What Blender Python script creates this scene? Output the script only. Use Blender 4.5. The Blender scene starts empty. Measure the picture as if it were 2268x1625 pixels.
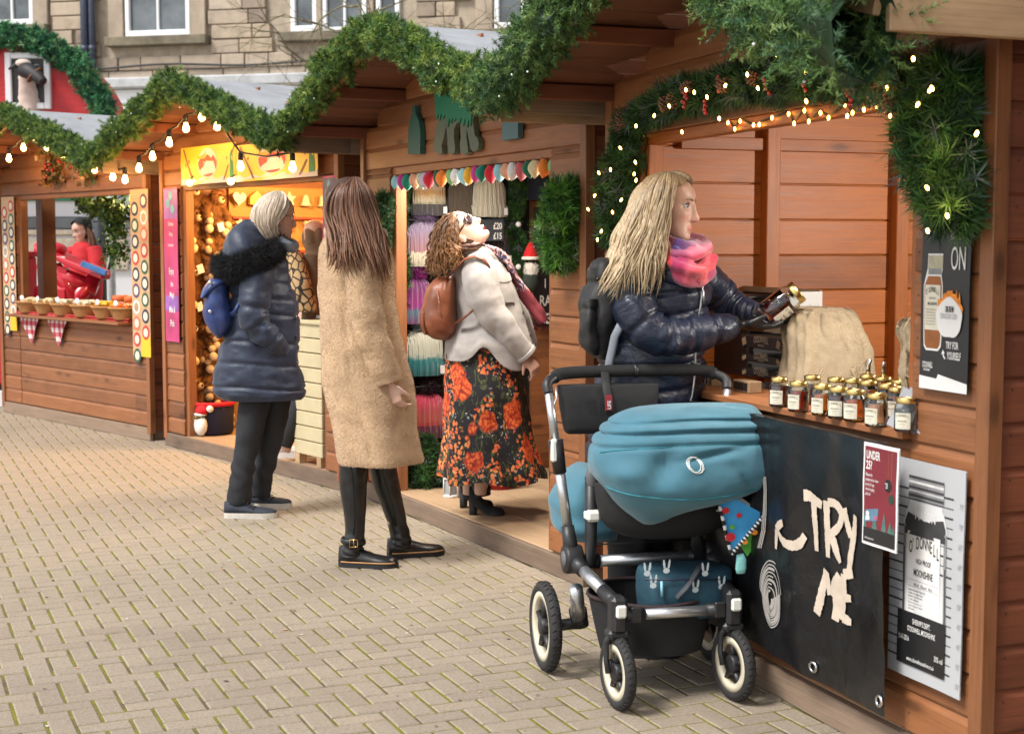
import bpy, math, random
import numpy as np
from mathutils import Vector, Matrix
random.seed(7); RNG = np.random.default_rng(11)
SC = bpy.context.scene; COL = SC.collection
# ---------------------------------------------------------------- camera
PITCH = math.radians(4.72); FPX = 3251.0; CAMZ = 1.40
cam = bpy.data.cameras.new('camera'); cam_o = bpy.data.objects.new('camera', cam); COL.objects.link(cam_o)
cam.sensor_width = 36; cam.lens = FPX / 2268 * 36; cam.clip_end = 500; cam.clip_start = 0.05
cam_o.location = (0, 0, CAMZ); cam_o.rotation_euler = (math.pi/2 - PITCH, 0, 0)
cam.dof.use_dof = True; cam.dof.focus_distance = 5.6; cam.dof.aperture_fstop = 6.3
SC.camera = cam_o
# ---------------------------------------------------------------- sky, sun, exposure
w = bpy.data.worlds.new('World'); SC.world = w; w.use_nodes = True
nt = w.node_tree; nt.nodes.clear()
sky = nt.nodes.new('ShaderNodeTexSky'); sky.sky_type = 'NISHITA'; sky.sun_disc = False
SUN_EL, SUN_AZ = math.radians(52), math.radians(-125)     # azimuth measured from +Y towards +X
sky.sun_elevation = SUN_EL; sky.sun_rotation = SUN_AZ; sky.dust_density = 1.0; sky.air_density = 1.0; sky.ozone_density = 1.0
hs = nt.nodes.new('ShaderNodeHueSaturation'); hs.inputs['Saturation'].default_value = 0.22
bg = nt.nodes.new('ShaderNodeBackground'); bg.inputs['Strength'].default_value = 0.085
ow = nt.nodes.new('ShaderNodeOutputWorld')
nt.links.new(sky.outputs[0], hs.inputs['Color']); nt.links.new(hs.outputs[0], bg.inputs[0]); nt.links.new(bg.outputs[0], ow.inputs[0])
sun = bpy.data.lights.new('sun', 'SUN'); sun.energy = 1.5; sun.angle = math.radians(16); sun.color = (1, .96, .9)
sun_o = bpy.data.objects.new('sun', sun); COL.objects.link(sun_o)
sd = Vector((math.sin(SUN_AZ)*math.cos(SUN_EL), math.cos(SUN_AZ)*math.cos(SUN_EL), math.sin(SUN_EL)))
sun_o.rotation_euler = sd.to_track_quat('Z', 'Y').to_euler(); sun_o.location = (0, 0, 20)
SC.view_settings.view_transform = 'Standard'; SC.view_settings.look = 'None'
SC.view_settings.exposure = 1.45; SC.view_settings.gamma = 1.0; SC.view_settings.use_curve_mapping = False
SC.render.engine = 'CYCLES'; SC.cycles.use_denoising = True; SC.cycles.max_bounces = 6
SC.cycles.diffuse_bounces = 3; SC.cycles.glossy_bounces = 3; SC.cycles.transmission_bounces = 6; SC.cycles.transparent_max_bounces = 6
SC.cycles.sample_clamp_indirect = 4
# ---------------------------------------------------------------- photograph pixels (2268 wide) to places
_p = PITCH
FW = np.array([0, math.cos(_p), -math.sin(_p)]); UP = np.array([0, math.sin(_p), math.cos(_p)]); RT = np.array([1., 0, 0]); CC = np.array([0, 0, CAMZ])
def ray(x, y): return FW + RT*(x-1134)/FPX + UP*(812.5-y)/FPX
def ground(x, y, z=0.0):
    d = ray(x, y); return CC + d*(z-CAMZ)/d[2]
class Frame:
    """an upright plane with its own axes: x along it, y behind it, z up"""
    def __init__(s, a, b):
        s.o = np.array([a[0], a[1], 0.]); e = np.array([b[0], b[1], 0.]) - s.o; s.W = float(np.linalg.norm(e))
        s.u = e/s.W; s.w = np.array([-s.u[1], s.u[0], 0]); s.ang = math.atan2(s.u[1], s.u[0])
    def px(s, x, y, dep=0.0):
        d = ray(x, y); o = s.o + s.w*dep; t = ((o-CC)@s.w)/(d@s.w); P = CC + d*t; return float((P-s.o)@s.u), float(P[2])
    def lz(s, x, y, lx):
        d = ray(x, y); o = s.o + s.u*lx; t = ((o-CC)@s.u)/(d@s.u); P = CC + d*t; return float((P-s.o)@s.w), float(P[2])
    def P(s, x, y, z): return s.o + s.u*x + s.w*y + np.array([0, 0, z])
class Fig:
    """upright plane facing the camera at a standing point; r to the right, d away from the camera, z up (local to an Empty there)"""
    def __init__(s, x, y, z0=0.0, depth=None):
        g = ground(x, y, z0); s.o = np.array([g[0], g[1], 0.0])
        v = s.o[:2]/np.linalg.norm(s.o[:2]); s.w = np.array([v[0], v[1], 0]); s.u = np.array([v[1], -v[0], 0]); s.ang = math.atan2(s.u[1], s.u[0])
    def p(s, x, y, d=0.0):
        r = ray(x, y); o = s.o + s.w*d; t = ((o-CC)@s.w)/(r@s.w); P = CC + r*t
        return np.array([float((P-s.o)@s.u), d, float(P[2])])
# ---------------------------------------------------------------- tags
def tag(o, label=None, cat=None, group=None, kind=None):
    if label: o['label'] = label
    if cat: o['category'] = cat
    if group: o['group'] = group
    if kind: o['kind'] = kind
    return o
def thing(name, label, cat, loc=(0, 0, 0), rz=0.0, group=None):
    o = bpy.data.objects.new(name, None); COL.objects.link(o); o.empty_display_size = .05
    o.location = loc; o.rotation_euler = (0, 0, rz); return tag(o, label, cat, group)
def obj(name, me, parent=None, loc=None, rot=None):
    o = bpy.data.objects.new(name, me); COL.objects.link(o)
    if parent is not None: o.parent = parent
    if loc is not None: o.location = loc
    if rot is not None: o.rotation_euler = rot
    return o
def copy_tree(o, parent=None):
    c = o.copy(); COL.objects.link(c); c.parent = parent
    for ch in list(o.children): copy_tree(ch, c)
    return c
# ---------------------------------------------------------------- materials
MATS = {}
def nodes(name):
    m = bpy.data.materials.new(name); m.use_nodes = True; t = m.node_tree
    return m, t, t.nodes['Principled BSDF']
def N(t, typ, **kw):
    n = t.nodes.new(typ)
    for k, v in kw.items(): setattr(n, k, v)
    return n
def ramp(t, fac, stops):
    r = N(t, 'ShaderNodeValToRGB'); e = r.color_ramp.elements
    while len(e) < len(stops): e.new(0.5)
    for i, (p, c) in enumerate(stops): e[i].position = p; e[i].color = (c[0], c[1], c[2], 1)
    t.links.new(fac, r.inputs[0]); return r.outputs[0]
def coords(t, scale=(1, 1, 1), rand=0.0):
    tc = N(t, 'ShaderNodeTexCoord'); mp = N(t, 'ShaderNodeMapping'); mp.inputs['Scale'].default_value = scale
    src = tc.outputs['Object']
    if rand:
        oi = N(t, 'ShaderNodeObjectInfo'); ml = N(t, 'ShaderNodeVectorMath', operation='SCALE'); ml.inputs[0].default_value = (1.0, .37, .61)
        mu = N(t, 'ShaderNodeMath', operation='MULTIPLY'); mu.inputs[1].default_value = rand
        t.links.new(oi.outputs['Random'], mu.inputs[0]); t.links.new(mu.outputs[0], ml.inputs['Scale'])
        ad = N(t, 'ShaderNodeVectorMath', operation='ADD'); t.links.new(src, ad.inputs[0]); t.links.new(ml.outputs[0], ad.inputs[1]); src = ad.outputs[0]
    t.links.new(src, mp.inputs[0]); return mp.outputs[0]
def noise(t, vec, scale, detail=4, rough=.6, dist=0.0):
    n = N(t, 'ShaderNodeTexNoise'); n.inputs['Scale'].default_value = scale; n.inputs['Detail'].default_value = detail
    n.inputs['Roughness'].default_value = rough; n.inputs['Distortion'].default_value = dist; t.links.new(vec, n.inputs['Vector']); return n.outputs['Fac']
def mix(t, f, a, b, mode='MIX'):
    m = N(t, 'ShaderNodeMix', data_type='RGBA', blend_type=mode)
    for i, v in ((0, f), (6, a), (7, b)):
        if isinstance(v, (int, float)): m.inputs[i].default_value = v
        elif isinstance(v, (tuple, list)): m.inputs[i].default_value = (*v[:3], 1)
        else: t.links.new(v, m.inputs[i])
    return m.outputs[2]
def bump(t, b, h, strength=.3, dist=.01):
    n = N(t, 'ShaderNodeBump'); n.inputs['Strength'].default_value = strength; n.inputs['Distance'].default_value = dist
    t.links.new(h, n.inputs['Height']); t.links.new(n.outputs[0], b.inputs['Normal'])
def pm(name, c, rough=.6, var=.25, scale=14.0, bmp=.15, metal=0.0, bdist=.004, bscale=None, coat=0.0, sheen=0.0, spec=.5, stretch=(1, 1, 1), attr=None, emit=0, objrand=0.0, detail=4):
    if name in MATS: return MATS[name]
    m, t, b = nodes(name); v = coords(t, stretch, 9.0)
    f = noise(t, v, scale, detail)
    d = tuple(x*(1-var) for x in c); l = tuple(min(1, x*(1+var)) for x in c)
    colr = ramp(t, f, [(.3, d), (.7, l)])
    if attr:
        a = N(t, 'ShaderNodeAttribute'); a.attribute_name = attr; colr = mix(t, 1.0, colr, a.outputs['Color'], 'MULTIPLY')
    if objrand:
        oi = N(t, 'ShaderNodeObjectInfo'); g = ramp(t, oi.outputs['Random'], [(0, (1-objrand,)*3), (1, (1+objrand,)*3)]); colr = mix(t, 1.0, colr, g, 'MULTIPLY')
    t.links.new(colr, b.inputs['Base Color'])
    rr = N(t, 'ShaderNodeMapRange'); rr.inputs[3].default_value = max(0, rough-.08); rr.inputs[4].default_value = min(1, rough+.08)
    t.links.new(f, rr.inputs[0]); t.links.new(rr.outputs[0], b.inputs['Roughness'])
    b.inputs['Metallic'].default_value = metal; b.inputs['Coat Weight'].default_value = coat; b.inputs['Specular IOR Level'].default_value = spec
    if sheen: b.inputs['Sheen Weight'].default_value = sheen; b.inputs['Sheen Roughness'].default_value = .5
    if bmp: bump(t, b, noise(t, v, bscale or scale*4, 5), bmp, bdist)
    if emit: t.links.new(colr, b.inputs['Emission Color']); b.inputs['Emission Strength'].default_value = emit
    MATS[name] = m; return m
def wood(name, light, dark, knot=.9, rough=.55, gs=1.0):
    if name in MATS: return MATS[name]
    m, t, b = nodes(name)
    v = coords(t, (1.3, 11, 11), 40.0)
    g = noise(t, v, 3.0*gs, 7, .62, 1.2); v2 = coords(t, (.9, 60, 60), 40.0); fine = noise(t, v2, 2.2, 5, .7)
    c1 = ramp(t, g, [(.28, dark), (.5, tuple((a+q)/2 for a, q in zip(light, dark))), (.72, light)])
    c2 = mix(t, .55, c1, ramp(t, fine, [(.30, tuple(x*.42 for x in light)), (.48, tuple(x*.9 for x in light)), (.75, tuple(min(1, x*1.22) for x in light))]))
    vk = N(t, 'ShaderNodeTexVoronoi'); vk.inputs['Scale'].default_value = 1.0; t.links.new(coords(t, (3.0, 9, 9), 40.0), vk.inputs['Vector'])
    kf = ramp(t, vk.outputs['Distance'], [(.0, (knot,)*3), (.10, (knot*.8,)*3), (.14, (knot*.35,)*3), (.24, (0, 0, 0))])
    c3 = mix(t, kf, c2, tuple(x*.28 for x in dark))
    oi = N(t, 'ShaderNodeObjectInfo'); g2 = ramp(t, oi.outputs['Random'], [(0, (.66, .63, .62)), (.5, (1, 1, 1)), (1, (1.25, 1.22, 1.18))])
    c4 = mix(t, 1.0, c3, g2, 'MULTIPLY')
    big = noise(t, coords(t, (2, 5, 5), 40.0), 2.0, 3)
    c5 = mix(t, ramp(t, big, [(.35, (.0,)*3), (.75, (.35,)*3)]), c4, tuple(min(1, x*1.3) for x in light))
    t.links.new(c5, b.inputs['Base Color'])
    rr = N(t, 'ShaderNodeMapRange'); rr.inputs[3].default_value = rough-.12; rr.inputs[4].default_value = rough+.18; t.links.new(fine, rr.inputs[0]); t.links.new(rr.outputs[0], b.inputs['Roughness'])
    bump(t, b, fine, .22, .003); MATS[name] = m; return m
def attr_mat(name, rough=.7, attr='tint', sheen=0.0, spec=.4, trans=0.0):
    if name in MATS: return MATS[name]
    m, t, b = nodes(name); a = N(t, 'ShaderNodeAttribute'); a.attribute_name = attr
    t.links.new(a.outputs['Color'], b.inputs['Base Color']); b.inputs['Roughness'].default_value = rough; b.inputs['Specular IOR Level'].default_value = spec
    if sheen: b.inputs['Sheen Weight'].default_value = sheen
    MATS[name] = m; return m
def glow(name, c, s):
    if name in MATS: return MATS[name]
    m, t, b = nodes(name); b.inputs['Base Color'].default_value = (*c, 1); b.inputs['Emission Color'].default_value = (*c, 1); b.inputs['Emission Strength'].default_value = s
    MATS[name] = m; return m
def glassy(name, c, rough=.03, ior=1.45):
    if name in MATS: return MATS[name]
    m, t, b = nodes(name); b.inputs['Base Color'].default_value = (*c, 1); b.inputs['Transmission Weight'].default_value = 1; b.inputs['Roughness'].default_value = rough; b.inputs['IOR'].default_value = ior
    MATS[name] = m; return m
# ---------------------------------------------------------------- mesh builder
class MB:
    def __init__(s): s.v = []; s.f = []; s.m = []; s.sm = []; s.c = []; s.uv = None; s.mi = 0; s.smooth = True; s.col = None
    def add(s, vs, fs, smooth=None):
        n = len(s.v); s.v.extend([tuple(float(q) for q in p) for p in vs]); s.c.extend([s.col or (1, 1, 1)]*len(vs))
        for f in fs: s.f.append(tuple(i+n for i in f)); s.m.append(s.mi); s.sm.append(s.smooth if smooth is None else smooth)
        return s
    def box(s, c, sz, R=None, bev=0.0):
        hx, hy, hz = sz[0]/2, sz[1]/2, sz[2]/2; c = Vector(c)
        if bev <= 0:
            vs = [Vector((x*hx, y*hy, z*hz)) for x in (-1, 1) for y in (-1, 1) for z in (-1, 1)]
            fs = [(0, 1, 3, 2), (4, 6, 7, 5), (0, 4, 5, 1), (2, 3, 7, 6), (0, 2, 6, 4), (1, 5, 7, 3)]
        else:
            b = min(bev, hx*.9, hy*.9, hz*.9); vs = []; idx = {}
            for x in (-1, 1):
                for y in (-1, 1):
                    for z in (-1, 1):
                        for a in range(3):
                            q = [x*(hx-b), y*(hy-b), z*(hz-b)]; q[a] = (x, y, z)[a]*(hx, hy, hz)[a]
                            idx[(x, y, z, a)] = len(vs); vs.append(Vector(q))
            fs = []
            for a in range(3):
                o1, o2 = (a+1) % 3, (a+2) % 3
                for sg in (-1, 1):
                    q = []
                    for (p1, p2) in ((-1, -1), (1, -1), (1, 1), (-1, 1)):
                        k = [0, 0, 0]; k[a] = sg; k[o1] = p1; k[o2] = p2; q.append(idx[(*k, a)])
                    fs.append(tuple(q) if sg > 0 else tuple(reversed(q)))
                for p1 in (-1, 1):
                    for p2 in (-1, 1):
                        k0 = [0, 0, 0]; k1 = [0, 0, 0]; k0[a] = -1; k1[a] = 1
                        for k in (k0, k1): k[o1] = p1; k[o2] = p2
                        fs.append((idx[(*k0, o1)], idx[(*k1, o1)], idx[(*k1, o2)], idx[(*k0, o2)]))
            for x in (-1, 1):
                for y in (-1, 1):
                    for z in (-1, 1): fs.append(tuple(idx[(x, y, z, a)] for a in range(3)))
        if R is not None: vs = [R @ p for p in vs]
        return s.add([p+c for p in vs], fs, smooth=False)
    def tube(s, pts, r, seg=8, cap=True, squash=None, closed=False):
        P = [Vector(p) for p in pts]; n = len(P)
        R = list(r) if hasattr(r, '__len__') else [r]*n
        vs = []; fs = []; nrm = None
        for i in range(n):
            tg = (P[min(i+1, n-1)] - P[max(i-1, 0)]) if not closed else (P[(i+1) % n]-P[i-1])
            if tg.length < 1e-9: tg = Vector((0, 0, 1))
            tg.normalize()
            if nrm is None:
                nrm = tg.orthogonal().normalized() if squash is None else Vector(squash[0])
            nrm = (nrm - tg*nrm.dot(tg))
            if nrm.length < 1e-6: nrm = tg.orthogonal()
            nrm.normalize(); bn = tg.cross(nrm)
            k = 1.0 if squash is None else squash[1]
            for j in range(seg):
                a = 2*math.pi*j/seg; vs.append(P[i] + nrm*(math.cos(a)*R[i]) + bn*(math.sin(a)*R[i]*k))
        for i in range(n if closed else n-1):
            i2 = (i+1) % n
            for j in range(seg):
                j2 = (j+1) % seg; fs.append((i*seg+j, i*seg+j2, i2*seg+j2, i2*seg+j))
        if cap and not closed:
            fs.append(tuple(reversed(range(seg)))); fs.append(tuple(range((n-1)*seg, n*seg)))
        return s.add(vs, fs)
    def lathe(s, prof, c=(0, 0, 0), seg=16, R=None, cap=True):
        c = Vector(c); vs = []; fs = []; n = len(prof)
        for (r, z) in prof:
            for j in range(seg):
                a = 2*math.pi*j/seg; p = Vector((r*math.cos(a), r*math.sin(a), z)); vs.append((R @ p if R is not None else p) + c)
        for i in range(n-1):
            for j in range(seg):
                j2 = (j+1) % seg; fs.append((i*seg+j, i*seg+j2, (i+1)*seg+j2, (i+1)*seg+j))
        if cap: fs.append(tuple(reversed(range(seg)))); fs.append(tuple(range((n-1)*seg, n*seg)))
        return s.add(vs, fs)
    def loft(s, rings, cap=True, closed=True):
        m = len(rings[0]); vs = [p for r in rings for p in r]; fs = []
        for i in range(len(rings)-1):
            for j in range(m if closed else m-1):
                j2 = (j+1) % m; fs.append((i*m+j, i*m+j2, (i+1)*m+j2, (i+1)*m+j))
        if cap: fs.append(tuple(reversed(range(m)))); fs.append(tuple(range((len(rings)-1)*m, len(rings)*m)))
        return s.add(vs, fs)
    def sphere(s, c, r, seg=12, R=None):
        rr = r if hasattr(r, '__len__') else (r, r, r); c = Vector(c); vs = []; fs = []; nl = max(4, seg//2)
        for i in range(nl+1):
            th = math.pi*i/nl
            for j in range(seg):
                a = 2*math.pi*j/seg; p = Vector((rr[0]*math.sin(th)*math.cos(a), rr[1]*math.sin(th)*math.sin(a), rr[2]*math.cos(th))); vs.append((R @ p if R is not None else p)+c)
        for i in range(nl):
            for j in range(seg):
                j2 = (j+1) % seg; fs.append((i*seg+j, (i+1)*seg+j, (i+1)*seg+j2, i*seg+j2))
        return s.add(vs, fs)
    def prism(s, poly, y0, y1, T=None):
        """poly in x,z; extruded along y"""
        n = len(poly); vs = [(x, y0, z) for x, z in poly] + [(x, y1, z) for x, z in poly]
        if T: vs = [T(*v) for v in vs]
        fs = [tuple(range(n)), tuple(reversed(range(n, 2*n)))] + [(i, i+n, (i+1) % n + n, (i+1) % n) for i in range(n)]
        return s.add(vs, fs, smooth=False)
    def grid(s, fn, nu, nv, closed_u=False):
        vs = [fn(i/nu, j/nv) for i in range(nu+(0 if closed_u else 1)) for j in range(nv+1)]; fs = []
        m = nu if closed_u else nu+1
        for i in range(nu):
            i2 = (i+1) % m
            for j in range(nv): fs.append((i*(nv+1)+j, i2*(nv+1)+j, i2*(nv+1)+j+1, i*(nv+1)+j+1))
        return s.add(vs, fs)
    def mesh(s, name, mats):
        me = bpy.data.meshes.new(name); me.from_pydata(s.v, [], s.f)
        for m in (mats if isinstance(mats, (list, tuple)) else [mats]): me.materials.append(m)
        me.polygons.foreach_set('material_index', s.m); me.polygons.foreach_set('use_smooth', s.sm)
        if any(c != (1, 1, 1) for c in s.c):
            a = me.color_attributes.new('tint', 'FLOAT_COLOR', 'POINT'); a.data.foreach_set('color', np.hstack([np.array(s.c, float), np.ones((len(s.c), 1))]).ravel())
        me.update(); return me
    def build(s, name, mats, parent=None, loc=None, rot=None, sub=0, auto=None, fix=True):
        me = s.mesh(name, mats)
        if fix:
            import bmesh
            bm = bmesh.new(); bm.from_mesh(me); bmesh.ops.recalc_face_normals(bm, faces=bm.faces); bm.to_mesh(me); bm.free()
        o = obj(name, me, parent, loc, rot)
        if sub:
            md = o.modifiers.new('s', 'SUBSURF'); md.levels = md.render_levels = sub
        return o
_txt = {}
def text2d(body, size=1.0, bold=0.0, xs=1.0, align='LEFT', sp=1.0, shear=0.0):
    """flat lettering outline as vertices and faces in x,z"""
    k = (body, bold, xs, align, sp, shear)
    if k not in _txt:
        cu = bpy.data.curves.new('txt', 'FONT'); cu.body = body; cu.size = 1.0; cu.align_x = align; cu.offset = bold; cu.resolution_u = 3; cu.space_character = sp; cu.shear = shear
        o = bpy.data.objects.new('txt', cu); me = o.to_mesh()
        vs = [(v.co.x*xs, v.co.y) for v in me.vertices]; fs = [tuple(p.vertices) for p in me.polygons]
        o.to_mesh_clear(); bpy.data.objects.remove(o); bpy.data.curves.remove(cu); _txt[k] = (vs, fs)
    vs, fs = _txt[k]; return [(x*size, z*size) for x, z in vs], fs
def put_text(mb, body, T, size, bold=0.0, xs=1.0, align='LEFT', sp=1.0, shear=0.0):
    vs, fs = text2d(body, size, bold, xs, align, sp, shear); mb.add([T(x, z) for x, z in vs], fs, smooth=False)
def stroke(mb, pts, wd, T, seg_jit=0.0):
    """flat brush stroke along 2d points"""
    P = [Vector((p[0], p[1])) for p in pts]; L = []; R = []
    ws = wd if hasattr(wd, '__len__') else [wd]*len(P)
    for i, p in enumerate(P):
        d = P[min(i+1, len(P)-1)] - P[max(i-1, 0)]; d.normalize(); n = Vector((-d.y, d.x))
        j = 1 + random.uniform(-seg_jit, seg_jit); L.append(p+n*ws[i]/2*j); R.append(p-n*ws[i]/2*j)
    vs = [T(q.x, q.y) for q in L+R]; k = len(P)
    mb.add(vs, [(i, i+1, k+i+1, k+i) for i in range(k-1)], smooth=False)
def big_mesh(name, V, F, mats, tint=None, smooth=False):
    """numpy arrays straight into a mesh; F is (n, 3) or (n, 4)"""
    me = bpy.data.meshes.new(name); k = F.shape[1]
    me.vertices.add(len(V)); me.vertices.foreach_set('co', np.ascontiguousarray(V, dtype=np.float32).ravel())
    me.loops.add(F.size); me.loops.foreach_set('vertex_index', np.ascontiguousarray(F, dtype=np.int32).ravel())
    me.polygons.add(len(F)); me.polygons.foreach_set('loop_start', np.arange(len(F), dtype=np.int32)*k)
    for m in (mats if isinstance(mats, (list, tuple)) else [mats]): me.materials.append(m)
    me.polygons.foreach_set('use_smooth', np.full(len(F), bool(smooth)))
    me.update(calc_edges=True); me.validate()
    if tint is not None:
        a = me.color_attributes.new('tint', 'FLOAT_COLOR', 'POINT'); a.data.foreach_set('color', np.hstack([tint, np.ones((len(tint), 1))]).astype(np.float32).ravel())
    return me
def unit(a): return a/np.maximum(np.linalg.norm(a, axis=-1, keepdims=True), 1e-9)
GREENS = np.array([[.062, .130, .024], [.110, .190, .036], [.190, .280, .052], [.034, .078, .020], [.070, .145, .050], [.260, .335, .080]])
def pine(path, rad, per_m=230, nd=26, nl=.045, nw=.0055, cols=GREENS, wts=(.22, .28, .2, .14, .1, .06), clump=.35, flat=1.0, seed=1, core=.62):
    """artificial-fir sprays along a path -> arrays; each spray is a twig with needles"""
    g = np.random.default_rng(seed); P = np.array(path, float); sg = np.linalg.norm(np.diff(P, axis=0), axis=1); cum = np.r_[0, np.cumsum(sg)]; L = cum[-1]
    R = np.array(rad, float) if hasattr(rad, '__len__') else np.full(len(P), rad)
    n = max(4, int(L*per_m)); t = g.uniform(0, L, n)
    C = np.stack([np.interp(t, cum, P[:, k]) for k in range(3)], 1); rr = np.interp(t, cum, R)
    e = .01; T = unit(np.stack([np.interp(np.minimum(t+e, L), cum, P[:, k]) - np.interp(np.maximum(t-e, 0), cum, P[:, k]) for k in range(3)], 1))
    a = unit(np.cross(T, np.array([0.31, .17, .93]))); b = np.cross(T, a); an = g.uniform(0, 2*np.pi, n)
    out = a*np.cos(an)[:, None] + b*np.sin(an)[:, None]
    cl = 1 + clump*np.sin(t*23+an*2)*np.sin(t*9.1+an*3+1.3)
    base = C + out*(rr*g.uniform(.30, .66, n)*cl)[:, None]
    td = unit(out*1.0 + T*g.uniform(-.9, .9, n)[:, None] + g.normal(0, .45, (n, 3)) + np.array([0, 0, .1])); tl = rr*g.uniform(.25, .52, n)
    # needles
    k = np.repeat(np.arange(n), nd); s = g.uniform(0.1, 1.0, n*nd)
    q = base[k] + td[k]*(tl[k]*s)[:, None]
    nd_dir = unit(td[k]*g.uniform(.35, 1.0, n*nd)[:, None] + unit(g.normal(0, 1, (n*nd, 3)))*.95)
    ln = nl*g.uniform(.6, 1.15, n*nd); wv = unit(np.cross(nd_dir, g.normal(0, 1, (n*nd, 3))))*nw
    V = np.stack([q-wv*.5, q+wv*.5, q+nd_dir*ln[:, None]], 1).reshape(-1, 3); F = np.arange(len(V)).reshape(-1, 3)
    ci = g.choice(len(cols), n, p=np.array(wts)/sum(wts)); tc = cols[ci]*g.uniform(.75, 1.25, n)[:, None]
    colr = np.repeat(tc[k]*g.uniform(.8, 1.2, n*nd)[:, None], 3, axis=0); colr[2::3] *= 1.15
    if core:
        m = 7; ring = []; st = max(2, int(L/.06)); tt = np.linspace(0, L, st)
        c0 = np.stack([np.interp(tt, cum, P[:, j]) for j in range(3)], 1); r0 = np.interp(tt, cum, R)*core
        T0 = unit(np.gradient(c0, axis=0)); a0 = unit(np.cross(T0, np.array([0.31, .17, .93]))); b0 = np.cross(T0, a0); aa = np.arange(m)/m*2*np.pi
        rv = c0[:, None]+(a0[:, None]*np.cos(aa)[None, :, None]+b0[:, None]*np.sin(aa)[None, :, None])*(r0[:, None, None]*g.uniform(.7, 1.1, (st, m, 1)))
        i = np.arange(st-1)[:, None]*m; j = np.arange(m)[None]; j2 = (j+1) % m
        q1 = np.stack([i+j, i+j2, i+m+j2], -1).reshape(-1, 3); q2 = np.stack([i+j, i+m+j2, i+m+j], -1).reshape(-1, 3)
        V2 = rv.reshape(-1, 3); F2 = np.vstack([q1, q2])+len(V); V = np.vstack([V, V2]); F = np.vstack([F, F2]); colr = np.vstack([colr, np.tile(cols[3]*.6, (len(V2), 1))])
    return V, F, colr
def cat(parts):
    V = []; F = []; C = []; o = 0
    for v, f, c in parts: V.append(v); F.append(f+o); C.append(c); o += len(v)
    return np.vstack(V), np.vstack(F), np.vstack(C)
def board(parent, p0, p1, wd, th, m, name='board', nrm=(0, -1, 0), bev=.003):
    """a sawn board from p0 to p1, width wd across, thickness th along nrm; own local x along the grain"""
    a, b = Vector(p0), Vector(p1); x = (b-a); L = x.length; x.normalize(); y = Vector(nrm); y = (y - x*y.dot(x)).normalized(); z = x.cross(y)
    k = ('bd', round(L, 3), round(wd, 3), round(th, 3), m.name)
    if k not in _txt:
        q = MB(); q.box((0, 0, 0), (L, th, wd), bev=bev); _txt[k] = q.mesh(name, m)
    o = obj(name, _txt[k], parent); o.matrix_local = Matrix.Translation((a+b)/2) @ Matrix((x, y, z)).transposed().to_4x4(); return o
PH = .112
def lap_plank(parent, p0, p1, m, out, h=PH, name='plank'):
    """shiplap plank: p0->p1 along its foot, face towards out, sloped upper edge tucked under the next"""
    a, b = Vector(p0), Vector(p1); x = b-a; L = x.length; x.normalize(); y = Vector(out); y = (y-x*y.dot(x)).normalized()
    if x.cross(y).z < 0: a, b = b, a; x = -x
    z = x.cross(y); k = ('lp', round(L, 2), round(h, 3), m.name)
    if k not in _txt:
        pr = [(-.008, 0), (.010, 0), (.0125, .004), (.0125, h-.024), (.003, h-.004), (.002, h-.0005), (-.008, h-.0005)]
        q = MB(); n = len(pr); vs = [(-L/2, y0, z0) for y0, z0 in pr]+[(L/2, y0, z0) for y0, z0 in pr]
        q.add(vs, [tuple(range(n)), tuple(reversed(range(n, 2*n)))]+[(i, (i+1) % n, (i+1) % n+n, i+n) for i in range(n)], smooth=False); _txt[k] = q.mesh(name, m)
        import bmesh
        bm = bmesh.new(); bm.from_mesh(_txt[k]); bmesh.ops.recalc_face_normals(bm, faces=bm.faces); bm.to_mesh(_txt[k]); bm.free()
    o = obj(name, _txt[k], parent); o.matrix_local = Matrix.Translation((a+b)/2) @ Matrix((x, y, z)).transposed().to_4x4(); return o
# ================================================================ frames of the four stalls
def base(l1, l2, xa, xb):
    (x1, y1), (x2, y2) = l1, l2; m = (y2-y1)/(x2-x1); return ground(xa, y1+m*(xa-x1)), ground(xb, y1+m*(xb-x1))
FA = Frame(*base((15, 912), (335, 975), 15, 338)); FB = Frame(*base((375, 985), (740, 1080), 375, 760))
FC = Frame(*base((890, 1130), (1255, 1280), 818, 1300)); FD = Frame(*base((1676, 1508), (1870, 1615), 1355, 2172))
# ================================================================ materials of the setting
W_RED = wood('stained_pine_red', (.275, .108, .040), (.118, .038, .013))
W_ORG = wood('stained_pine_orange', (.47, .140, .021), (.27, .066, .009), rough=.45)
W_SIDE = wood('stained_pine_shaded', (.19, .058, .026), (.095, .027, .012))  # shade painted into the colour of the right walls and purlins
W_DRK = wood('stained_pine_dark_shaded', (.16, .062, .032), (.075, .028, .016))  # dark post; on roof boards the shade under the roof is in the colour
W_RAW = wood('bare_pine', (.50, .34, .19), (.33, .21, .11), knot=.6)
W_PLY = wood('worn_ply', (.40, .27, .16), (.27, .17, .095), knot=.3, rough=.7)
W_GRY = wood('grey_weathered', (.24, .17, .12), (.13, .09, .065), knot=.4, rough=.75)
FELT = pm('roof_felt', (.28, .29, .31), .85, .16, 5, .3, bscale=160)
PINE = attr_mat('fir_needles', .55, spec=.35)
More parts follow.
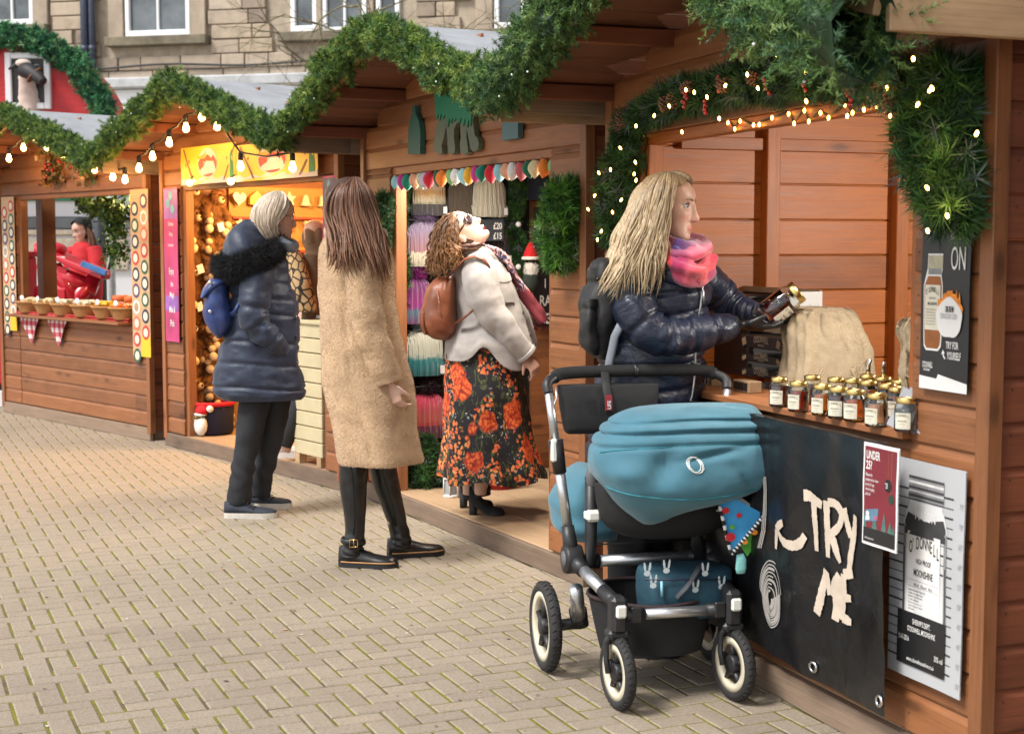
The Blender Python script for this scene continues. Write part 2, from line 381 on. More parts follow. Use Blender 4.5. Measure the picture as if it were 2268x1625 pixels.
# ================================================================ paving: 90 degree herringbone blocks with mossy joints
def paver_mat():
    m, t, b = nodes('concrete_block'); tc = N(t, 'ShaderNodeNewGeometry'); v = tc.outputs['Position']
    f = noise(t, v, 3.2, 5, .6); g = noise(t, v, 420, 3, .7); h = noise(t, v, 95, 4, .7)
    c = ramp(t, f, [(.3, (.262, .216, .163)), (.7, (.325, .272, .210))])
    c = mix(t, .55, c, ramp(t, h, [(.32, (.19, .155, .116)), (.5, (.30, .250, .192)), (.72, (.42, .36, .288))]))
    c = mix(t, .5, c, mix(t, 1.0, c, ramp(t, g, [(.34, (.45,)*3), (.5, (1, 1, 1)), (.68, (1.6, 1.55, 1.5))]), 'MULTIPLY'))
    at = N(t, 'ShaderNodeAttribute'); at.attribute_name = 'tint'; oi = N(t, 'ShaderNodeObjectInfo')
    c = mix(t, 1.0, c, ramp(t, oi.outputs['Random'], [(0, (.91, .90, .90)), (.6, (1, 1, 1)), (1, (1.06, 1.05, 1.04))]), 'MULTIPLY')
    st = noise(t, v, 1.1, 4, .65)
    c = mix(t, ramp(t, st, [(.5, (0,)*3), (.75, (.5,)*3)]), c, (.20, .165, .125))
    # pale specks of grit and old gum
    vo = N(t, 'ShaderNodeTexVoronoi'); vo.inputs['Scale'].default_value = 7; t.links.new(v, vo.inputs['Vector'])
    c = mix(t, ramp(t, vo.outputs['Distance'], [(.03, (.6,)*3), (.055, (0,)*3)]), c, (.45, .41, .36))
    t.links.new(c, b.inputs['Base Color']); b.inputs['Roughness'].default_value = .82; bump(t, b, g, .5, .0025); return m
PAVER = paver_mat()
def joint_mat():
    m, t, b = nodes('mossy_joint_sand'); v = N(t, 'ShaderNodeNewGeometry').outputs['Position']
    f = noise(t, v, 9, 4); g = noise(t, v, 210, 4, .7)
    moss = ramp(t, g, [(.3, (.085, .092, .008)), (.55, (.20, .195, .014)), (.75, (.32, .285, .025))]); dirt = ramp(t, g, [(.3, (.06, .045, .03)), (.7, (.15, .11, .065))])
    t.links.new(mix(t, ramp(t, f, [(.36, (.08,)*3), (.58, (1,)*3)]), dirt, moss), b.inputs['Base Color']); b.inputs['Roughness'].default_value = .95; bump(t, b, g, .6, .004); return m
JOINT = joint_mat()
GANG = math.radians(23.6); GU = np.array([math.cos(GANG), math.sin(GANG)]); GV = np.array([-math.sin(GANG), math.cos(GANG)]); GO = ground(308, 1757)[:2]
def paving():
    q = MB(); q.add([(-9.1, 1.1, -.0035), (9.1, 1.1, -.0035), (9.1, 24.1, -.0035), (-9.1, 24.1, -.0035)], [(0, 1, 2, 3)], smooth=False)
    root = q.build('paving', JOINT); tag(root, kind='structure', label='herringbone block paving of the market square with mossy joints')
    root.location = (0, 0, 0)
    U = .078; jx, jy = .0075, .0052   # joints open more one way than the other
    def brick_mesh(L, Wd):
        q = MB(); b = .005; hx, hy = L/2, Wd/2; z0 = -.012
        vs = []
        for (ix, iz) in ((0, z0), (0, -.004), (b, 0)):
            vs += [(-hx+ix, -hy+ix, iz), (hx-ix, -hy+ix, iz), (hx-ix, hy-ix, iz), (-hx+ix, hy-ix, iz)]
        fs = [(8, 9, 10, 11)]
        for k in (0, 4):
            for i in range(4): fs.append((k+i, k+(i+1) % 4, k+4+(i+1) % 4, k+4+i))
        q.add(vs, fs, smooth=False); return q
    mh = brick_mesh(2*U-jx, U-jy).mesh('brick', PAVER); mv = brick_mesh(U-jx, 2*U-jy).mesh('brick', PAVER)
    hv = np.array([v.co for v in mh.vertices]); vv = np.array([v.co for v in mv.vertices]); qf = np.array([tuple(p.vertices) for p in mh.polygons])
    lst = []
    n = 195
    for x in range(-n, n):
        for y in range(-n, n+115):
            tt = (x-y) % 4
            if tt == 0: c = (x+1.0, y+.5, 0)
            elif tt == 3: c = (x+.5, y+1.0, 1)
            else: continue
            w2 = GO + GU*c[0]*U + GV*c[1]*U
            if w2[1] < 1.2 or w2[1] > 24 or abs(w2[0]) > 9: continue
            d = np.array([w2[0], w2[1], -CAMZ]); k = d@FW; sx = 1134+FPX*(d@RT)/k; sy = 812.5-FPX*(d@UP)/k
            vis = -40 < sx < 2300 and sy < 1680
            st = any((w2-f.o[:2])@f.w[:2] > .12 and -.05 < (w2-f.o[:2])@f.u[:2] < f.W+.05 for f in (FA, FB, FC, FD)); hid = st or (sx > 1700 and sy < 1500)
            lst.append((0 if vis and not hid else 1, k, w2, c[2]))
    lst.sort(key=lambda e: (e[0], e[1])); rz = GANG
    for i, (h, k, w2, kind) in enumerate(lst[:300]):
        o = obj('brick', (mh, mv)[kind], root, (w2[0], w2[1], random.uniform(-.0015, .0015)), (random.uniform(-.006, .006), random.uniform(-.006, .006), rz+random.uniform(-.006, .006)))
    g = np.random.default_rng(3); rest = lst[300:]; c, s = math.cos(rz), math.sin(rz); V = []; F = []
    for i, (h, k, w2, kind) in enumerate(rest):
        b = (hv, vv)[kind]; z = b[:, 2]+b[:, 0]*g.normal(0, .004)+b[:, 1]*g.normal(0, .004)+g.uniform(-.0015, .0015)
        V.append(np.stack([b[:, 0]*c-b[:, 1]*s+w2[0], b[:, 0]*s+b[:, 1]*c+w2[1], z], 1)); F.append(qf[1:]+i*12 if False else qf+i*12)
    me = big_mesh('brick', np.vstack(V), np.vstack(F), PAVER); o = obj('bricks', me, root); tag(o, kind='stuff')
paving()
q = MB(); q.add([(-200, -80, -.014), (200, -80, -.014), (200, 300, -.014), (-200, 300, -.014)], [(0, 1, 2, 3)], smooth=False)
tag(q.build('ground', PAVER), kind='structure', label='plain paved ground beyond the market')
# ================================================================ stalls
SLOPE = .285; RIDGE = 2.385; OV = .42; SIDE = .13; DEP = 2.05
def RG(W): return RIDGE-(.055 if W < 2.3 else 0)
def roof_z(x, W): return RG(W) - abs(x-W/2)*SLOPE
def stall(F, label, x0, x1, cz=None, left_open=False, win=W_RED, win_h=PH, pil=W_RED, hdr=W_RED, plinth=W_GRY):
    W = F.W; root = thing('market_stall', label, 'market stall', tuple(F.o), F.ang, 'wooden chalet stalls in the market row')
    T = 1.81
    # nail heads along the plank ends
    q = MB(); z = .10+PH*.45
    while z < 1.78:
        for a, b in ((.02, x0), (x1, W-.02)):
            for e in (a+.018, b-.018): q.add([(e+.0032*math.cos(k*1.047), -.0135, z+.0032*math.sin(k*1.047)) for k in range(6)], [tuple(range(6))], smooth=False)
        for k2 in range(3): q.add([(W+.0135, .05+k2*.9+.0034*math.cos(k*1.047), z+.0034*math.sin(k*1.047)) for k in range(6)], [tuple(range(6))], smooth=False)
        z += PH
    tag(q.build('nail_heads', pm('rusty_nail', (.05, .025, .015), .6), root), kind='stuff')
    # floor
    fl = obj('floor', MB().box((W/2, DEP/2+.02, .035), (W-.05, DEP-.02, .07)).mesh('floor', plinth), root)
    nb = 9
    for i in range(nb):
        y0 = .0+i*(DEP/nb); board(fl, (.03, y0+.115, .082), (W-.03, y0+.115, .082), DEP/nb-.004, .022, W_PLY, 'floorboard', (0, 0, 1))
    board(root, (-.01, -.012, .046), (W+.01, -.012, .046), .09, .028, plinth, 'plinth')
    # front pillars
    z = .10
    while z < T-.02:
        h = min(PH, T-z)
        for a, b in ((.02, x0), (x1, W-.02)):
            lap_plank(root, (a, 0, z), (b, 0, z), pil, (0, -1, 0), h)
        if cz and z+PH*.5 < cz: lap_plank(root, (x0+.002, .004, z), (x1-.002, .004, z), pil, (0, -1, 0), min(PH, cz-z))
        z += PH
    # gable
    z = T
    while z < RG(W)-.05:
        lim = W/2 - max(0, (RG(W)-(z+.06))/SLOPE)
        a = max(.02, lim); 
        if W-2*a > .12: lap_plank(root, (a, 0, z), (W-a, 0, z), hdr, (0, -1, 0), PH)
        z += PH
    board(root, (x0-.05, .03, T-.02), (x1+.05, .03, T-.02), .04, .05, win, 'lintel')
    for xx in (x0+.02, x1-.02): board(root, (xx, .035, .09), (xx, .035, T-.04), .045, .06, win, 'jamb', (0, -1, 0))
    for xx in (.0, W): board(root, (xx, -.006, .05), (xx, -.006, roof_z(0, W)-.02), .05, .045, pil, 'corner_trim', (0, -1, 0))
    # side and back walls
    z = .07
    while z < 1.90:
        hl = win_h
        if not left_open: lap_plank(root, (0, .03, z), (0, DEP, z), win, (-1, 0, 0), hl)
        else:
            if z < .78: lap_plank(root, (0, .03, z), (0, DEP, z), win, (-1, 0, 0), hl)
            elif z > 1.79: lap_plank(root, (0, .03, z), (0, DEP, z), win, (-1, 0, 0), hl)
        z += hl
    z = .07
    while z < 1.90:
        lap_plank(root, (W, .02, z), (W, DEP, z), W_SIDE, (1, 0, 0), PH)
        lap_plank(root, (.03, DEP, z), (W-.03, DEP, z), W_RED, (0, 1, 0), PH); z += PH
    while z < RG(W)-.06:
        a = max(.03, W/2-max(0, (RG(W)-(z+.06))/SLOPE))
        if W-2*a > .12: lap_plank(root, (a, DEP, z), (W-a, DEP, z), W_RED, (0, 1, 0), PH)
        z += PH
    # roof: deck boards along the slope, barge boards, side fascias, purlins, felt
    c = 1/math.sqrt(1+SLOPE*SLOPE); run = W/2+SIDE
    rf = None
    for sgn in (-1, 1):
        nrm = Vector((sgn*SLOPE*c, 0, c)); q = MB(); a = Vector((W/2, 0, RG(W))); e = Vector((W/2+sgn*run, 0, RG(W)-run*SLOPE))
        q.prism([(W/2, RG(W)+.026), (W/2, RG(W)+.030+.004), (e.x+sgn*.01, e.z+.030), (e.x+sgn*.01, e.z+.022)], -OV-.01, DEP+.12)
        if rf is None: rf = q.build('roof', FELT, root); par = rf
        else: q.build('felt_sheet', FELT, rf)
        nb = 10; 
        for i in range(nb):
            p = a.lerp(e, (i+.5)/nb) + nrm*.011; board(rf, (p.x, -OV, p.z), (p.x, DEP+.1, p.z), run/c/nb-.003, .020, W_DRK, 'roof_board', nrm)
        for f in (.12, .5, .9):
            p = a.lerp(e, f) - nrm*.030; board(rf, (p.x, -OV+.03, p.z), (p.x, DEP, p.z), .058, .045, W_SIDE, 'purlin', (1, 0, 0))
        board(rf, (a.x, -OV-.012, a.z-.015), (e.x, -OV-.012, e.z-.015), .095, .02, W_RED if F is not FD else W_RAW, 'barge_board', (0, -1, 0))
        board(rf, (e.x+sgn*.012, -OV, e.z-.045), (e.x+sgn*.012, DEP+.1, e.z-.045), .105, .02, W_RAW if F is FD else W_GRY, 'fascia', (sgn, 0, 0))
    return root, rf
SA, rA = stall(FA, 'timber stall farthest left, open on two sides, with plank counter and cheese posters', .33, 2.27, .83, True, pil=W_RED)
SB, rB = stall(FB, 'timber stall with warm lit doorway, filled with ornaments, under yellow banner', .29, 2.24)
SCc, rC = stall(FC, 'timber stall with open doorway selling knitted hats, green cut-out legs above', .36, 2.13)
SD, rD = stall(FD, 'nearest timber stall with black banner on its counter and fir swags', .26, 1.955, .89, win=W_ORG, win_h=.148)
# inner battens on the long inside wall of the nearest stall, counter top
for k in range(13): board(SD, (.018, .06, .155+k*.142), (.018, 2.0, .155+k*.142), .139, .012, W_ORG, 'lining_board', (1, 0, 0), .004)
for yy in (.66, 1.27): board(SD, (.045, yy, .09), (.045, yy, 1.9), .06, .062, W_ORG, 'batten', (1, 0, 0))
board(SD, (.27, .09, .898), (1.95, .09, .898), .26, .022, W_RED, 'counter_top', (0, 0, 1))
board(SD, (.03, .26, 1.80), (.03, 2.0, 1.80), .05, .05, W_ORG, 'rail', (1, 0, 0))
board(SA, (.30, .10, .835), (2.24, .10, .835), .45, .02, W_RED, 'counter_top', (0, 0, 1))
board(SA, (.11, .34, .09), (.11, .34, 1.8), .12, .12, W_DRK, 'post', (1, 0, 0))
# ================================================================ garlands along the gables
def garland(F, label, r, seed, xa=None, xb=None, mats=PINE, nw=.0036, per=1000, nl=.026, cols=GREENS):
    W = F.W; L = [(-SIDE-.02, roof_z(-SIDE, W)-.0), (.25*W, roof_z(.25*W, W)+.02), (W/2-.12, RG(W)-.01), (W/2, RG(W)+.03), (W/2+.12, RG(W)-.01), (.75*W, roof_z(.75*W, W)+.02), (W+SIDE, roof_z(-SIDE, W))]
    g = np.random.default_rng(seed); xs = np.linspace(xa if xa is not None else L[0][0], xb if xb is not None else L[-1][0], 34)
    zz = np.interp(xs, [p[0] for p in L], [p[1] for p in L]); P = np.stack([xs, np.full(34, -OV-.05)+g.normal(0, .012, 34), zz-.02+g.normal(0, .012, 34)], 1)
    zz = zz-(0 if xb is None else np.interp(xs, [.55*W, .8*W, W+.1], [0, .05, .085])); P[:, 2] = zz-.02+g.normal(0, .012, 34); rr = r*(1+.16*np.sin(np.arange(34)*1.7+seed)+g.normal(0, .08, 34))*(1 if xb is None else np.where(xs > W-.6, 1.5, 1.0)); V, Fc, C = pine(P, rr, per, 52, nl, nw, cols=cols, seed=seed, clump=.28)
    o = obj('garland', big_mesh('garland', V, Fc, mats, C)); o.location = tuple(F.o); o.rotation_euler = (0, 0, F.ang)
    tag(o, label, 'garland', 'fir garlands along the stall gables')
    q = MB(); k = 0
    for i in range(9):
        j = int(g.integers(1, 33)); a = g.uniform(-2.2, 1.0); q.sphere((P[j][0]+g.normal(0, .03), P[j][1]-abs(math.cos(a))*rr[j]*1.05, P[j][2]+math.sin(a)*rr[j]), .0042, 6)
    tag(q.build('fairy_bulbs', pm('clear_bulb', (.85, .9, .95), .12, .05, bmp=0, spec=.8), o), kind='stuff'); return o
garland(FA, 'fir garland zigzagging along the gable of the cheese stall', .092, 4)
garland(FB, 'fir garland peaking over the yellow banner stall', .094, 5)
garland(FC, 'fir garland peaking over the hat stall', .094, 6)
garland(FD, 'thick fir garland along the gable of the nearest stall, nearest the camera', .112, 9, per=1700, xb=FD.W+.16, nl=.020, nw=.0028, cols=GREENS*np.array([.85, .95, 1.4]))
# ================================================================ stone building behind
bd = np.array([math.cos(math.radians(-13)), math.sin(math.radians(-13))]); g0 = np.array([0, 26.0]) ; FW0 = Frame(g0-bd*14, g0+bd*14)
bld = thing('stone_building', 'sandstone building with white sash windows across the back of the square', 'building', tuple(FW0.o), FW0.ang)
def bx(l, t_, r, b_): x0, z1 = FW0.px(l, t_); x1, z0 = FW0.px(r, b_); return x0, x1, z0, z1
STN = wood  # placeholder name kept local
def stone_mat():
    m, t, b = nodes('sandstone'); v = coords(t, (1, 1, 1), 30.0); f = noise(t, v, 3.5, 6, .65); oi = N(t, 'ShaderNodeObjectInfo')
    c = ramp(t, oi.outputs['Random'], [(0, (.25, .20, .155)), (.3, (.36, .29, .22)), (.6, (.44, .36, .28)), (.85, (.40, .31, .21)), (1, (.50, .435, .36))])
    c = mix(t, .7, c, mix(t, 1.0, c, ramp(t, f, [(.3, (.55, .52, .5)), (.5, (1, 1, 1)), (.75, (1.25, 1.22, 1.18))]), 'MULTIPLY'))
    t.links.new(c, b.inputs['Base Color']); b.inputs['Roughness'].default_value = .9; bump(t, b, noise(t, v, 40, 5), .5, .02); return m
STONE = stone_mat(); MORTAR = pm('mortar', (.38, .315, .24), .95, .2, 6, .3); DRESS = pm('dressed_stone', (.36, .29, .22), .9, .22, 3, .3, bscale=40)
DSILL = pm('stained_sill', (.17, .145, .10), .95, .45, 2.5, .3, bscale=40); UPVC = pm('white_window_frame', (.80, .81, .82), .4, .03, 3, 0)
def glass_mat():
    m, t, b = nodes('window_pane'); v = coords(t, (1, 1, 1), 9); f = noise(t, v, 1.6, 3)
    t.links.new(ramp(t, f, [(.35, (.02, .025, .03)), (.7, (.12, .14, .15))]), b.inputs['Base Color']); b.inputs['Roughness'].default_value = .06; b.inputs['Specular IOR Level'].default_value = .9; return m
PANE = glass_mat()
wins = [bx(-30, -190, 74, 56), bx(272, -180, 421, 79), bx(641, -180, 702, 71), bx(711, -180, 812, 73), bx(831, -180, 885, 71), bx(1094, -180, 1218, 62)]
zt = FW0.px(640, 165)[1]; zb = 0.0
q = MB(); q.box((14, .22, 5.5), (28, .3, 11)); q.build('backing_wall', MORTAR, bld)
sx0, sx1 = FW0.px(-60, 100)[0], FW0.px(1330, 100)[0]; rowh = .262; z = zt; r = 0; stm = {}
blocks = [(a-.34, b+.34, c-.02, d) for a, b, c, d in (wins[0], wins[1])] + [(wins[2][0]-.1, wins[4][1]+.25, wins[2][2]-.02, wins[2][3]), (wins[5][0]-.3, wins[5][1]+.3, wins[5][2]-.02, wins[5][3])]
sills = [(a-.12, b+.12, c-.28, c-.02) for a, b, c, d in (wins[0], wins[1])]
sl = [(wins[0][0]-.4, wins[0][1]+.33, wins[0][2]-.17, wins[0][2]), (wins[1][0]-.35, wins[1][1]+.38, wins[1][2]-.17, wins[1][2]), (wins[2][0]-.2, wins[4][1]+.3, wins[2][2]-.17, wins[2][2]), (wins[5][0]-.3, wins[5][1]+.35, wins[5][2]-.17, wins[5][2])]
def free(a, b, c, d): return all(b <= p or a >= q2 or d <= s or c >= t2 for p, q2, s, t2 in blocks+sl)
while z < zt+2.0:
    x = sx0 + (r % 2)*.2 - random.random()*.2; h = rowh*(1 if r else .55)
    while x < sx1:
        wd = random.choice((.36, .46, .56, .66, .8)) if r else random.choice((.7, .9)); k = (wd, h)
        if free(x, x+wd, z, z+h):
            if k not in stm: stm[k] = MB().box((0, 0, 0), (wd-.018, .12, h-.018), bev=.012).mesh('stone', STONE)
            obj('stone', stm[k], bld, (x+wd/2, .05+random.uniform(-.012, .012), z+h/2))
            x += wd
        else: x += .06
    z += h; r += 1
for i, (a, b, c, d) in enumerate(wins):
    q = MB(); fw = .085
    for (p, q2, s, t2) in ((a, a+fw, c, d), (b-fw, b, c, d), (a+fw, b-fw, c, c+fw*1.4), (a+fw, b-fw, d-fw, d)): q.box(((p+q2)/2, .04, (s+t2)/2), (q2-p, .10, t2-s), bev=.01)
    if b-a > .8: q.box(((a+b)/2, .05, (c+d)/2), (.045, .07, d-c-2*fw), bev=.008)
    f = q.build('window', UPVC, bld); MB().box(((a+b)/2, .075, (c+d)/2), (b-a-fw, .012, d-c-fw)).build('pane', PANE, f)
for a, b, c, d in sl: MB().box(((a+b)/2, -.03, (c+d)/2), (b-a, .28, d-c), bev=.015).build('sill', DSILL, bld)
for i in (0, 1, 5):
    a, b, c, d = wins[i]
    for e in (a-.17, b+.17): MB().box((e, .03, (c+d)/2), (.30, .15, d-c), bev=.01).build('jamb_stone', DRESS, bld)
for e in ((wins[2][1]+wins[3][0])/2, (wins[3][1]+wins[4][0])/2): MB().box((e, .03, (wins[2][2]+wins[2][3])/2), (.1, .15, 2), bev=.01).build('mullion', DRESS, bld)
# shop front below, cornice, cable, downpipes
x0, z1 = FW0.px(180, 166); x1, z2 = FW0.px(1300, 190); q = MB(); q.box(((x0+x1)/2, -.08, zt-.11), (x1-x0+20, .5, .2), bev=.03); q.build('cornice', pm('lead_grey', (.42, .43, .44), .8, .2, 4, .2), bld)
q = MB(); q.box((14, -.02, (zt-.22)/2), (27, .3, zt-.22)); sf = q.build('shop_front', pm('white_fascia', (.74, .75, .77), .5, .05, 2, 0), bld)
for k in range(8): MB().box((2.5+k*3.2, -.19, 1.5), (2.4, .04, 2.3)).build('shop_window', PANE, sf)
q = MB(); xs = np.linspace(x0-1, x1, 40); q.tube([(x, -.06, FW0.px(500, 143)[1]+.03*math.sin(x*1.9)) for x in xs], .02, 6); q.build('cable', pm('black_cable', (.03, .03, .03), .6), bld)
for l, rr in ((186, 203), (204, 217)):
    a = FW0.px(l, 60)[0]; b = FW0.px(rr, 60)[0]; q = MB(); q.tube([((a+b)/2, -.12, 3.6), ((a+b)/2, -.12, 8)], (b-a)/2, 10); 
    for zz in (5.0, 6.6): q.tube([((a+b)/2, -.12, zz), ((a+b)/2, -.12, zz+.1)], (b-a)/2+.015, 10)
    q.build('downpipe', pm('dark_blue_iron', (.035, .045, .075), .45), bld)
# bare tree between the building and the stalls
def bare_tree(name, label, base_xy, top, seed, spread):
    g = random.Random(seed); root = thing(name, label, 'tree', (base_xy[0], base_xy[1], 0)); BK = pm('mossy_bark', (.15, .13, .075), .9, .5, 9, .4)
    q = MB(); q.tube([(0, 0, 0), (.04, .02, 1.2), (-.05, 0, 2.6), (0, .03, top)], [.16, .13, .11, .08], 9); tr = q.build('trunk', BK, root); q = MB(); q.sm_ = 1
    def grow(p, d, L, r, lv):
        pts = [Vector(p)]; d = Vector(d); n = 5
        for i in range(n):
            d = (d + Vector((g.uniform(-.35, .35), g.uniform(-.3, .3), g.uniform(-.42, .30)))).normalized(); pts.append(pts[-1]+d*L/n)
        q.tube(pts, [r*(1-.7*i/n) for i in range(n+1)], 5 if lv else 6)
        if lv < 3:
            for i in range(4 if lv < 2 else 3):
                b = pts[g.randint(1, n)]; dd = (d + Vector((g.uniform(-1, 1), g.uniform(-.7, .7), g.uniform(-.7, .9)))).normalized(); grow(b, dd, L*g.uniform(.45, .75), r*.5, lv+1)
    for i in range(spread): 
        a = g.uniform(0, 6.28); grow((0, 0, g.uniform(top*.6, top)), (math.cos(a), math.sin(a)*.6, g.uniform(.0, .5)), g.uniform(1.6, 2.5), .045, 0)
    q.build('branches', BK, root); return root
bare_tree('bare_tree', 'leafless mossy tree with fine twigs in front of the stone wall', (1.25, 20.5), 4.5, 5, 8)
bare_tree('bare_tree', 'leafless tree with thin twigs, left of the other bare tree', (-2.0, 21.5), 4.3, 12, 7)
# ================================================================ people: tools
from mathutils import noise as mn
def nz(p, s, o=0.0): return mn.noise(Vector((p[0]*s+o, p[1]*s+o*.7, p[2]*s-o*.3)))
def fn(p, s, o=0.0): return mn.fractal(Vector((p[0]*s+o, p[1]*s, p[2]*s)), .8, 2.1, 3)
def crom(K, n):
    """smooth resampling of a list of rows of numbers"""
    K = np.array(K, float); m = len(K); out = []
    for t in np.linspace(0, m-1, n):
        i = min(int(t), m-2); f = t-i; p0, p1, p2, p3 = K[max(i-1, 0)], K[i], K[i+1], K[min(i+2, m-1)]
        out.append(.5*((2*p1)+(p2-p0)*f+(2*p0-5*p1+4*p2-p3)*f*f+(3*p1-p0-3*p2+p3)*f**3))
    return np.array(out)
def loft_px(mb, fig, rows, nu=50, seg=40, disp=None, ex=2.3, hem=.0, cap=True):
    """garment from its outline: rows of (y, x left, x right, half depth, depth offset) in photograph pixels"""
    K = []
    for y, xl, xr, dh, dc in rows:
        a, b = fig.p(xl, y, dc), fig.p(xr, y, dc); K.append(((a[0]+b[0])/2, dc, (a[2]+b[2])/2, (b[0]-a[0])/2, dh))
    K = crom(K, nu); rings = []
    for i, (cx, cy, cz, hw, dh) in enumerate(K):
        ring = []
        for j in range(seg):
            a = 2*math.pi*j/seg; c, s = math.cos(a), math.sin(a); q = (abs(c)**ex+abs(s)**ex)**(-1/ex); nx, ny = c/max(hw, .01), s/max(dh, .01); l = math.hypot(nx, ny)
            p = Vector((cx+hw*c*q, cy+dh*s*q, cz))
            if disp:
                    dv = disp(i/(nu-1), a, p); p += Vector((nx/l*dv[0], ny/l*dv[0], dv[1])) if isinstance(dv, tuple) else Vector((nx/l, ny/l, 0))*dv
            ring.append(p)
        rings.append(ring)
    if hem:
        c = K[-1]; rings.append([Vector((c[0]+(p.x-c[0])*.93, c[1]+(p.y-c[1])*.93, p.z+hem*.2)) for p in rings[-1]]); rings.append([Vector((c[0]+(p.x-c[0])*.9, c[1]+(p.y-c[1])*.9, p.z+hem)) for p in rings[-1]])
    mb.loft(rings, cap=cap); return K
def sweep(mb, C, nu=40, seg=22, disp=None, flat=1.0, up=(0, 0, 1), cap=True):
    """tapering tube through rows of (x, y, z, radius)"""
    K = crom(C, nu); P = [Vector(k[:3]) for k in K]; rings = []; nrm = Vector(up)
    for i in range(nu):
        t = (P[min(i+1, nu-1)]-P[max(i-1, 0)]).normalized(); nrm = nrm-t*nrm.dot(t)
        if nrm.length < 1e-5: nrm = t.orthogonal()
        nrm.normalize(); b = t.cross(nrm); ring = []
        for j in range(seg):
            a = 2*math.pi*j/seg; d = nrm*math.cos(a)+b*(math.sin(a)*flat); p = P[i]+d*K[i][3]
            if disp: p += d*disp(i/(nu-1), a, p)
            ring.append(p)
        rings.append(ring)
    mb.loft(rings, cap=cap); return P
def remesh(mb, name, mats, voxel, smooth=3):
    me = mb.mesh('tmp', mats); o = bpy.data.objects.new('tmp', me); COL.objects.link(o)
    r = o.modifiers.new('r', 'REMESH'); r.mode = 'VOXEL'; r.voxel_size = voxel; r.use_smooth_shade = True
    s = o.modifiers.new('s', 'SMOOTH'); s.iterations = smooth; s.factor = .5
    dg = bpy.context.evaluated_depsgraph_get(); m2 = bpy.data.meshes.new_from_object(o.evaluated_get(dg)); bpy.data.objects.remove(o); bpy.data.meshes.remove(me); m2.name = name
    m2.materials.clear()
    for m in (mats if isinstance(mats, (list, tuple)) else [mats]): m2.materials.append(m)
    return m2
def fuzz(o, n, ln, nw, mat, name, lay=(0, 0, -.6), seed=1, curl=.5, tint=None, zr=None):
    """short pile grown from a garment's surface"""
    me = o.data; g = np.random.default_rng(seed); me.calc_loop_triangles(); T = np.array([t.vertices[:] for t in me.loop_triangles]); V = np.array([v.co[:] for v in me.vertices])
    a, b, c = V[T[:, 0]], V[T[:, 1]], V[T[:, 2]]; cr = np.cross(b-a, c-a); ar = np.linalg.norm(cr, axis=1)
    k = g.choice(len(T), n, p=ar/ar.sum()); u = g.uniform(0, 1, (n, 2)); f = u.sum(1) > 1; u[f] = 1-u[f]
    P = a[k]+(b-a)[k]*u[:, :1]+(c-a)[k]*u[:, 1:]; nr = unit(cr[k]); d = unit(nr+g.normal(0, curl, (n, 3))+np.array(lay)); l = ln*g.uniform(.5, 1.2, n); w = unit(np.cross(d, g.normal(0, 1, (n, 3))))*nw
    q = np.stack([P-w*.5, P+w*.5, P+d*l[:, None]], 1).reshape(-1, 3); t = None
    if tint is not None: t = np.repeat(np.array(tint)*g.uniform(.86, 1.14, (n, 1)), 3, axis=0)
    e = obj(name, big_mesh(name, q, np.arange(len(q)).reshape(-1, 3), mat, t), o); tag(e, kind='stuff'); return e
SKIN = None
def skin_mat():
    m, t, b = nodes('skin'); v = coords(t, (1, 1, 1)); f = noise(t, v, 60, 4); a = N(t, 'ShaderNodeAttribute'); a.attribute_name = 'tint'
    c = mix(t, 1.0, ramp(t, f, [(.3, (.52, .315, .235)), (.7, (.60, .375, .285))]), a.outputs['Color'], 'MULTIPLY'); t.links.new(c, b.inputs['Base Color'])
    b.inputs['Roughness'].default_value = .48; b.inputs['Subsurface Weight'].default_value = .12; b.inputs['Subsurface Radius'].default_value = (.6, .25, .12); b.inputs['Subsurface Scale'].default_value = .008
    bump(t, b, noise(t, v, 500, 3), .08, .001); return m
SKIN = skin_mat(); EYEW = pm('eye_white', (.72, .70, .68), .15, .03, 5, 0); IRIS = pm('iris', (.05, .09, .12), .1, .2, 60, 0); LASH = pm('lash', (.06, .04, .03), .7)
def basis(f, u):
    f = Vector(f).normalized(); u = Vector(u); u = (u-f*u.dot(f)).normalized(); r = f.cross(u); return Matrix((r, f, u)).transposed()   # columns right, forward, up
HEAD = [(-.113, .066, .018, .018), (-.104, .083, .000, .032), (-.090, .089, -.025, .044), (-.068, .085, -.052, .054), (-.042, .083, -.072, .062), (-.012, .084, -.088, .069), (.012, .083, -.095, .071), (.034, .087, -.098, .073), (.058, .084, -.098, .075), (.082, .068, -.09, .069), (.101, .042, -.066, .051), (.113, .008, -.03, .022)]
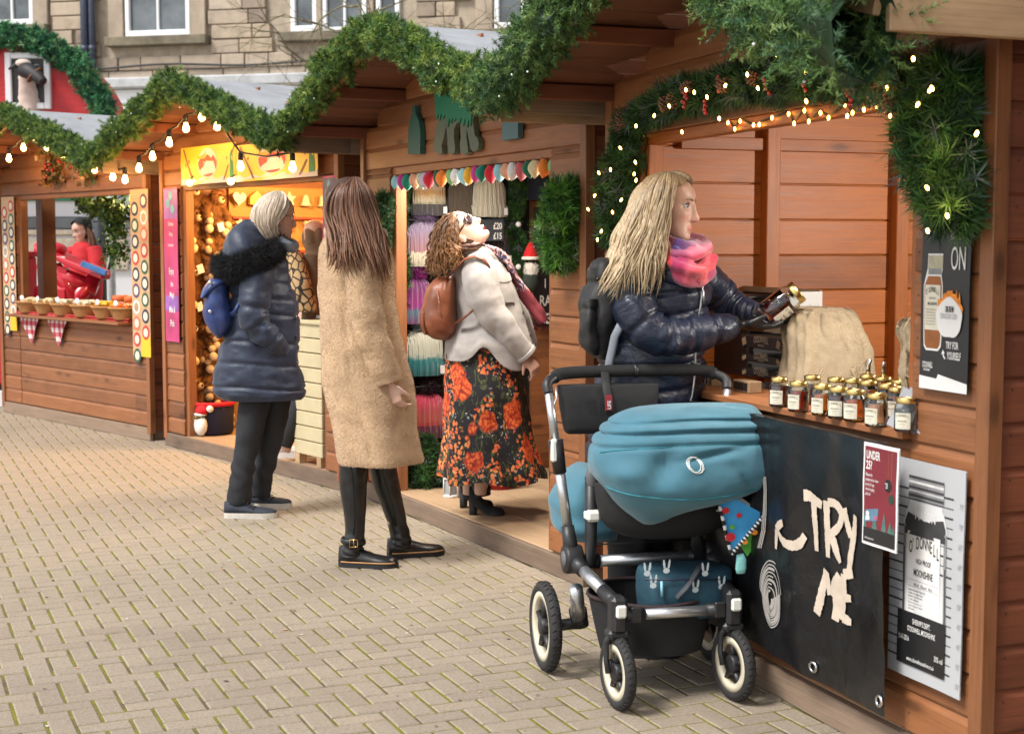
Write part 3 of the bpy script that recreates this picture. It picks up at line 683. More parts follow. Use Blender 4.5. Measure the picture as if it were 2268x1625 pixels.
def head(mb, o, R, s=1.0, dent=True):
    K = crom(HEAD, 40); seg = 40; rings = []
    for z, f, bk, hw in K:
        ring = []
        for j in range(seg):
            a = 2*math.pi*j/seg; c, sn = math.cos(a), math.sin(a); e = 2.25; q = (abs(c)**e+abs(sn)**e)**(-1/e)
            x = hw*c*q; y = (f+bk)/2+(f-bk)/2*sn*q
            if y > 0 and dent:
                for ex in (-.031, .031): y -= .013*math.exp(-(((x-ex)/.017)**2+((z-.012)/.013)**2))
                for ex in (-.043, .043): y += .005*math.exp(-(((x-ex)/.018)**2+((z+.02)/.017)**2))
                y -= .004*math.exp(-((x/.03)**2+((z+.083)/.006)**2))
            ring.append(o+R@(Vector((x, y, z))*s))
        rings.append(ring)
    mb.loft(rings)
    def pt(x, y, z): return o+R@(Vector((x, y, z))*s)
    mb.loft([[pt(x*w, y, z) for x, y in ((-1, .072), (-.55, yy), (0, yy+.003), (.55, yy), (1, .072))] for z, w, yy in ((.022, .007, .090), (.005, .008, .096), (-.012, .010, .104), (-.026, .013, .112), (-.035, .016, .110), (-.041, .014, .094), (-.044, .008, .084))])
    for z, rz, ry in ((-.0585, .0055, .0085), (-.0685, .0065, .0085)): mb.sphere(pt(0, .084, z), (.021*s, ry*s, rz*s), 12, R)
    for e in (-1, 1): mb.sphere(pt(e*.073, -.008, -.012), (.009*s, .018*s, .031*s), 10, R@Matrix.Rotation(.2, 3, 'X'))
def eyes(parent, o, R, s=1.0, brow=(.14, .09, .05), look=(0, 1, 0), wide=1.0):
    for e in (-1, 1):
        c = o+R@(Vector((e*.031, .0665, .012))*s); q = MB(); q.sphere(c, .0118*s, 14); ey = q.build('eye', EYEW, parent)
        l = (R@Vector(look).normalized()); q = MB(); q.lathe([(.0058*s, -.0005), (.0058*s, .0004), (.002*s, .0012)], c+l*.0113*s, 12, l.to_track_quat('Z', 'Y').to_matrix()); q.build('iris', IRIS, ey)
        q = MB(); q.tube([o+R@(Vector((e*(.031+dx), .0775-abs(dx)*.35, .0195-abs(dx)*.22-dx*.0))*s) for dx in (-.016, -.008, 0, .008, .016)], [.0015*s, .003*s, .0035*s, .003*s, .0015*s], 6); q.build('eyelid', LASH, ey)
        q = MB(); q.tube([o+R@(Vector((e*x, .0905-x*x*9, z))*s) for x, z in ((.012, .031), (.024, .0365), (.036, .0365), (.047, .030))], [.002*s, .0035*s, .003*s, .0012*s], 6); q.build('eyebrow', pm('brow_%d' % int(brow[0]*1000), brow, .9, .3, 200), parent)
def face_tint(me, o, R, s=1.0, lip=(.80, .36, .38)):
    V = np.array([v.co[:] for v in me.vertices]); L = (V-np.array(o))@np.array(R)/s; C = np.ones((len(V), 3))
    x, y, z = L[:, 0], L[:, 1], L[:, 2]; fr = y > .06
    w = np.exp(-((x/.019)**4+((z+.0635)/.0095)**4))*fr; C = C*(1-w[:, None])+np.array(lip)*w[:, None]
    for e in (-1, 1):
        w = .5*np.exp(-(((x-e*.042)/.02)**2+((z+.028)/.018)**2))*fr; C *= 1-w[:, None]*np.array([0, .28, .26])
    w = .4*np.exp(-((x/.016)**2+((z+.03)/.012)**2))*(y > .09); C *= 1-w[:, None]*np.array([0, .25, .22])
    a = me.color_attributes.new('tint', 'FLOAT_COLOR', 'POINT'); a.data.foreach_set('color', np.hstack([C, np.ones((len(C), 1))]).astype(np.float32).ravel())
def hand(mb, w, D, Nn, side, s=1.0, curl=(.3, .5, .4), spread=.12, thumb=.6, extra=None):
    """palm and five fingers: w wrist, D finger direction, Nn palm normal (the side the fingers close to), side +1/-1 which side the thumb leaves"""
    D = Vector(D).normalized(); Nn = Vector(Nn); Nn = (Nn-D*Nn.dot(D)).normalized(); S = D.cross(Nn)*side; w = Vector(w)
    mb.tube([w-D*.02*s, w+D*.015*s, w+D*.05*s, w+D*.083*s, w+D*.09*s], [.024*s, .030*s, .038*s, .037*s, .028*s], 12, squash=(S, .42))
    for k, (off, L, r) in enumerate(((.030, .072, .0085), (.010, .080, .009), (-.011, .075, .0085), (-.030, .058, .0075))):
        d = (D+S*off*spread*30*.3).normalized(); p = w+D*.078*s+S*off*s; pts = [p-D*.02*s, p]; ax = d.cross(Nn).normalized(); ang = 0
        for i, (f, c) in enumerate(zip((.45, .32, .23), curl)):
            ang += c*(1+.08*k); dd = d*math.cos(ang)+Nn*math.sin(ang); p = p+dd*L*f*s; pts.append(p)
        mb.tube(pts, [r*s, r*s*1.05, r*s, r*s*.92, r*s*.72], 8)
    d = (S*math.sin(thumb)+D*math.cos(thumb)+Nn*.35).normalized(); p = w+D*.018*s+S*.026*s
    mb.tube([p-S*.012*s, p+d*.022*s, p+(d+Nn*.1)*.045*s, p+(d*.9+Nn*.25+D*.2)*.066*s], [.013*s, .012*s, .0095*s, .007*s], 8)
HAIRM = {}
def hair_mat(name):
    m, t, b = nodes(name); a = N(t, 'ShaderNodeAttribute'); a.attribute_name = 'tint'; v = coords(t, (1, 1, .12)); f = noise(t, v, 170, 4)
    c = mix(t, 1.0, a.outputs['Color'], ramp(t, f, [(.3, (.55,)*3), (.5, (.95,)*3), (.7, (1.45,)*3)]), 'MULTIPLY'); t.links.new(c, b.inputs['Base Color']); b.inputs['Roughness'].default_value = .42; b.inputs['Specular IOR Level'].default_value = .35
    bump(t, b, f, .5, .003); return m
HAIR = hair_mat('hair')
def hair(parent, guides, n, r, cols, wave=.012, wl=9, jit=.012, seed=1, name='hair', tipcol=None, seg=5, cap=None, curl=0.0):
    """locks laid between neighbouring guide curves"""
    g = np.random.default_rng(seed); G = [crom(k, 26) for k in guides]; q = MB(); q.smooth = True
    for i in range(n):
        t = g.uniform(0, len(G)-1.001); k = int(t); f = t-k; cut = 1-.36*g.random()**1.6; m = 22
        C = (G[k]*(1-f)+G[k+1]*f); C = crom(C[:max(6, int(26*cut))], m); s = np.linspace(0, 1, m)[:, None]
        off = g.normal(0, jit, 3)[None]*(.3+.7*s); ph = 2.3*t+g.normal(0, .75); ax = unit((G[k+1]-G[k])[12]+g.normal(0, .01, 3)); ax2 = unit(np.cross(ax, [0, 0, 1.])); wv_ = wave*g.uniform(.55, 1.35)*np.clip(s-.12, 0, 1)**1.1
        P = C+off+ax[None]*np.sin(s*wl+ph)*wv_+ax2[None]*np.cos(s*wl*1.1+ph*1.3)*wv_*.6
        if curl: P += (ax[None]*np.sin(s*wl*2.6+ph*2)+ax2[None]*np.cos(s*wl*2.6+ph*2))*curl*s**.6
        c = np.array(cols[int(g.integers(len(cols)))])*g.uniform(.8, 1.2); rr = r*(g.uniform(.5, .9) if g.random() < .6 else g.uniform(1.0, 1.75))
        n0 = len(q.v); q.col = tuple(c); q.tube([tuple(p) for p in P], [rr*(.55+.6*math.sin(math.pi*min(1, .25+x*.75)))*(1 if x < .8 else 1-(x-.8)*4.2) for x in s[:, 0]], seg, squash=((0, 0, 1), .55))
        if tipcol is not None:
            for vi in range(n0, len(q.v)):
                x = ((vi-n0)//seg)/(m-1); q.c[vi] = tuple(np.array(c)*(1-x*.75)+np.array(tipcol)*x*.75)
    if cap is not None:
        q.col = tuple(np.array(cols[0])*.9); cap(q)
    return q.build(name, HAIR, parent, fix=False)
def scalp(o, R, s, fwd=.3, sc=1.09):
    """close cap over the skull, open at the face"""
    def f(q):
        K = crom(HEAD, 26); rings = []
        for z, fr, bk, hw in K[7:]:
            ring = []
            for j in range(25):
                lim = math.radians(min(80, 6 if z < .05 else 6+(z-.05)/.045*74)); a = math.pi/2+(math.pi/2-lim)+ (2*math.pi-2*(math.pi/2-lim))*j/24
                c, sn = math.cos(a), math.sin(a); e = 2.25; qq = (abs(c)**e+abs(sn)**e)**(-1/e); ring.append(o+R@(Vector((hw*c*qq*sc, ((fr+bk)/2+(fr-bk)/2*sn*qq)*sc, z*sc))*s))
            rings.append(ring)
        q.loft(rings, cap=False, closed=False)
    return f
def shoe(parent, H, Tt, wd, ht, mu, ms, name='shoe', heel=0.0, sole=.022, welt=None, toe=.5):
    """H heel and Tt toe on the ground (local), upper with instep height ht"""
    H = Vector(H); Tt = Vector(Tt); d = (Tt-H); L = d.length; d.normalize(); s = Vector((0, 0, 1)).cross(d); U = Vector((0, 0, 1)); hl = lambda t: heel*max(0, 1-t/.55)**1.3 if heel else 0
    def outline(t):  # half width along the foot
        return wd*(.62+.1*math.sin(t*9)*.2+.38*math.sin(min(1, t*1.25)*math.pi*.5))*(1 if t < .72 else math.sqrt(max(.0, 1-((t-.72)/.285)**2)))*(1 if t > .06 else .75+.25*t/.06)
    q = MB(); rings = []
    for i in range(23):
        t = i/22*.985; w2 = max(.004, outline(t))*.96; h = ht*(.8+1.1*t if t < .18 else (1-.55*min(1, (t-.18)/.42)**.8)) if t < .6 else ht*(.45-.20*(t-.6)/.4)
        if t > .9: h *= 1-((t-.9)/.1)**2*.55
        c = H+d*(t*L)+U*(sole+hl(t)); rings.append([c+s*(w2*math.cos(a)*(1-.35*max(0, math.sin(a))**2))+U*(h*max(0, math.sin(a))**.8 if math.sin(a) > 0 else 0) for a in [2*math.pi*j/18 for j in range(18)]])
    q.loft(rings); o = q.build(name, mu, parent)
    q = MB(); n = 20; top = []; bot = []
    ts = [i/n for i in range(n+1)]
    L1 = [H+d*(t*L)+s*outline(t)+U*(sole+hl(t)+.003) for t in ts]+[H+d*(t*L)-s*outline(t)+U*(sole+hl(t)+.003) for t in reversed(ts)]
    m = len(L1); B1 = [p-U*(sole+.003 if not heel else .012) for p in L1]; q.add(L1+B1, [tuple(range(m)), tuple(reversed(range(m, 2*m)))]+[(i, i+m, (i+1) % m+m, (i+1) % m) for i in range(m)], smooth=False)
    q.build('sole', ms, o)
    if heel:
        q = MB(); q.loft([[H+d*(cx*L)+d*(e[0]*lx*L)+s*(e[1]*wd*k)+U*z for e in ((-1, -.8), (1, -1), (1, 1), (-1, .8))] for z, cx, lx, k in ((sole+heel*.93, .11, .13, .62), (heel*.45, .105, .105, .52), (0, .10, .10, .50))]); q.build('heel', ms, o)
    if welt:
        q = MB(); q.tube([p+U*.001 for p in L1[1:n]+L1[n+2:-1]], .0035, 6); q.build('welt', welt, o)
    return o
def person(label, fig, group=None): return thing('person', label, 'person', tuple(fig.o), fig.ang, group)
def loc(fig, x, y, z=0.0):
    g = ground(x, y, z) - fig.o; return Vector((float(g@fig.u), float(g@fig.w), z))
def V3(fig, x, y, d): return Vector(fig.p(x, y, d))
BLK = pm('black_leather', (.012, .012, .013), .32, .3, 30, .25, bscale=260, bdist=.0015); BLKS = pm('black_rubber', (.014, .014, .015), .7, .2, 20)
# ================================================================ woman in the teddy coat
def coat_woman():
    fg = Fig(806, 1249); P = person('brown haired woman in tan teddy coat and tall black boots, seen from behind', fg)
    TED = pm('teddy_fleece', (.55, .375, .225), .95, .16, 9, .8, bscale=130, bdist=.006, sheen=.3); rows = [
        (497, 760, 820, .06, -.02), (508, 735, 838, .10, -.01), (524, 722, 852, .125, 0), (545, 711, 864, .145, 0), (575, 706, 873, .155, 0), (615, 704, 877, .16, 0), (657, 707, 876, .16, 0), (713, 711, 884, .165, 0), (769, 713, 898, .17, 0), (824, 714, 909, .175, 0), (880, 724, 917, .18, 0), (928, 735, 921, .185, 0), (984, 742, 927, .19, 0), (1010, 744, 932, .19, 0), (1022, 748, 930, .185, 0)]
    ph = lambda u, a, p: .008*math.sin(a*5+p.z*3+1)*min(1, u*1.5)*(.4+u)+.012*fn(p, 4, 3)+.0025*fn(p, 14, 8)-.010*math.exp(-((a-4.45-.15*math.sin(p.z*5))/.05)**2)*(u > .15)
    q = MB(); loft_px(q, fg, rows, 80, 64, ph, 2.2, hem=.05); coat = q.build('coat', TED, P)
    fuzz(coat, 90000, .006, .0021, attr_mat('teddy_pile', .95, sheen=.4), 'pile', (.1, 0, -.9), 3, .5, (.60, .42, .262))
    # collar
    q = MB(); sweep(q, [(*fg.p(728, 512, -.07), .03), (*fg.p(770, 519, -.14), .038), (*fg.p(815, 520, -.12), .036), (*fg.p(846, 520, -.02), .03)], 24, 14, lambda u, a, p: .006*fn(p, 12)); q.build('collar', TED, coat)
    # near arm, hanging, and the far shoulder
    A = [(*fg.p(806, 545, -.09), .072), (*fg.p(803, 580, -.125), .079), (*fg.p(804, 630, -.15), .076), (*fg.p(811, 690, -.165), .072), (*fg.p(825, 745, -.17), .069), (*fg.p(843, 795, -.165), .064), (*fg.p(858, 834, -.16), .060), (*fg.p(862, 846, -.16), .056)]
    q = MB(); sweep(q, A, 60, 30, lambda u, a, p: .007*fn(p, 9, 2)+.003*math.sin(u*34+a)*math.exp(-((u-.55)/.22)**2)); sl = q.build('sleeve', TED, coat)
    fuzz(sl, 24000, .006, .0021, MATS['teddy_pile'], 'pile', (.1, 0, -.9), 4, .5, (.60, .42, .262))
    B = [(*fg.p(742, 552, .04), .065), (*fg.p(737, 620, .07), .065), (*fg.p(742, 700, .09), .06)]
    q = MB(); sweep(q, B, 30, 22, lambda u, a, p: .007*fn(p, 9, 2)); q.build('sleeve', TED, coat)
    # body
    hc = V3(fg, 779, 452, -.02); R = basis((.80, .52, .26), (-.2, .0, 1)); S = 1.0; b = MB(); head(b, hc, R, S)
    b.tube([V3(fg, 782, 540, 0), V3(fg, 782, 500, -.01), hc-Vector((.01, 0, .03))], [.062, .054, .05], 14)
    b.tube([V3(fg, 800, 940, 0), V3(fg, 800, 800, 0), V3(fg, 790, 620, 0), V3(fg, 788, 545, 0)], [.07, .11, .11, .08], 16)
    b.tube([tuple(a[:3]) for a in A], [.04]*4+[.035, .032, .028, .027], 10); hw = Vector(fg.p(866, 850, -.16)); hand(b, hw, (.30, -.05, -.95), (.55, .5, 0), 1, .98, (.5, .75, .6), .1, .5)
    b.tube([V3(fg, 788, 900, 0), V3(fg, 783, 1035, -.02), V3(fg, 786, 1180, -.02)], [.075, .048, .032], 12); b.tube([V3(fg, 825, 900, .05), V3(fg, 848, 1025, .09), V3(fg, 876, 1165, .13)], [.075, .048, .032], 12)
    me = remesh(b, 'body', SKIN, .006); face_tint(me, hc, R, S); obj('body', me, P); eyes(P, hc, R, S)
    # boots
    for (hx, hy, tx, ty, sh) in ((752, 1252, 882, 1256, [(786, 1180, .043), (786, 1140, .048), (783, 1090, .058), (783, 1050, .063), (783, 1022, .064)]), (859, 1235, 984, 1226, [(880, 1160, .043), (873, 1130, .048), (858, 1080, .058), (850, 1045, .061), (846, 1018, .062)])):
        H = loc(fg, hx, hy); T2 = loc(fg, tx, ty); d = (T2-H).normalized(); bo = shoe(P, H, T2, .046, .085, BLK, BLKS, 'boot', welt=pm('tan_welt', (.42, .22, .09), .5), sole=.02)
        dm = (H+d*.06).y; q = MB(); C = [((H+d*.058).x, dm, .045, .047), ((H+d*.060).x, dm, .090, .047)]+[(*fg.p(x, y, dm*(1-k*.08)), r) for k, (x, y, r) in enumerate(sh)]
        sweep(q, C, 50, 26, lambda u, a, p: .004*math.sin(u*60+a*2)*math.exp(-((u-.10)/.12)**2)+.0025*fn(p, 20)); q.build('shaft', BLK, bo)
        q = MB(); q.tube([Vector(c[:3])+Vector((-.006+.008*math.sin(k), -c[3]-.002, 0)) for k, c in enumerate(C[2:])], .0022, 6); q.build('zip', pm('dark_zip', (.03, .03, .03), .3, metal=.7), bo)
        if hx < 800:
            c = Vector(C[1][:3])+Vector((.003, 0, .022)); q = MB(); q.tube([c+Vector((math.cos(a)*.052, math.sin(a)*.050, -.006*math.cos(a))) for a in [i*2*math.pi/24 for i in range(24)]], .013, 6, closed=True, squash=((0, 0, 1), .3)); st = q.build('strap', BLK, bo)
            q = MB(); cc = c+Vector((.002, -.056, 0)); e = [(-.017, -.016), (.017, -.016), (.017, .016), (-.017, .016)]; q.tube([cc+Vector((x, 0, z)) for x, z in e], .0028, 6, closed=True); q.tube([cc+Vector((0, 0, -.016)), cc+Vector((0, 0, .016))], .0018, 6); q.build('buckle', pm('brass', (.72, .47, .16), .25, .1, 30, 0, metal=1), st)
    # hair
    def top(x, y, d): return tuple(V3(fg, x, y, d))
    cr = (786, 400, -.02)
    gs = [[top(782, 400, -.03), top(741, 428, -.05), top(727, 470, -.06), top(735, 520, -.13), top(731, 560, -.17), top(722, 592, -.19)],
          [top(782, 400, -.04), top(748, 426, -.11), top(736, 474, -.13), top(752, 520, -.165), top(765, 560, -.20), top(752, 602, -.21)],
          [top(784, 399, -.04), top(768, 424, -.135), top(764, 470, -.15), top(776, 520, -.175), top(780, 575, -.225), top(796, 630, -.225)],
          [top(788, 399, -.04), top(790, 424, -.14), top(797, 470, -.15), top(815, 520, -.17), top(830, 570, -.205), top(846, 618, -.20)],
          [top(790, 399, -.03), top(806, 424, -.12), top(819, 470, -.125), top(832, 520, -.14), top(844, 575, -.17), top(860, 638, -.17)],
          [top(792, 400, -.02), top(818, 428, -.07), top(829, 470, -.075), top(836, 505, -.09), top(850, 535, -.11), top(858, 600, -.13)]]
    hcol = [(.070, .033, .021), (.105, .050, .033), (.14, .070, .048), (.048, .023, .015), (.18, .092, .062)]
    hair(P, gs, 480, .0062, hcol, .014, 9, .013, 5, tipcol=(.28, .14, .08), cap=scalp(hc, R, 1.0, sc=1.045))
    hair(P, [[top(822, 430, -.03), top(832, 470, .0), top(842, 505, -.04), top(857, 532, -.06), top(850, 545, -.07)], [top(818, 430, 0), top(831, 468, .03), top(838, 500, .0), top(850, 528, -.03), top(846, 545, -.03)]], 14, .006, hcol, .006, 6, .004, 6, name='hair_strand', tipcol=(.2, .11, .07))
coat_woman()
# ================================================================ woman in the navy parka
def parka_woman():
    fg = Fig(565, 1138); P = person('grey blonde woman in navy parka with fur trimmed hood, hand in pocket', fg)
    m, t, b = nodes('navy_nylon'); v = coords(t, (1, 1, 1)); t.links.new(ramp(t, noise(t, v, 7, 4), [(.3, (.010, .017, .040)), (.7, (.015, .026, .058))]), b.inputs['Base Color']); b.inputs['Roughness'].default_value = .52; b.inputs['Sheen Weight'].default_value = .15; bump(t, b, noise(t, v, 38, 4, .55, .8), .35, .008); NAV = m
    rows = [(556, 560, 612, .05, 0), (566, 532, 630, .10, 0), (585, 512, 638, .14, 0), (609, 503, 641, .155, 0), (657, 506, 654, .165, 0), (694, 504, 660, .165, 0), (725, 497, 662, .165, 0), (760, 488, 663, .17, 0), (800, 480, 664, .18, 0), (843, 472, 673, .19, 0), (868, 474, 679, .195, 0), (882, 490, 674, .185, 0)]
    qz = [fg.p(600, y, 0)[2] for y in (622, 655, 690, 752, 800, 852)]
    def dq(u, a, p):
        z = p.z+.06*(p.x-.05)*math.cos(a) + .012*math.sin(p.x*9); d = 0
        for k in qz: d -= .011*math.exp(-((z-k)/.009)**2)
        return d+.009*math.exp(-((a-5.72)/.085)**4)+.012*fn(p, 6, 1)+.006*fn(p, 16, 5)+.006*fn((p.x*3, p.y*3, p.z), 9, 2)-.012*math.exp(-((a-math.radians(292))/.035)**2)
    q = MB(); KP = loft_px(q, fg, rows, 110, 60, dq, 2.3, hem=.05); coat = q.build('parka', NAV, P)
    A = [(*fg.p(573, 588, -.10), .072), (*fg.p(570, 615, -.14), .084), (*fg.p(565, 660, -.17), .082), (*fg.p(562, 700, -.18), .078), (*fg.p(577, 728, -.18), .070), (*fg.p(600, 752, -.175), .062), (*fg.p(618, 768, -.15), .048), (*fg.p(628, 778, -.11), .035)]
    def sq(u, a, p): return -.013*math.exp(-((u-.36)/.018)**2)-.012*math.exp(-((u-.52)/.016)**2)-.011*math.exp(-((u-.72)/.016)**2)+.010*fn(p, 9, 4)+.007*math.sin(u*40+a*1.5)*math.exp(-((u-.55)/.14)**2)
    q = MB(); sweep(q, A, 90, 30, sq); q.build('sleeve', NAV, coat)
    B = [(*fg.p(606, 590, .09), .07), (*fg.p(610, 660, .13), .07), (*fg.p(620, 720, .13), .06)]; q = MB(); sweep(q, B, 40, 20, sq); q.build('sleeve', NAV, coat)
    for y in (640, 700, 742, 800): 
        z = fg.p(650, y, 0)[2]; k = min(KP, key=lambda r: abs(r[2]-z)); aa = 5.72; e = 2.3; c, sn = math.cos(aa), math.sin(aa); qq = (abs(c)**e+abs(sn)**e)**(-1/e); nn = Vector((c/k[3], sn/k[4], 0)).normalized(); pp = Vector((k[0]+k[3]*c*qq, sn*qq*k[4], z))+nn*.010
        MB().lathe([(.009, 0), (.009, .004), (.004, .006)], pp, 10, nn.to_track_quat('Z', 'Y').to_matrix()).build('snap_button', pm('dull_snap', (.2, .2, .22), .3, metal=.9), coat)
    # hood thrown back, fur edge
    q = MB(); rows = [(486, 545, 562, .02, -.02), (497, 522, 580, .07, -.02), (515, 503, 588, .11, -.02), (535, 495, 596, .13, -.03), (555, 492, 600, .145, -.03), (575, 496, 604, .14, -.03), (590, 505, 600, .11, -.03)]
    loft_px(q, fg, rows, 40, 36, lambda u, a, p: .012*fn(p, 8, 6)+.012*math.sin(a*3+p.z*14), 2.1); hd = q.build('hood', NAV, coat)
    F = [(*fg.p(491, 582, .06), .045), (*fg.p(503, 596, -.07), .052), (*fg.p(535, 590, -.17), .052), (*fg.p(570, 574, -.19), .050), (*fg.p(603, 560, -.15), .042), (*fg.p(612, 540, -.05), .035), (*fg.p(598, 520, .03), .03), (*fg.p(585, 500, .06), .026)]
    q = MB(); sweep(q, F, 40, 16, lambda u, a, p: .008*fn(p, 20)); fr = q.build('fur_trim', pm('black_fur', (.014, .014, .016), .9, .3, 60, .6), hd)
    fuzz(fr, 16000, .045, .003, MATS['black_fur'], 'fur', (0, 0, -.3), 8, .7)
    q = MB(); sweep(q, [(*fg.p(618, 532, -.09), .028), (*fg.p(636, 545, -.10), .03), (*fg.p(650, 548, -.03), .028), (*fg.p(645, 540, .05), .026), (*fg.p(615, 535, .06), .026)], 30, 14, lambda u, a, p: .007*fn(p, 22)); q.build('scarf', pm('grey_wool', (.17, .20, .24), .9, .2, 60, .4), P)
    # trousers and shoes
    JN = pm('black_denim', (.014, .015, .019), .8, .3, 40, .4, bscale=300, bdist=.001)
    for C, h, tt in (([(*fg.p(575, 860, -.03), .085), (*fg.p(563, 900, -.05), .082), (*fg.p(545, 1000, -.07), .062), (*fg.p(534, 1060, -.07), .060), (*fg.p(529, 1108, -.06), .062), (*fg.p(528, 1118, -.06), .06)], (498, 1146), (614, 1146)), ([(*fg.p(610, 860, .05), .085), (*fg.p(608, 900, .05), .082), (*fg.p(596, 980, .06), .064), (*fg.p(581, 1050, .08), .056), (*fg.p(577, 1090, .10), .054), (*fg.p(577, 1100, .10), .05)], (548, 1124), (647, 1124))):
        q = MB(); sweep(q, C, 60, 26, lambda u, a, p: .006*fn(p, 12, 3)+.005*math.sin(u*50+a*2)*math.exp(-((u-.52)/.1)**2)+.006*math.sin(u*70+a)*math.exp(-((u-.93)/.06)**2)); q.build('trouser_leg', JN, P)
        s = shoe(P, loc(fg, *h), loc(fg, *tt), .044, .075, pm('navy_canvas', (.018, .024, .04), .7, .2, 60, .3), pm('off_white_rubber', (.55, .52, .46), .6, .15, 20), 'shoe', sole=.026)
        d = (loc(fg, *tt)-loc(fg, *h)); q = MB()
        for k in range(4): c = loc(fg, *h)+d*(.40+.06*k)+Vector((0, -.012, .094-.012*k)); q.tube([c+Vector((-.012, -.022, -.008)), c+Vector((0, 0, .004)), c+Vector((.012, .03, -.004))], .003, 5)
        q.build('laces', pm('black_lace', (.02, .02, .025), .9), s)
    # body, head
    hc = V3(fg, 612, 482, .0); R = basis((.93, .36, -.10), (.10, 0, 1)); S = 1.02; b = MB(); head(b, hc, R, S)
    b.tube([V3(fg, 600, 575, 0), V3(fg, 605, 530, 0), hc-Vector((.02, 0, .05))], [.065, .055, .05], 14); b.tube([V3(fg, 590, 870, 0), V3(fg, 590, 760, 0), V3(fg, 580, 640, 0), V3(fg, 585, 580, 0)], [.13, .14, .13, .09], 14)
    b.tube([a[:3] for a in A[:-2]]+[tuple(fg.p(612, 762, -.10))], [.045, .045, .045, .04, .035, .03, .026], 10); hand(b, fg.p(612, 762, -.10), (.6, .35, -.7), (0, 1, 0), 1, .85)
    for C in ([(585, 860, -.02), (545, 1000, -.07), (529, 1110, -.06)], [(605, 860, .05), (596, 980, .06), (577, 1095, .1)]): b.tube([V3(fg, *c) for c in C], [.05, .042, .033], 10)
    me = remesh(b, 'body', SKIN, .0058); face_tint(me, hc, R, S, (.78, .5, .5)); obj('body', me, P); eyes(P, hc, R, S, (.4, .33, .27), (0.2, 1, -.1))
    q = lambda x, y, d: tuple(V3(fg, x, y, d))
    gs = [[q(612, 428, .02), q(590, 436, .07), q(568, 462, .08), q(564, 490, .07), q(575, 512, .05), q(584, 522, .03)], [q(612, 427, 0), q(586, 438, -.02), q(562, 466, -.02), q(560, 492, -.02), q(574, 512, -.04), q(588, 524, -.05)],
          [q(614, 427, -.02), q(592, 438, -.08), q(574, 466, -.10), q(573, 494, -.105), q(586, 515, -.10), q(600, 534, -.09)], [q(616, 427, -.02), q(606, 438, -.10), q(594, 466, -.125), q(592, 492, -.125), q(600, 515, -.115), q(612, 540, -.10)],
          [q(620, 428, -.03), q(624, 438, -.095), q(617, 464, -.125), q(607, 485, -.125), q(605, 506, -.115), q(616, 532, -.10)], [q(622, 429, -.03), q(637, 442, -.07), q(637, 462, -.085), q(624, 480, -.105), q(613, 496, -.11), q(617, 520, -.10)]]
    hair(P, gs, 420, .006, [(.50, .41, .32), (.56, .47, .38), (.42, .33, .25), (.62, .54, .45)], .005, 5, .007, 9, tipcol=(.62, .50, .38), cap=scalp(hc, R, S, sc=1.045))
    # glasses arm
    g = MB(); g.tube([hc+R@Vector((.074, -.01, .012)), hc+R@Vector((.072, .075, .016))], .0018, 6); g.build('glasses_arm', pm('thin_frame', (.25, .18, .12), .3, metal=.5), P)
    # blue rucksack worn on the back
    bag = thing('backpack', 'blue leather backpack on the back of the navy parka', 'backpack', tuple(fg.o), fg.ang); BL = pm('blue_leather', (.028, .05, .17), .33, .2, 12, .3, bscale=180, bdist=.002)
    qq = MB(); loft_px(qq, fg, [(618, 468, 496, .10, -.02), (632, 460, 506, .125, -.02), (660, 452, 511, .135, -.02), (690, 449, 516, .14, -.02), (715, 456, 514, .14, -.02), (735, 470, 504, .12, -.02), (748, 480, 492, .07, -.02)], 40, 36, lambda u, a, p: .008*fn(p, 9, 2)+.006*math.sin(p.x*40+p.z*25), 2.8); bb = qq.build('bag_body', BL, bag)
    qq = MB(); loft_px(qq, fg, [(617, 466, 492, .11, -.02), (624, 460, 502, .135, -.02), (640, 449, 480, .14, -.02), (658, 444, 456, .13, -.02)], 20, 30, None, 2.8); qq.build('flap', BL, bag)
    for y in (626, 690): p = fg.p(466, y, -.16); MB().sphere(p, (.012, .004, .009), 8).build('clasp', pm('steel', (.6, .6, .62), .25, .1, 20, 0, metal=1), bag)
    qq = MB(); qq.tube([fg.p(492, 622, -.1), fg.p(505, 600, -.12), fg.p(520, 590, -.13)], .016, 6, squash=((1, 0, 0), .3)); qq.build('strap', BL, bag); qq = MB(); qq.tube([fg.p(510, 700, -.13), fg.p(522, 690, -.14), fg.p(535, 668, -.15)], .014, 6, squash=((1, 0, 0), .3)); qq.build('strap', BL, bag)
parka_woman()
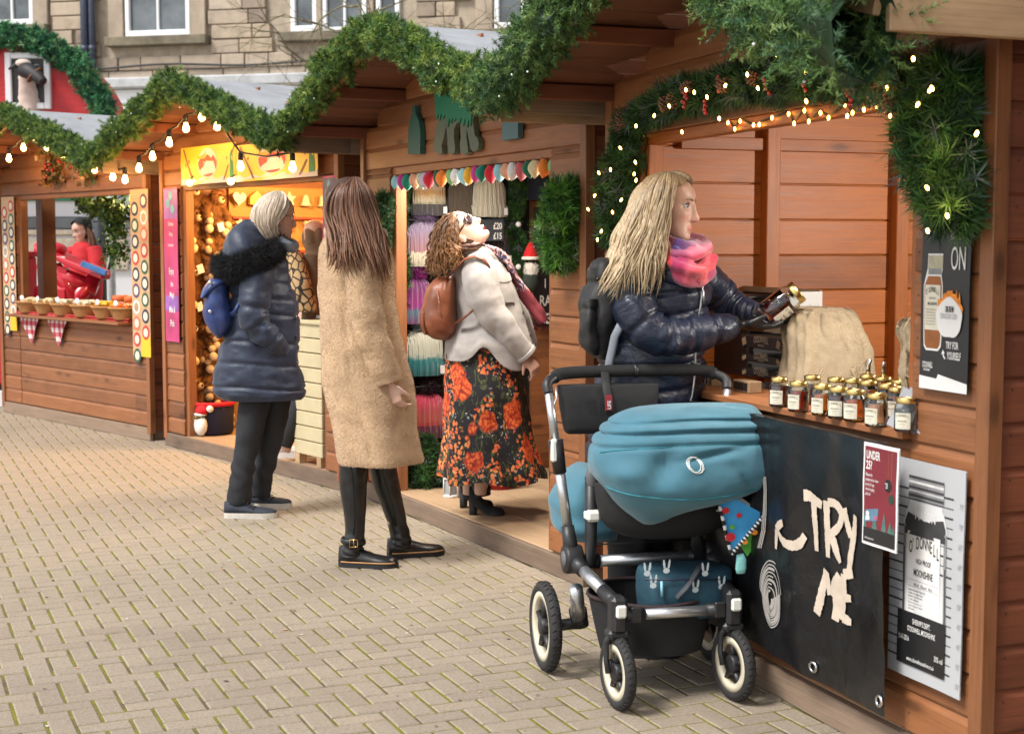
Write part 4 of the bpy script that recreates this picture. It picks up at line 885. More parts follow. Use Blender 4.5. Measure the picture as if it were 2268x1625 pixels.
# ================================================================ laughing woman in the hat stall doorway
def laughing_woman():
    fg = Fig(1075, 1140, .093); P = person('laughing woman in pale grey shirt jacket and floral skirt, head thrown back', fg); Z0 = .093
    WOOL = pm('pale_grey_wool', (.375, .352, .338), .9, .10, 30, .5, bscale=420, bdist=.0015, sheen=.2)
    m, t, b = nodes('floral_print'); v0 = coords(t, (1, .8, .85)); dn = N(t, 'ShaderNodeTexNoise'); dn.inputs['Scale'].default_value = 16; t.links.new(v0, dn.inputs['Vector']); vm = N(t, 'ShaderNodeVectorMath', operation='MULTIPLY_ADD'); vm.inputs[1].default_value = (.05,)*3; t.links.new(dn.outputs['Color'], vm.inputs[0]); t.links.new(v0, vm.inputs[2]); v = vm.outputs[0]
    def vor(s, feat='F1'):
        n = N(t, 'ShaderNodeTexVoronoi', feature=feat); n.inputs['Scale'].default_value = s; t.links.new(v, n.inputs['Vector']); return n
    step = lambda x, a, bb: ramp(t, x, [(a, (1, 1, 1)), (bb, (0, 0, 0))])
    mul = lambda x, y: mix(t, 1.0, x, y, 'MULTIPLY')
    c = (.010, .010, .014); lf = noise(t, coords(t, (1, 1, .45)), 26, 3, .5, 2.2); c = mix(t, ramp(t, lf, [(.56, (0,)*3), (.59, (1,)*3)]), c, ramp(t, noise(t, v, 60, 3), [(.3, (.035, .05, .014)), (.7, (.10, .115, .04))]))
    wv = vor(75); c = mix(t, mul(step(wv.outputs['Distance'], .22, .30), ramp(t, noise(t, v0, 7, 2), [(.52, (0,)*3), (.56, (1,)*3)])), c, (.42, .43, .46))
    pet = vor(62); pc = ramp(t, pet.outputs['Distance'], [(.05, (.80, .26, .06)), (.45, (.70, .085, .02)), (.75, (.28, .02, .012))])
    cl = vor(52); c = mix(t, mul(step(cl.outputs['Distance'], .42, .5), ramp(t, noise(t, coords(t, (1, 1, .6)), 8.5, 2), [(.485, (0,)*3), (.52, (1,)*3)])), c, ramp(t, cl.outputs['Color'], [(.2, (.72, .10, .03)), (.8, (.82, .30, .09))]))
    bf = vor(7.5); sp = N(t, 'ShaderNodeSeparateColor'); t.links.new(bf.outputs['Color'], sp.inputs[0]); c = mix(t, mul(step(bf.outputs['Distance'], .42, .47), ramp(t, sp.outputs[0], [(.16, (0,)*3), (.18, (1,)*3)])), c, pc)
    t.links.new(c, b.inputs['Base Color']); b.inputs['Roughness'].default_value = .75; FLOR = m
    sk = [(760, 992, 1148, .16, 0), (778, 986, 1154, .18, 0), (855, 985, 1163, .21, 0), (928, 983, 1174, .22, 0), (978, 981, 1182, .235, 0), (1015, 978, 1194, .25, 0), (1042, 975, 1205, .265, 0), (1056, 977, 1206, .268, 0)]
    q = MB(); loft_px(q, fg, sk, 60, 90, lambda u, a, p: (.016*math.sin(a*8+2*math.sin(p.z*3))*u*(.35+u)+.008*fn(p, 8, 2), -.012*math.sin(a*5+1)*u**4), 2.1, hem=.02, cap=False); q.build('skirt', FLOR, P)
    jk = [(546, 1024, 1086, .07, 0), (556, 1016, 1098, .11, 0), (567, 1012, 1108, .14, 0), (599, 1005, 1126, .17, 0), (635, 1003, 1142, .175, 0), (671, 1006, 1150, .175, 0), (708, 1008, 1162, .18, 0), (744, 989, 1174, .20, 0), (768, 985, 1180, .21, 0), (789, 987, 1181, .212, 0)]
    def jd(u, a, p):
        a1 = 4.60; dz = (u**5)*(.075*math.exp(-((a-a1)/.26)**2)-.045*math.exp(-((a-5.35)/.45)**2)-.012)
        return (.012*fn(p, 5, 7)+.005*fn(p, 14, 2)-.012*math.exp(-((p.z-1.02+.3*(p.x+.05))/.03)**2)*(a > 3.6)*(a < 4.9)+.004*math.exp(-((a-5.9)/.05)**2), dz)
    q = MB(); KJ = loft_px(q, fg, jk, 90, 70, jd, 2.2, hem=.02); J = q.build('shirt_jacket', WOOL, P)
    A = [(*fg.p(1056, 574, -.11), .062), (*fg.p(1062, 592, -.14), .080), (*fg.p(1066, 630, -.17), .088), (*fg.p(1082, 676, -.185), .076), (*fg.p(1108, 715, -.185), .068), (*fg.p(1136, 752, -.17), .058), (*fg.p(1158, 778, -.15), .054), (*fg.p(1166, 787, -.145), .053)]
    q = MB(); sweep(q, A, 80, 30, lambda u, a, p: .008*fn(p, 9, 2)+.0035*math.sin(u*36+a)*math.exp(-((u-.48)/.14)**2)+.006*math.exp(-((u-.36)/.012)**2)*0+.005*(u > .88)); S_ = q.build('sleeve', WOOL, J)
    q = MB(); B = [(*fg.p(1090, 580, .10), .07), (*fg.p(1120, 640, .17), .075), (*fg.p(1150, 720, .17), .065), (*fg.p(1170, 775, .14), .055)]; sweep(q, B, 50, 20, lambda u, a, p: .006*fn(p, 9, 2)); q.build('sleeve', WOOL, J)
    q = MB(); sweep(q, [(*fg.p(1020, 556, .02), .028), (*fg.p(1034, 556, -.10), .034), (*fg.p(1066, 560, -.14), .033), (*fg.p(1092, 572, -.10), .026), (*fg.p(1104, 586, -.06), .016)], 30, 14, lambda u, a, p: .004*fn(p, 16), flat=.8); q.build('collar', WOOL, J)
    def surf(K, y, a, off, e=2.2):
        z = fg.p(1080, y, 0)[2]; k = min(K, key=lambda r: abs(r[2]-z)); c, s = math.cos(a), math.sin(a); qq = (abs(c)**e+abs(s)**e)**(-1/e); n = Vector((c/k[3], s/k[4], 0)).normalized(); return Vector((k[0]+k[3]*c*qq, s*qq*k[4], z))+n*off, n
    for y, a in ((558+5, 5.55), (640, 6.0), (692, 6.0), (740, 6.02)):
        p, n = surf(KJ, y, a, .006); MB().lathe([(.009, 0), (.009, .003), (.005, .005)], p, 10, n.to_track_quat('Z', 'Y').to_matrix()).build('button', pm('dark_button', (.05, .045, .045), .3), J)
    # pocket with its flap
    q = MB(); q.grid(lambda u, v: surf(KJ, 612+v*55, 5.05+u*.62, .010+.002*math.sin(v*3))[0], 8, 8); q.build('pocket', WOOL, J); q = MB(); q.grid(lambda u, v: surf(KJ, 602+v*15+6*math.sin(u*3.14), 5.02+u*.68, .017)[0], 10, 4); q.build('pocket_flap', WOOL, J)
    # shoes and tights
    SU = pm('black_suede', (.013, .012, .013), .85, .3, 50, .3); TI = pm('charcoal_tights', (.022, .023, .028), .85, .15, 80, .2)
    for (hx, hy, tx, ty, lx, d0) in ((1040, 1139, 1118, 1140, 1062, -.02), (1019, 1124, 1092, 1122, 1036, .12)):
        H = loc(fg, hx, hy, Z0); T2 = loc(fg, tx, ty, Z0); s = shoe(P, H, T2, .042, .075, SU, BLKS, 'ankle_boot', heel=.072, sole=.012); d = (T2-H).normalized(); c = H+d*.05+Vector((0, 0, .10))
        q = MB(); sweep(q, [(c.x+.012, c.y, c.z-.005, .043), (c.x+.008, c.y, c.z+.03, .042), (c.x+.006, c.y, c.z+.055, .042)], 14, 18); q.build('shaft', SU, s); q = MB(); q.tube([c+Vector((.010+math.cos(a)*.046, math.sin(a)*.046, .028)) for a in [i*math.pi/10 for i in range(20)]], .008, 6, closed=True, squash=((0, 0, 1), .35)); q.build('strap', BLK, s)
        q = MB(); sweep(q, [(c.x+.008, c.y, c.z+.02, .036), (*fg.p(lx+2, 1070, c.y), .046), (*fg.p(lx+6, 1000, c.y), .06), (*fg.p(lx+10, 900, c.y), .08)], 20, 16); q.build('tights', TI, P)
    # body
    hc = V3(fg, 1023, 517, -.02); R = basis((.58, -.24, .78), (-.82, .02, .56)); S = 1.0; b = MB(); head(b, hc, R, S)
    b.tube([V3(fg, 1058, 590, 0), V3(fg, 1052, 556, -.01), V3(fg, 1040, 535, -.02), hc], [.065, .060, .056, .05], 14); b.tube([V3(fg, 1070, 800, 0), V3(fg, 1080, 700, 0), V3(fg, 1066, 620, 0), V3(fg, 1060, 575, 0)], [.15, .15, .14, .09], 14)
    b.tube([a[:3] for a in A], [.04, .045, .045, .04, .035, .03, .027, .026], 10); hand(b, fg.p(1164, 786, -.145), (.55, -.1, -.8), (-.5, .6, -.3), -1, .95, (.5, .7, .5))
    b.tube([a[:3] for a in B], [.04, .04, .035, .028], 10); hand(b, fg.p(1172, 782, .14), (.4, .1, -.9), (-.6, -.5, 0), 1, .95, (.5, .7, .5))
    for lx, dd in ((1062, -.02), (1036, .12)): b.tube([V3(fg, lx+14, 830, dd), V3(fg, lx+8, 1000, dd), V3(fg, lx+2, 1095, dd)], [.08, .05, .03], 10)
    me = remesh(b, 'body', SKIN, .0055); face_tint(me, hc, R, S, (.85, .35, .35)); obj('body', me, P); eyes(P, hc, R, S, (.06, .035, .025))
    LP = lambda x, y, z: hc+R@Vector((x, y, z))
    q = MB(); q.sphere(LP(0, .083, -.066), (.021, .011, .015), 14, R); mo = q.build('mouth', pm('mouth_inside', (.10, .012, .014), .4), P); q = MB(); q.grid(lambda u, v: LP((u-.5)*.034, .0955-abs(u-.5)**2*.03, -.053-v*.008), 10, 2); q.build('teeth', pm('teeth', (.75, .73, .68), .2, .03, 10, 0), mo)
    DG = pm('dark_sunglass', (.03, .02, .03), .05, .2, 10, 0, spec=.8); FR = pm('tortoise_frame', (.05, .025, .015), .25, .4, 80, 0); gl = MB()
    for e in (-1, 1):
        gl.tube([LP(e*(.035+.027*math.cos(a)), .0925-.012*abs(.035+.027*math.cos(a))/.035*.6, .010+.021*math.sin(a)) for a in [i*math.pi/8 for i in range(16)]], .0028, 6, closed=True); gl.tube([LP(e*.062, .084, .014), LP(e*.074, .05, .012), LP(e*.077, -.01, .008)], .0028, 6)
    gl.tube([LP(-.009, .093, .014), LP(0, .098, .016), LP(.009, .093, .014)], .0025, 6); gf = gl.build('sunglasses', FR, P)
    for e in (-1, 1):
        q = MB(); q.add([LP(e*(.035+.026*math.cos(a)), .0915-.012*abs(.035+.027*math.cos(a))/.035*.6, .010+.020*math.sin(a)) for a in [i*math.pi/8 for i in range(16)]], [tuple(range(16))]); q.build('lens', DG, gf)
    p = lambda x, y, d: tuple(V3(fg, x, y, d))
    gs = [[p(1012, 478, .06), p(990, 492, .10), p(975, 530, .11), p(968, 575, .08), p(962, 600, .06)], [p(1010, 475, .02), p(980, 492, .03), p(965, 535, .03), p(955, 580, .02), p(950, 606, 0)], [p(1008, 476, -.04), p(984, 494, -.07), p(970, 535, -.09), p(960, 580, -.09), p(954, 608, -.09)],
          [p(1009, 480, -.09), p(996, 500, -.125), p(985, 540, -.13), p(976, 580, -.14), p(970, 610, -.14)], [p(1010, 490, -.105), p(1006, 512, -.13), p(999, 545, -.14), p(998, 575, -.16), p(990, 600, -.17)], [p(1008, 505, -.12), p(1010, 525, -.135), p(1015, 550, -.15), p(1022, 560, -.165), p(1012, 585, -.18)]]
    hair(P, gs, 380, .0055, [(.060, .026, .013), (.095, .042, .018), (.14, .065, .026), (.045, .02, .012)], .014, 13, .014, 15, tipcol=(.30, .145, .055), cap=scalp(hc, R, S, sc=1.045), curl=.009)
    hair(P, [[p(1020, 545, -.14), p(1040, 545, -.16), p(1060, 540, -.15), p(1078, 546, -.12)], [p(1018, 552, -.15), p(1040, 552, -.17), p(1066, 548, -.15), p(1084, 552, -.10)]], 26, .006, [(.10, .05, .03), (.08, .03, .02)], .008, 12, .006, 3, name='hair_strand')
    # patterned scarf over the front
    m, t, b = nodes('leaf_print_scarf'); f = noise(t, coords(t, (1, 1, .5)), 26, 2, .5, 1.5); g2 = noise(t, coords(t, (1, 1, 1)), 5, 2); r1 = ramp(t, f, [(.44, (.02, .03, .09)), (.47, (.55, .30, .26)), (.56, (.60, .34, .30)), (.585, (.03, .035, .10))]); t.links.new(mix(t, ramp(t, g2, [(.5, (0,)*3), (.56, (1,)*3)]), r1, (.16, .02, .03)), b.inputs['Base Color']); b.inputs['Roughness'].default_value = .9
    q = MB(); sweep(q, [(*fg.p(1060, 546, -.10), .03), (*fg.p(1090, 552, -.10), .034), (*fg.p(1115, 572, -.04), .045), (*fg.p(1138, 612, 0), .05), (*fg.p(1165, 655, 0), .062), (*fg.p(1188, 690, -.01), .066), (*fg.p(1202, 714, -.01), .060)], 50, 18, lambda u, a, p: .010*math.sin(a*3+u*9)+.008*fn(p, 14), flat=.45, up=(0, 1, .2)); sc = q.build('scarf', m, P)
    q = MB()
    for i in range(22): a = fg.p(1184+random.random()*34, 712+random.random()*6, -.03+random.random()*.05); q.tube([a, (a[0]+random.uniform(-.01, .015), a[1], a[2]-.035)], .0022, 4)
    q.build('fringe', m, sc)
    bag = thing('backpack', 'tan brown leather backpack on the back of the laughing woman', 'backpack', tuple(fg.o), fg.ang); BR = pm('brown_leather', (.20, .062, .028), .40, .35, 9, .4, bscale=120, bdist=.003)
    q = MB(); loft_px(q, fg, [(612, 974, 1002, .05, -.05), (622, 960, 1008, .09, -.05), (642, 947, 1010, .115, -.05), (672, 938, 1010, .13, -.05), (705, 933, 1012, .135, -.05), (733, 940, 1013, .125, -.05), (748, 956, 1004, .08, -.05), (752, 968, 994, .04, -.05)], 50, 44, lambda u, a, p: .008*fn(p, 8, 2)+.006*math.sin(a*7+p.z*10)*max(0, 1-u*2.2), 2.5); bb = q.build('bag_body', BR, bag)
    q = MB(); q.tube([fg.p(968, 640, -.17), fg.p(975, 690, -.19), fg.p(992, 742, -.16)], .003, 5); q.build('seam', BR, bb); q = MB(); loft_px(q, fg, [(690, 930, 944, .05, -.10), (715, 930, 946, .06, -.10), (740, 938, 950, .05, -.10)], 14, 16); q.build('side_pocket', BR, bag)
    for pts in ([fg.p(986, 618, -.10), fg.p(1008, 596, -.16), fg.p(1030, 574, -.20), fg.p(1052, 567, -.215), fg.p(1072, 574, -.22), fg.p(1086, 594, -.21)], [fg.p(1010, 716, -.15), fg.p(1030, 702, -.19), fg.p(1050, 684, -.20)]):
        q = MB(); q.tube(pts, .014, 8, squash=((0, 1, 0), .4)); q.build('strap', BR, bag)
laughing_woman()
# ================================================================ mason jar (shared by the counter and the hand)
GOLD = pm('brass_lid', (.62, .46, .17), .28, .12, 20, 0, metal=1.0); CREAM = pm('cream_label', (.66, .62, .50), .7, .06, 20, 0); INK = pm('black_print', (.015, .014, .013), .8, .1, 20, 0)
LIQ = {k: glassy('liquor_'+k, c, .02, 1.38) for k, c in (('amber', (.80, .28, .03)), ('dark', (.10, .018, .012)), ('red', (.45, .05, .015)), ('clear', (.90, .88, .82)), ('honey', (.85, .45, .08)))}; CLR = glassy('clear_glass', (.93, .95, .94))
_jm = {}
def jar(label, liq, loc_, rz=0.0, group='liquor jars on the counter', fill=.088, s=1.0, parent=None):
    if 'g' not in _jm:
        q = MB(); q.lathe([(.0, 0), (.034, 0), (.040, .004), (.0425, .012), (.0425, .085), (.040, .096), (.033, .105), (.031, .118), (.029, .118), (.031, .104), (.038, .094), (.0405, .084), (.0405, .012), (.037, .006), (0, .005)], seg=22, cap=False); _jm['g'] = q.mesh('glass', CLR)
        q = MB(); q.lathe([(0, .104), (.0355, .104), (.036, .106), (.036, .122), (.034, .1245), (.028, .1245), (.0275, .123), (0, .123)], seg=24, cap=False); _jm['lid'] = q.mesh('lid', GOLD)
        T = lambda x, z: (.0431*math.sin(x/.0431), -.0431*math.cos(x/.0431), z); q = MB(); q.grid(lambda u, v: T((u-.5)*.060, .014+v*.058), 12, 2); _jm['l'] = q.mesh('label', CREAM)
        T2 = lambda x, z: (.0434*math.sin(x/.0434), -.0434*math.cos(x/.0434), z); q = MB()
        for i, ch in enumerate("O'DONNELL"): put_text(q, ch, lambda x, z, i=i: T2(-.027+i*.0061+x, .055+.004*math.sin((i+.5)/9*math.pi)+z), .0125, .015, .62)
        put_text(q, 'MOONSHINE', lambda x, z: T2(x, .040+z), .0075, .01, .75, 'CENTER'); put_text(q, 'HIGH PROOF', lambda x, z: T2(x, .030+z), .005, .0, .75, 'CENTER'); put_text(q, '700 ml  50% vol', lambda x, z: T2(x, .02+z), .004, .0, .8, 'CENTER'); _jm['t'] = q.mesh('lettering', INK)
    k = (liq, fill)
    if k not in _jm: q = MB(); q.lathe([(0, .0055), (.0365, .0065), (.0402, .0125), (.0402, min(fill, .084)), (.037, max(fill, .085)) if fill > .085 else (.0401, fill), (0, fill)], seg=22, cap=False); _jm[k] = q.mesh('liquor', LIQ[liq])
    r = thing('jar', label, 'jar', loc_, rz, group); r.scale = (s, s, s); obj('glass', _jm['g'], r); obj('liquor', _jm[k], r); obj('lid', _jm['lid'], r); lb = obj('label', _jm['l'], r); obj('lettering', _jm['t'], lb); return r
# ================================================================ blonde woman holding a jar
def blonde_woman():
    fg = Fig(1440, 1441); P = person('long haired blonde woman in dark puffer jacket holding a jar of amber liquor', fg)
    m, t, b = nodes('dark_puffer'); v = coords(t, (1, 1, 1)); t.links.new(ramp(t, noise(t, v, 7, 4), [(.3, (.010, .014, .030)), (.7, (.016, .022, .045))]), b.inputs['Base Color']); b.inputs['Roughness'].default_value = .36; bump(t, b, noise(t, v, 30, 4, .55, 1.0), .45, .010); PUF = m
    rows = [(560, 1452, 1540, .07, 0), (574, 1430, 1552, .11, 0), (600, 1385, 1568, .15, 0), (641, 1362, 1575, .17, 0), (696, 1354, 1567, .17, 0), (738, 1350, 1563, .165, 0), (780, 1328, 1562, .16, 0), (821, 1320, 1562, .155, 0), (884, 1311, 1552, .155, 0), (968, 1300, 1520, .155, 0), (1040, 1298, 1510, .155, 0), (1062, 1300, 1508, .152, 0)]
    qz = [fg.p(1450, y, 0)[2] for y in (640, 690, 742, 800, 855, 912, 970, 1025)]
    def dq(u, a, p):
        z = p.z+.012*math.sin(p.x*12+1)-.02*math.cos(a); d = 0
        for k in qz: d -= .013*math.exp(-((z-k)/.008)**2)
        return d+.010*fn(p, 7, 1)+.005*fn((p.x*2, p.y*2, p.z), 18, 2)-.012*math.exp(-((a-5.55)/.03)**2)
    q = MB(); KP = loft_px(q, fg, rows, 130, 72, dq, 2.4, hem=.04); J = q.build('puffer_jacket', PUF, P)
    def surf(z, a, off, e=2.4):
        k = min(KP, key=lambda r: abs(r[2]-z)); c, s = math.cos(a), math.sin(a); qq = (abs(c)**e+abs(s)**e)**(-1/e); n = Vector((c/k[3], s/k[4], 0)).normalized(); return Vector((k[0]+k[3]*c*qq, s*qq*k[4], z))+n*off
    ZP = pm('silver_zip', (.55, .55, .56), .3, .1, 40, 0, metal=1); q = MB(); zs = np.linspace(fg.p(1500, 618, 0)[2], fg.p(1500, 1040, 0)[2], 60); q.tube([surf(z, 5.55, .002) for z in zs], .0042, 6); zp = q.build('zip', ZP, J); q = MB(); q.tube([surf(zs[3], 5.55, .006), surf(zs[3], 5.55, .006)-Vector((0, 0, .045))], .004, 6); q.build('zip_pull', ZP, zp)
    def sq(u, a, p): return -.010*sum(math.exp(-((u-k)/.014)**2) for k in (.22, .36, .50, .63, .76))+.008*fn(p, 10, 4)+.006*math.sin(u*50+a*1.5)*math.exp(-((u-.52)/.10)**2)
    A = [(*fg.p(1415, 606, -.10), .070), (*fg.p(1396, 640, -.15), .078), (*fg.p(1408, 690, -.18), .074), (*fg.p(1446, 735, -.19), .072), (*fg.p(1500, 745, -.165), .066), (*fg.p(1560, 735, -.12), .058), (*fg.p(1605, 725, -.08), .050), (*fg.p(1620, 721, -.065), .043)]
    q = MB(); sweep(q, A, 110, 30, sq); q.build('sleeve', PUF, J)
    B = [(*fg.p(1552, 612, .08), .065), (*fg.p(1580, 640, .15), .07), (*fg.p(1606, 672, .17), .066), (*fg.p(1640, 690, .15), .058), (*fg.p(1668, 694, .12), .048), (*fg.p(1676, 695, .112), .043)]
    q = MB(); sweep(q, B, 80, 26, sq); q.build('sleeve', PUF, J)
    q = MB(); sweep(q, [(*fg.p(1440, 590, -.08), .03), (*fg.p(1478, 604, -.15), .036), (*fg.p(1512, 618, -.15), .032), (*fg.p(1535, 640, -.14), .022)], 24, 14, lambda u, a, p: .006*fn(p, 14)); q.build('collar', PUF, J)
    # gloves around the jar
    jo = V3(fg, 1697, 700, .03); ja = Vector((.74, -.05, .60)).normalized(); GL = pm('black_leather_glove', (.010, .010, .011), .34, .3, 40, .3, bscale=300, bdist=.001)
    def glove(f):
        q = MB(); f(q); me = remesh(q, 'glove', GL, .0042, 2); return obj('glove', me, P)
    def g1(q):
        w = V3(fg, 1632, 718, -.06); q.tube([V3(fg, 1606, 724, -.08), w], [.036, .033], 12); hand(q, w, (.93, .28, -.12), (.08, .12, 1), 1, 1.04, (.12, .35, .3), .12, .7)
    def g2(q):
        w = V3(fg, 1676, 697, .115); q.tube([V3(fg, 1656, 693, .13), w], [.036, .033], 12); hand(q, w, (.70, -.58, -.34), (.25, -.30, .92), -1, 1.04, (.45, .75, .6), .12, .7)
    glove(g1); glove(g2)
    j = jar('gold lidded jar of amber liquor tilted in the gloved hands of the blonde woman', 'red', (0, 0, 0), fill=.082, s=1.12, group=None)
    j.location = fg.o+fg.u*jo.x+fg.w*jo.y+np.array([0, 0, jo.z]); aw = Vector(fg.u)*ja.x+Vector(fg.w)*ja.y+Vector((0, 0, ja.z)); j.rotation_euler = (aw.to_track_quat('Z', 'Y') @ Matrix.Rotation(-.5, 3, 'Z').to_quaternion()).to_euler()
    # trousers, boots
    TR = pm('black_trousers', (.014, .014, .018), .8, .2, 40, .3)
    for cx, d, hx, hy in ((1390, -.04, 1345, 1452), (1440, .10, 1395, 1425)):
        H = loc(fg, hx, hy); T2 = H+Vector((.25, .03, 0)); shoe(P, H, T2, .046, .08, BLK, BLKS, 'boot'); c = H+Vector((.07, 0, .09))
        q = MB(); sweep(q, [(*fg.p(cx+15, 1000, d), .10), (*fg.p(cx+8, 1100, d), .088), (*fg.p(cx, 1260, d), .068), (c.x, c.y, c.z, .056)], 40, 22, lambda u, a, p: .006*fn(p, 10)); q.build('trouser_leg', TR, P)
    # body and face
    hc = V3(fg, 1481, 459, -.03); R = basis((.93, -.30, -.12), (.06, 0, 1)); S = .985; b = MB(); head(b, hc, R, S)
    b.tube([V3(fg, 1470, 600, 0), V3(fg, 1476, 545, -.02), hc-Vector((.015, 0, .05))], [.065, .052, .05], 14); b.tube([V3(fg, 1430, 1000, 0), V3(fg, 1440, 860, 0), V3(fg, 1450, 720, 0), V3(fg, 1465, 610, 0)], [.12, .13, .13, .09], 14)
    for K in (A, B): b.tube([k[:3] for k in K], [.045]*(len(K)-3)+[.036, .030, .027], 10)
    for cx, d in ((1390, -.04), (1440, .10)): b.tube([V3(fg, cx+15, 1000, d), V3(fg, cx, 1260, d), V3(fg, cx-10, 1440, d)], [.085, .05, .035], 10)
    me = remesh(b, 'body', SKIN, .0045, 3); face_tint(me, hc, R, S, (.86, .42, .42)); obj('body', me, P); eyes(P, hc, R, S, (.36, .25, .15), (.1, 1, -.12))
    p = lambda x, y, d: tuple(V3(fg, x, y, d))
    gs = [[p(1468, 389, .05), p(1425, 420, .09), p(1395, 480, .07), p(1365, 550, .0), p(1345, 600, -.05), p(1330, 630, -.08)], [p(1470, 388, .0), p(1428, 418, -.01), p(1400, 475, -.05), p(1372, 540, -.10), p(1345, 600, -.14), p(1322, 632, -.16)],
          [p(1472, 388, -.03), p(1438, 415, -.09), p(1416, 470, -.13), p(1390, 540, -.17), p(1365, 605, -.22), p(1345, 660, -.22)], [p(1474, 388, -.05), p(1455, 412, -.13), p(1440, 470, -.16), p(1420, 540, -.20), p(1398, 605, -.245), p(1380, 665, -.245)],
          [p(1478, 388, -.06), p(1472, 410, -.145), p(1463, 465, -.175), p(1450, 530, -.20), p(1435, 600, -.23), p(1425, 668, -.22)], [p(1482, 389, -.06), p(1482, 410, -.135), p(1474, 455, -.16), p(1466, 520, -.175), p(1466, 580, -.20), p(1460, 640, -.19)],
          [p(1490, 390, -.05), p(1500, 404, -.11), p(1488, 440, -.135), p(1474, 490, -.15), p(1468, 540, -.16), p(1474, 590, -.17)]]
    bc = [(.27, .185, .10), (.36, .255, .145), (.19, .125, .068), (.46, .345, .215), (.14, .092, .05)]
    hair(P, gs, 520, .0066, bc, .016, 12, .010, 25, tipcol=(.58, .45, .28), cap=scalp(hc, R, S, sc=1.045))
    hair(P, [[p(1478, 387, .0), p(1504, 388, -.04), p(1522, 397, -.055), p(1527, 405, -.06)], [p(1478, 387, .03), p(1508, 388, .01), p(1527, 398, .0), p(1532, 407, .0)], [p(1480, 388, .05), p(1508, 390, .05), p(1526, 400, .04), p(1530, 408, .04)]], 60, .006, bc, .003, 5, .004, 31, name='hairline')
    # plaid scarf
    m, t, b = nodes('plaid_wool'); v = coords(t, (1, 1, 1)); dn = noise(t, v, 6, 2); sx = N(t, 'ShaderNodeSeparateXYZ'); t.links.new(v, sx.inputs[0])
    def wavef(o, f, ph):
        ml = N(t, 'ShaderNodeMath', operation='MULTIPLY_ADD'); ml.inputs[1].default_value = f; ml.inputs[2].default_value = ph; t.links.new(o, ml.inputs[0]); ad = N(t, 'ShaderNodeMath', operation='ADD'); t.links.new(ml.outputs[0], ad.inputs[0]); t.links.new(dn, ad.inputs[1]); fr = N(t, 'ShaderNodeMath', operation='FRACT'); t.links.new(ad.outputs[0], fr.inputs[0]); return fr.outputs[0]
    c1 = ramp(t, wavef(sx.outputs['Z'], 5.2, .27), [(0, (.025, .03, .12)), (.22, (.10, .02, .12)), (.40, (.42, .08, .14)), (.60, (.55, .04, .05)), (.78, (.50, .01, .07)), (.95, (.48, .12, .20))]); c2 = ramp(t, wavef(sx.outputs['X'], 7, .1), [(0, (.03, .03, .14)), (.3, (.12, .015, .10)), (.45, (.60, .16, .22)), (.75, (.60, .06, .05))])
    t.links.new(mix(t, .42, c1, c2), b.inputs['Base Color']); b.inputs['Roughness'].default_value = .95; b.inputs['Sheen Weight'].default_value = .4; bump(t, b, noise(t, v, 300, 3), .4, .002)
    wob = lambda u, a, p: .009*math.sin(a*4+u*11)+.008*fn(p, 14, 3)
    q = MB(); sweep(q, [(*fg.p(1474, 540, -.10), .030), (*fg.p(1496, 556, -.150), .034), (*fg.p(1524, 566, -.145), .036), (*fg.p(1550, 560, -.07), .036), (*fg.p(1552, 546, .03), .034), (*fg.p(1520, 540, .09), .032), (*fg.p(1480, 538, .06), .030)], 60, 20, wob); sc = q.build('scarf', m, P)
    q = MB(); sweep(q, [(*fg.p(1484, 560, -.155), .030), (*fg.p(1502, 586, -.175), .036), (*fg.p(1530, 606, -.175), .042), (*fg.p(1552, 600, -.12), .040), (*fg.p(1562, 572, -.04), .036)], 50, 20, wob); q.build('scarf_fold', m, sc)
    q = MB(); loft_px(q, fg, [(585, 1505, 1568, .05, -.14), (605, 1512, 1568, .055, -.145), (622, 1524, 1564, .05, -.145), (636, 1532, 1558, .035, -.14)], 24, 24, lambda u, a, p: .006*fn(p, 16)); q.build('scarf_end', m, sc)
    # black rucksack
    bag = thing('backpack', 'black mesh rucksack on the back of the blonde woman', 'backpack', tuple(fg.o), fg.ang); BN = pm('black_nylon', (.014, .014, .015), .6, .3, 30, .5, bscale=350, bdist=.002)
    q = MB(); loft_px(q, fg, [(570, 1325, 1365, .08, -.04), (584, 1305, 1376, .12, -.04), (620, 1294, 1380, .14, -.04), (680, 1289, 1378, .15, -.04), (730, 1293, 1372, .15, -.04), (770, 1302, 1366, .13, -.04), (792, 1318, 1355, .09, -.04)], 60, 50, lambda u, a, p: .020*fn(p, 7, 2)+.008*math.sin(p.z*24+a*3)-.012*math.exp(-((a-4.3)/.05)**2)-.010*math.exp(-((u-.35)/.02)**2), 2.4); q.build('bag_body', BN, bag)
    q = MB(); loft_px(q, fg, [(660, 1286, 1330, .12, -.09), (700, 1283, 1335, .14, -.09), (760, 1290, 1335, .13, -.09), (784, 1306, 1330, .08, -.09)], 34, 30, lambda u, a, p: .014*fn(p, 9, 2)-.008*math.exp(-((u-.2)/.03)**2), 2.3); q.build('front_pocket', BN, bag)
    q = MB(); q.tube([fg.p(1385, 700, -.20), fg.p(1362, 745, -.20), fg.p(1350, 800, -.19), fg.p(1344, 850, -.19)], .014, 6, squash=((1, 0, 0), .35)); q.build('strap', pm('grey_webbing', (.22, .24, .28), .7, .1, 80, .2), bag)
blonde_woman()
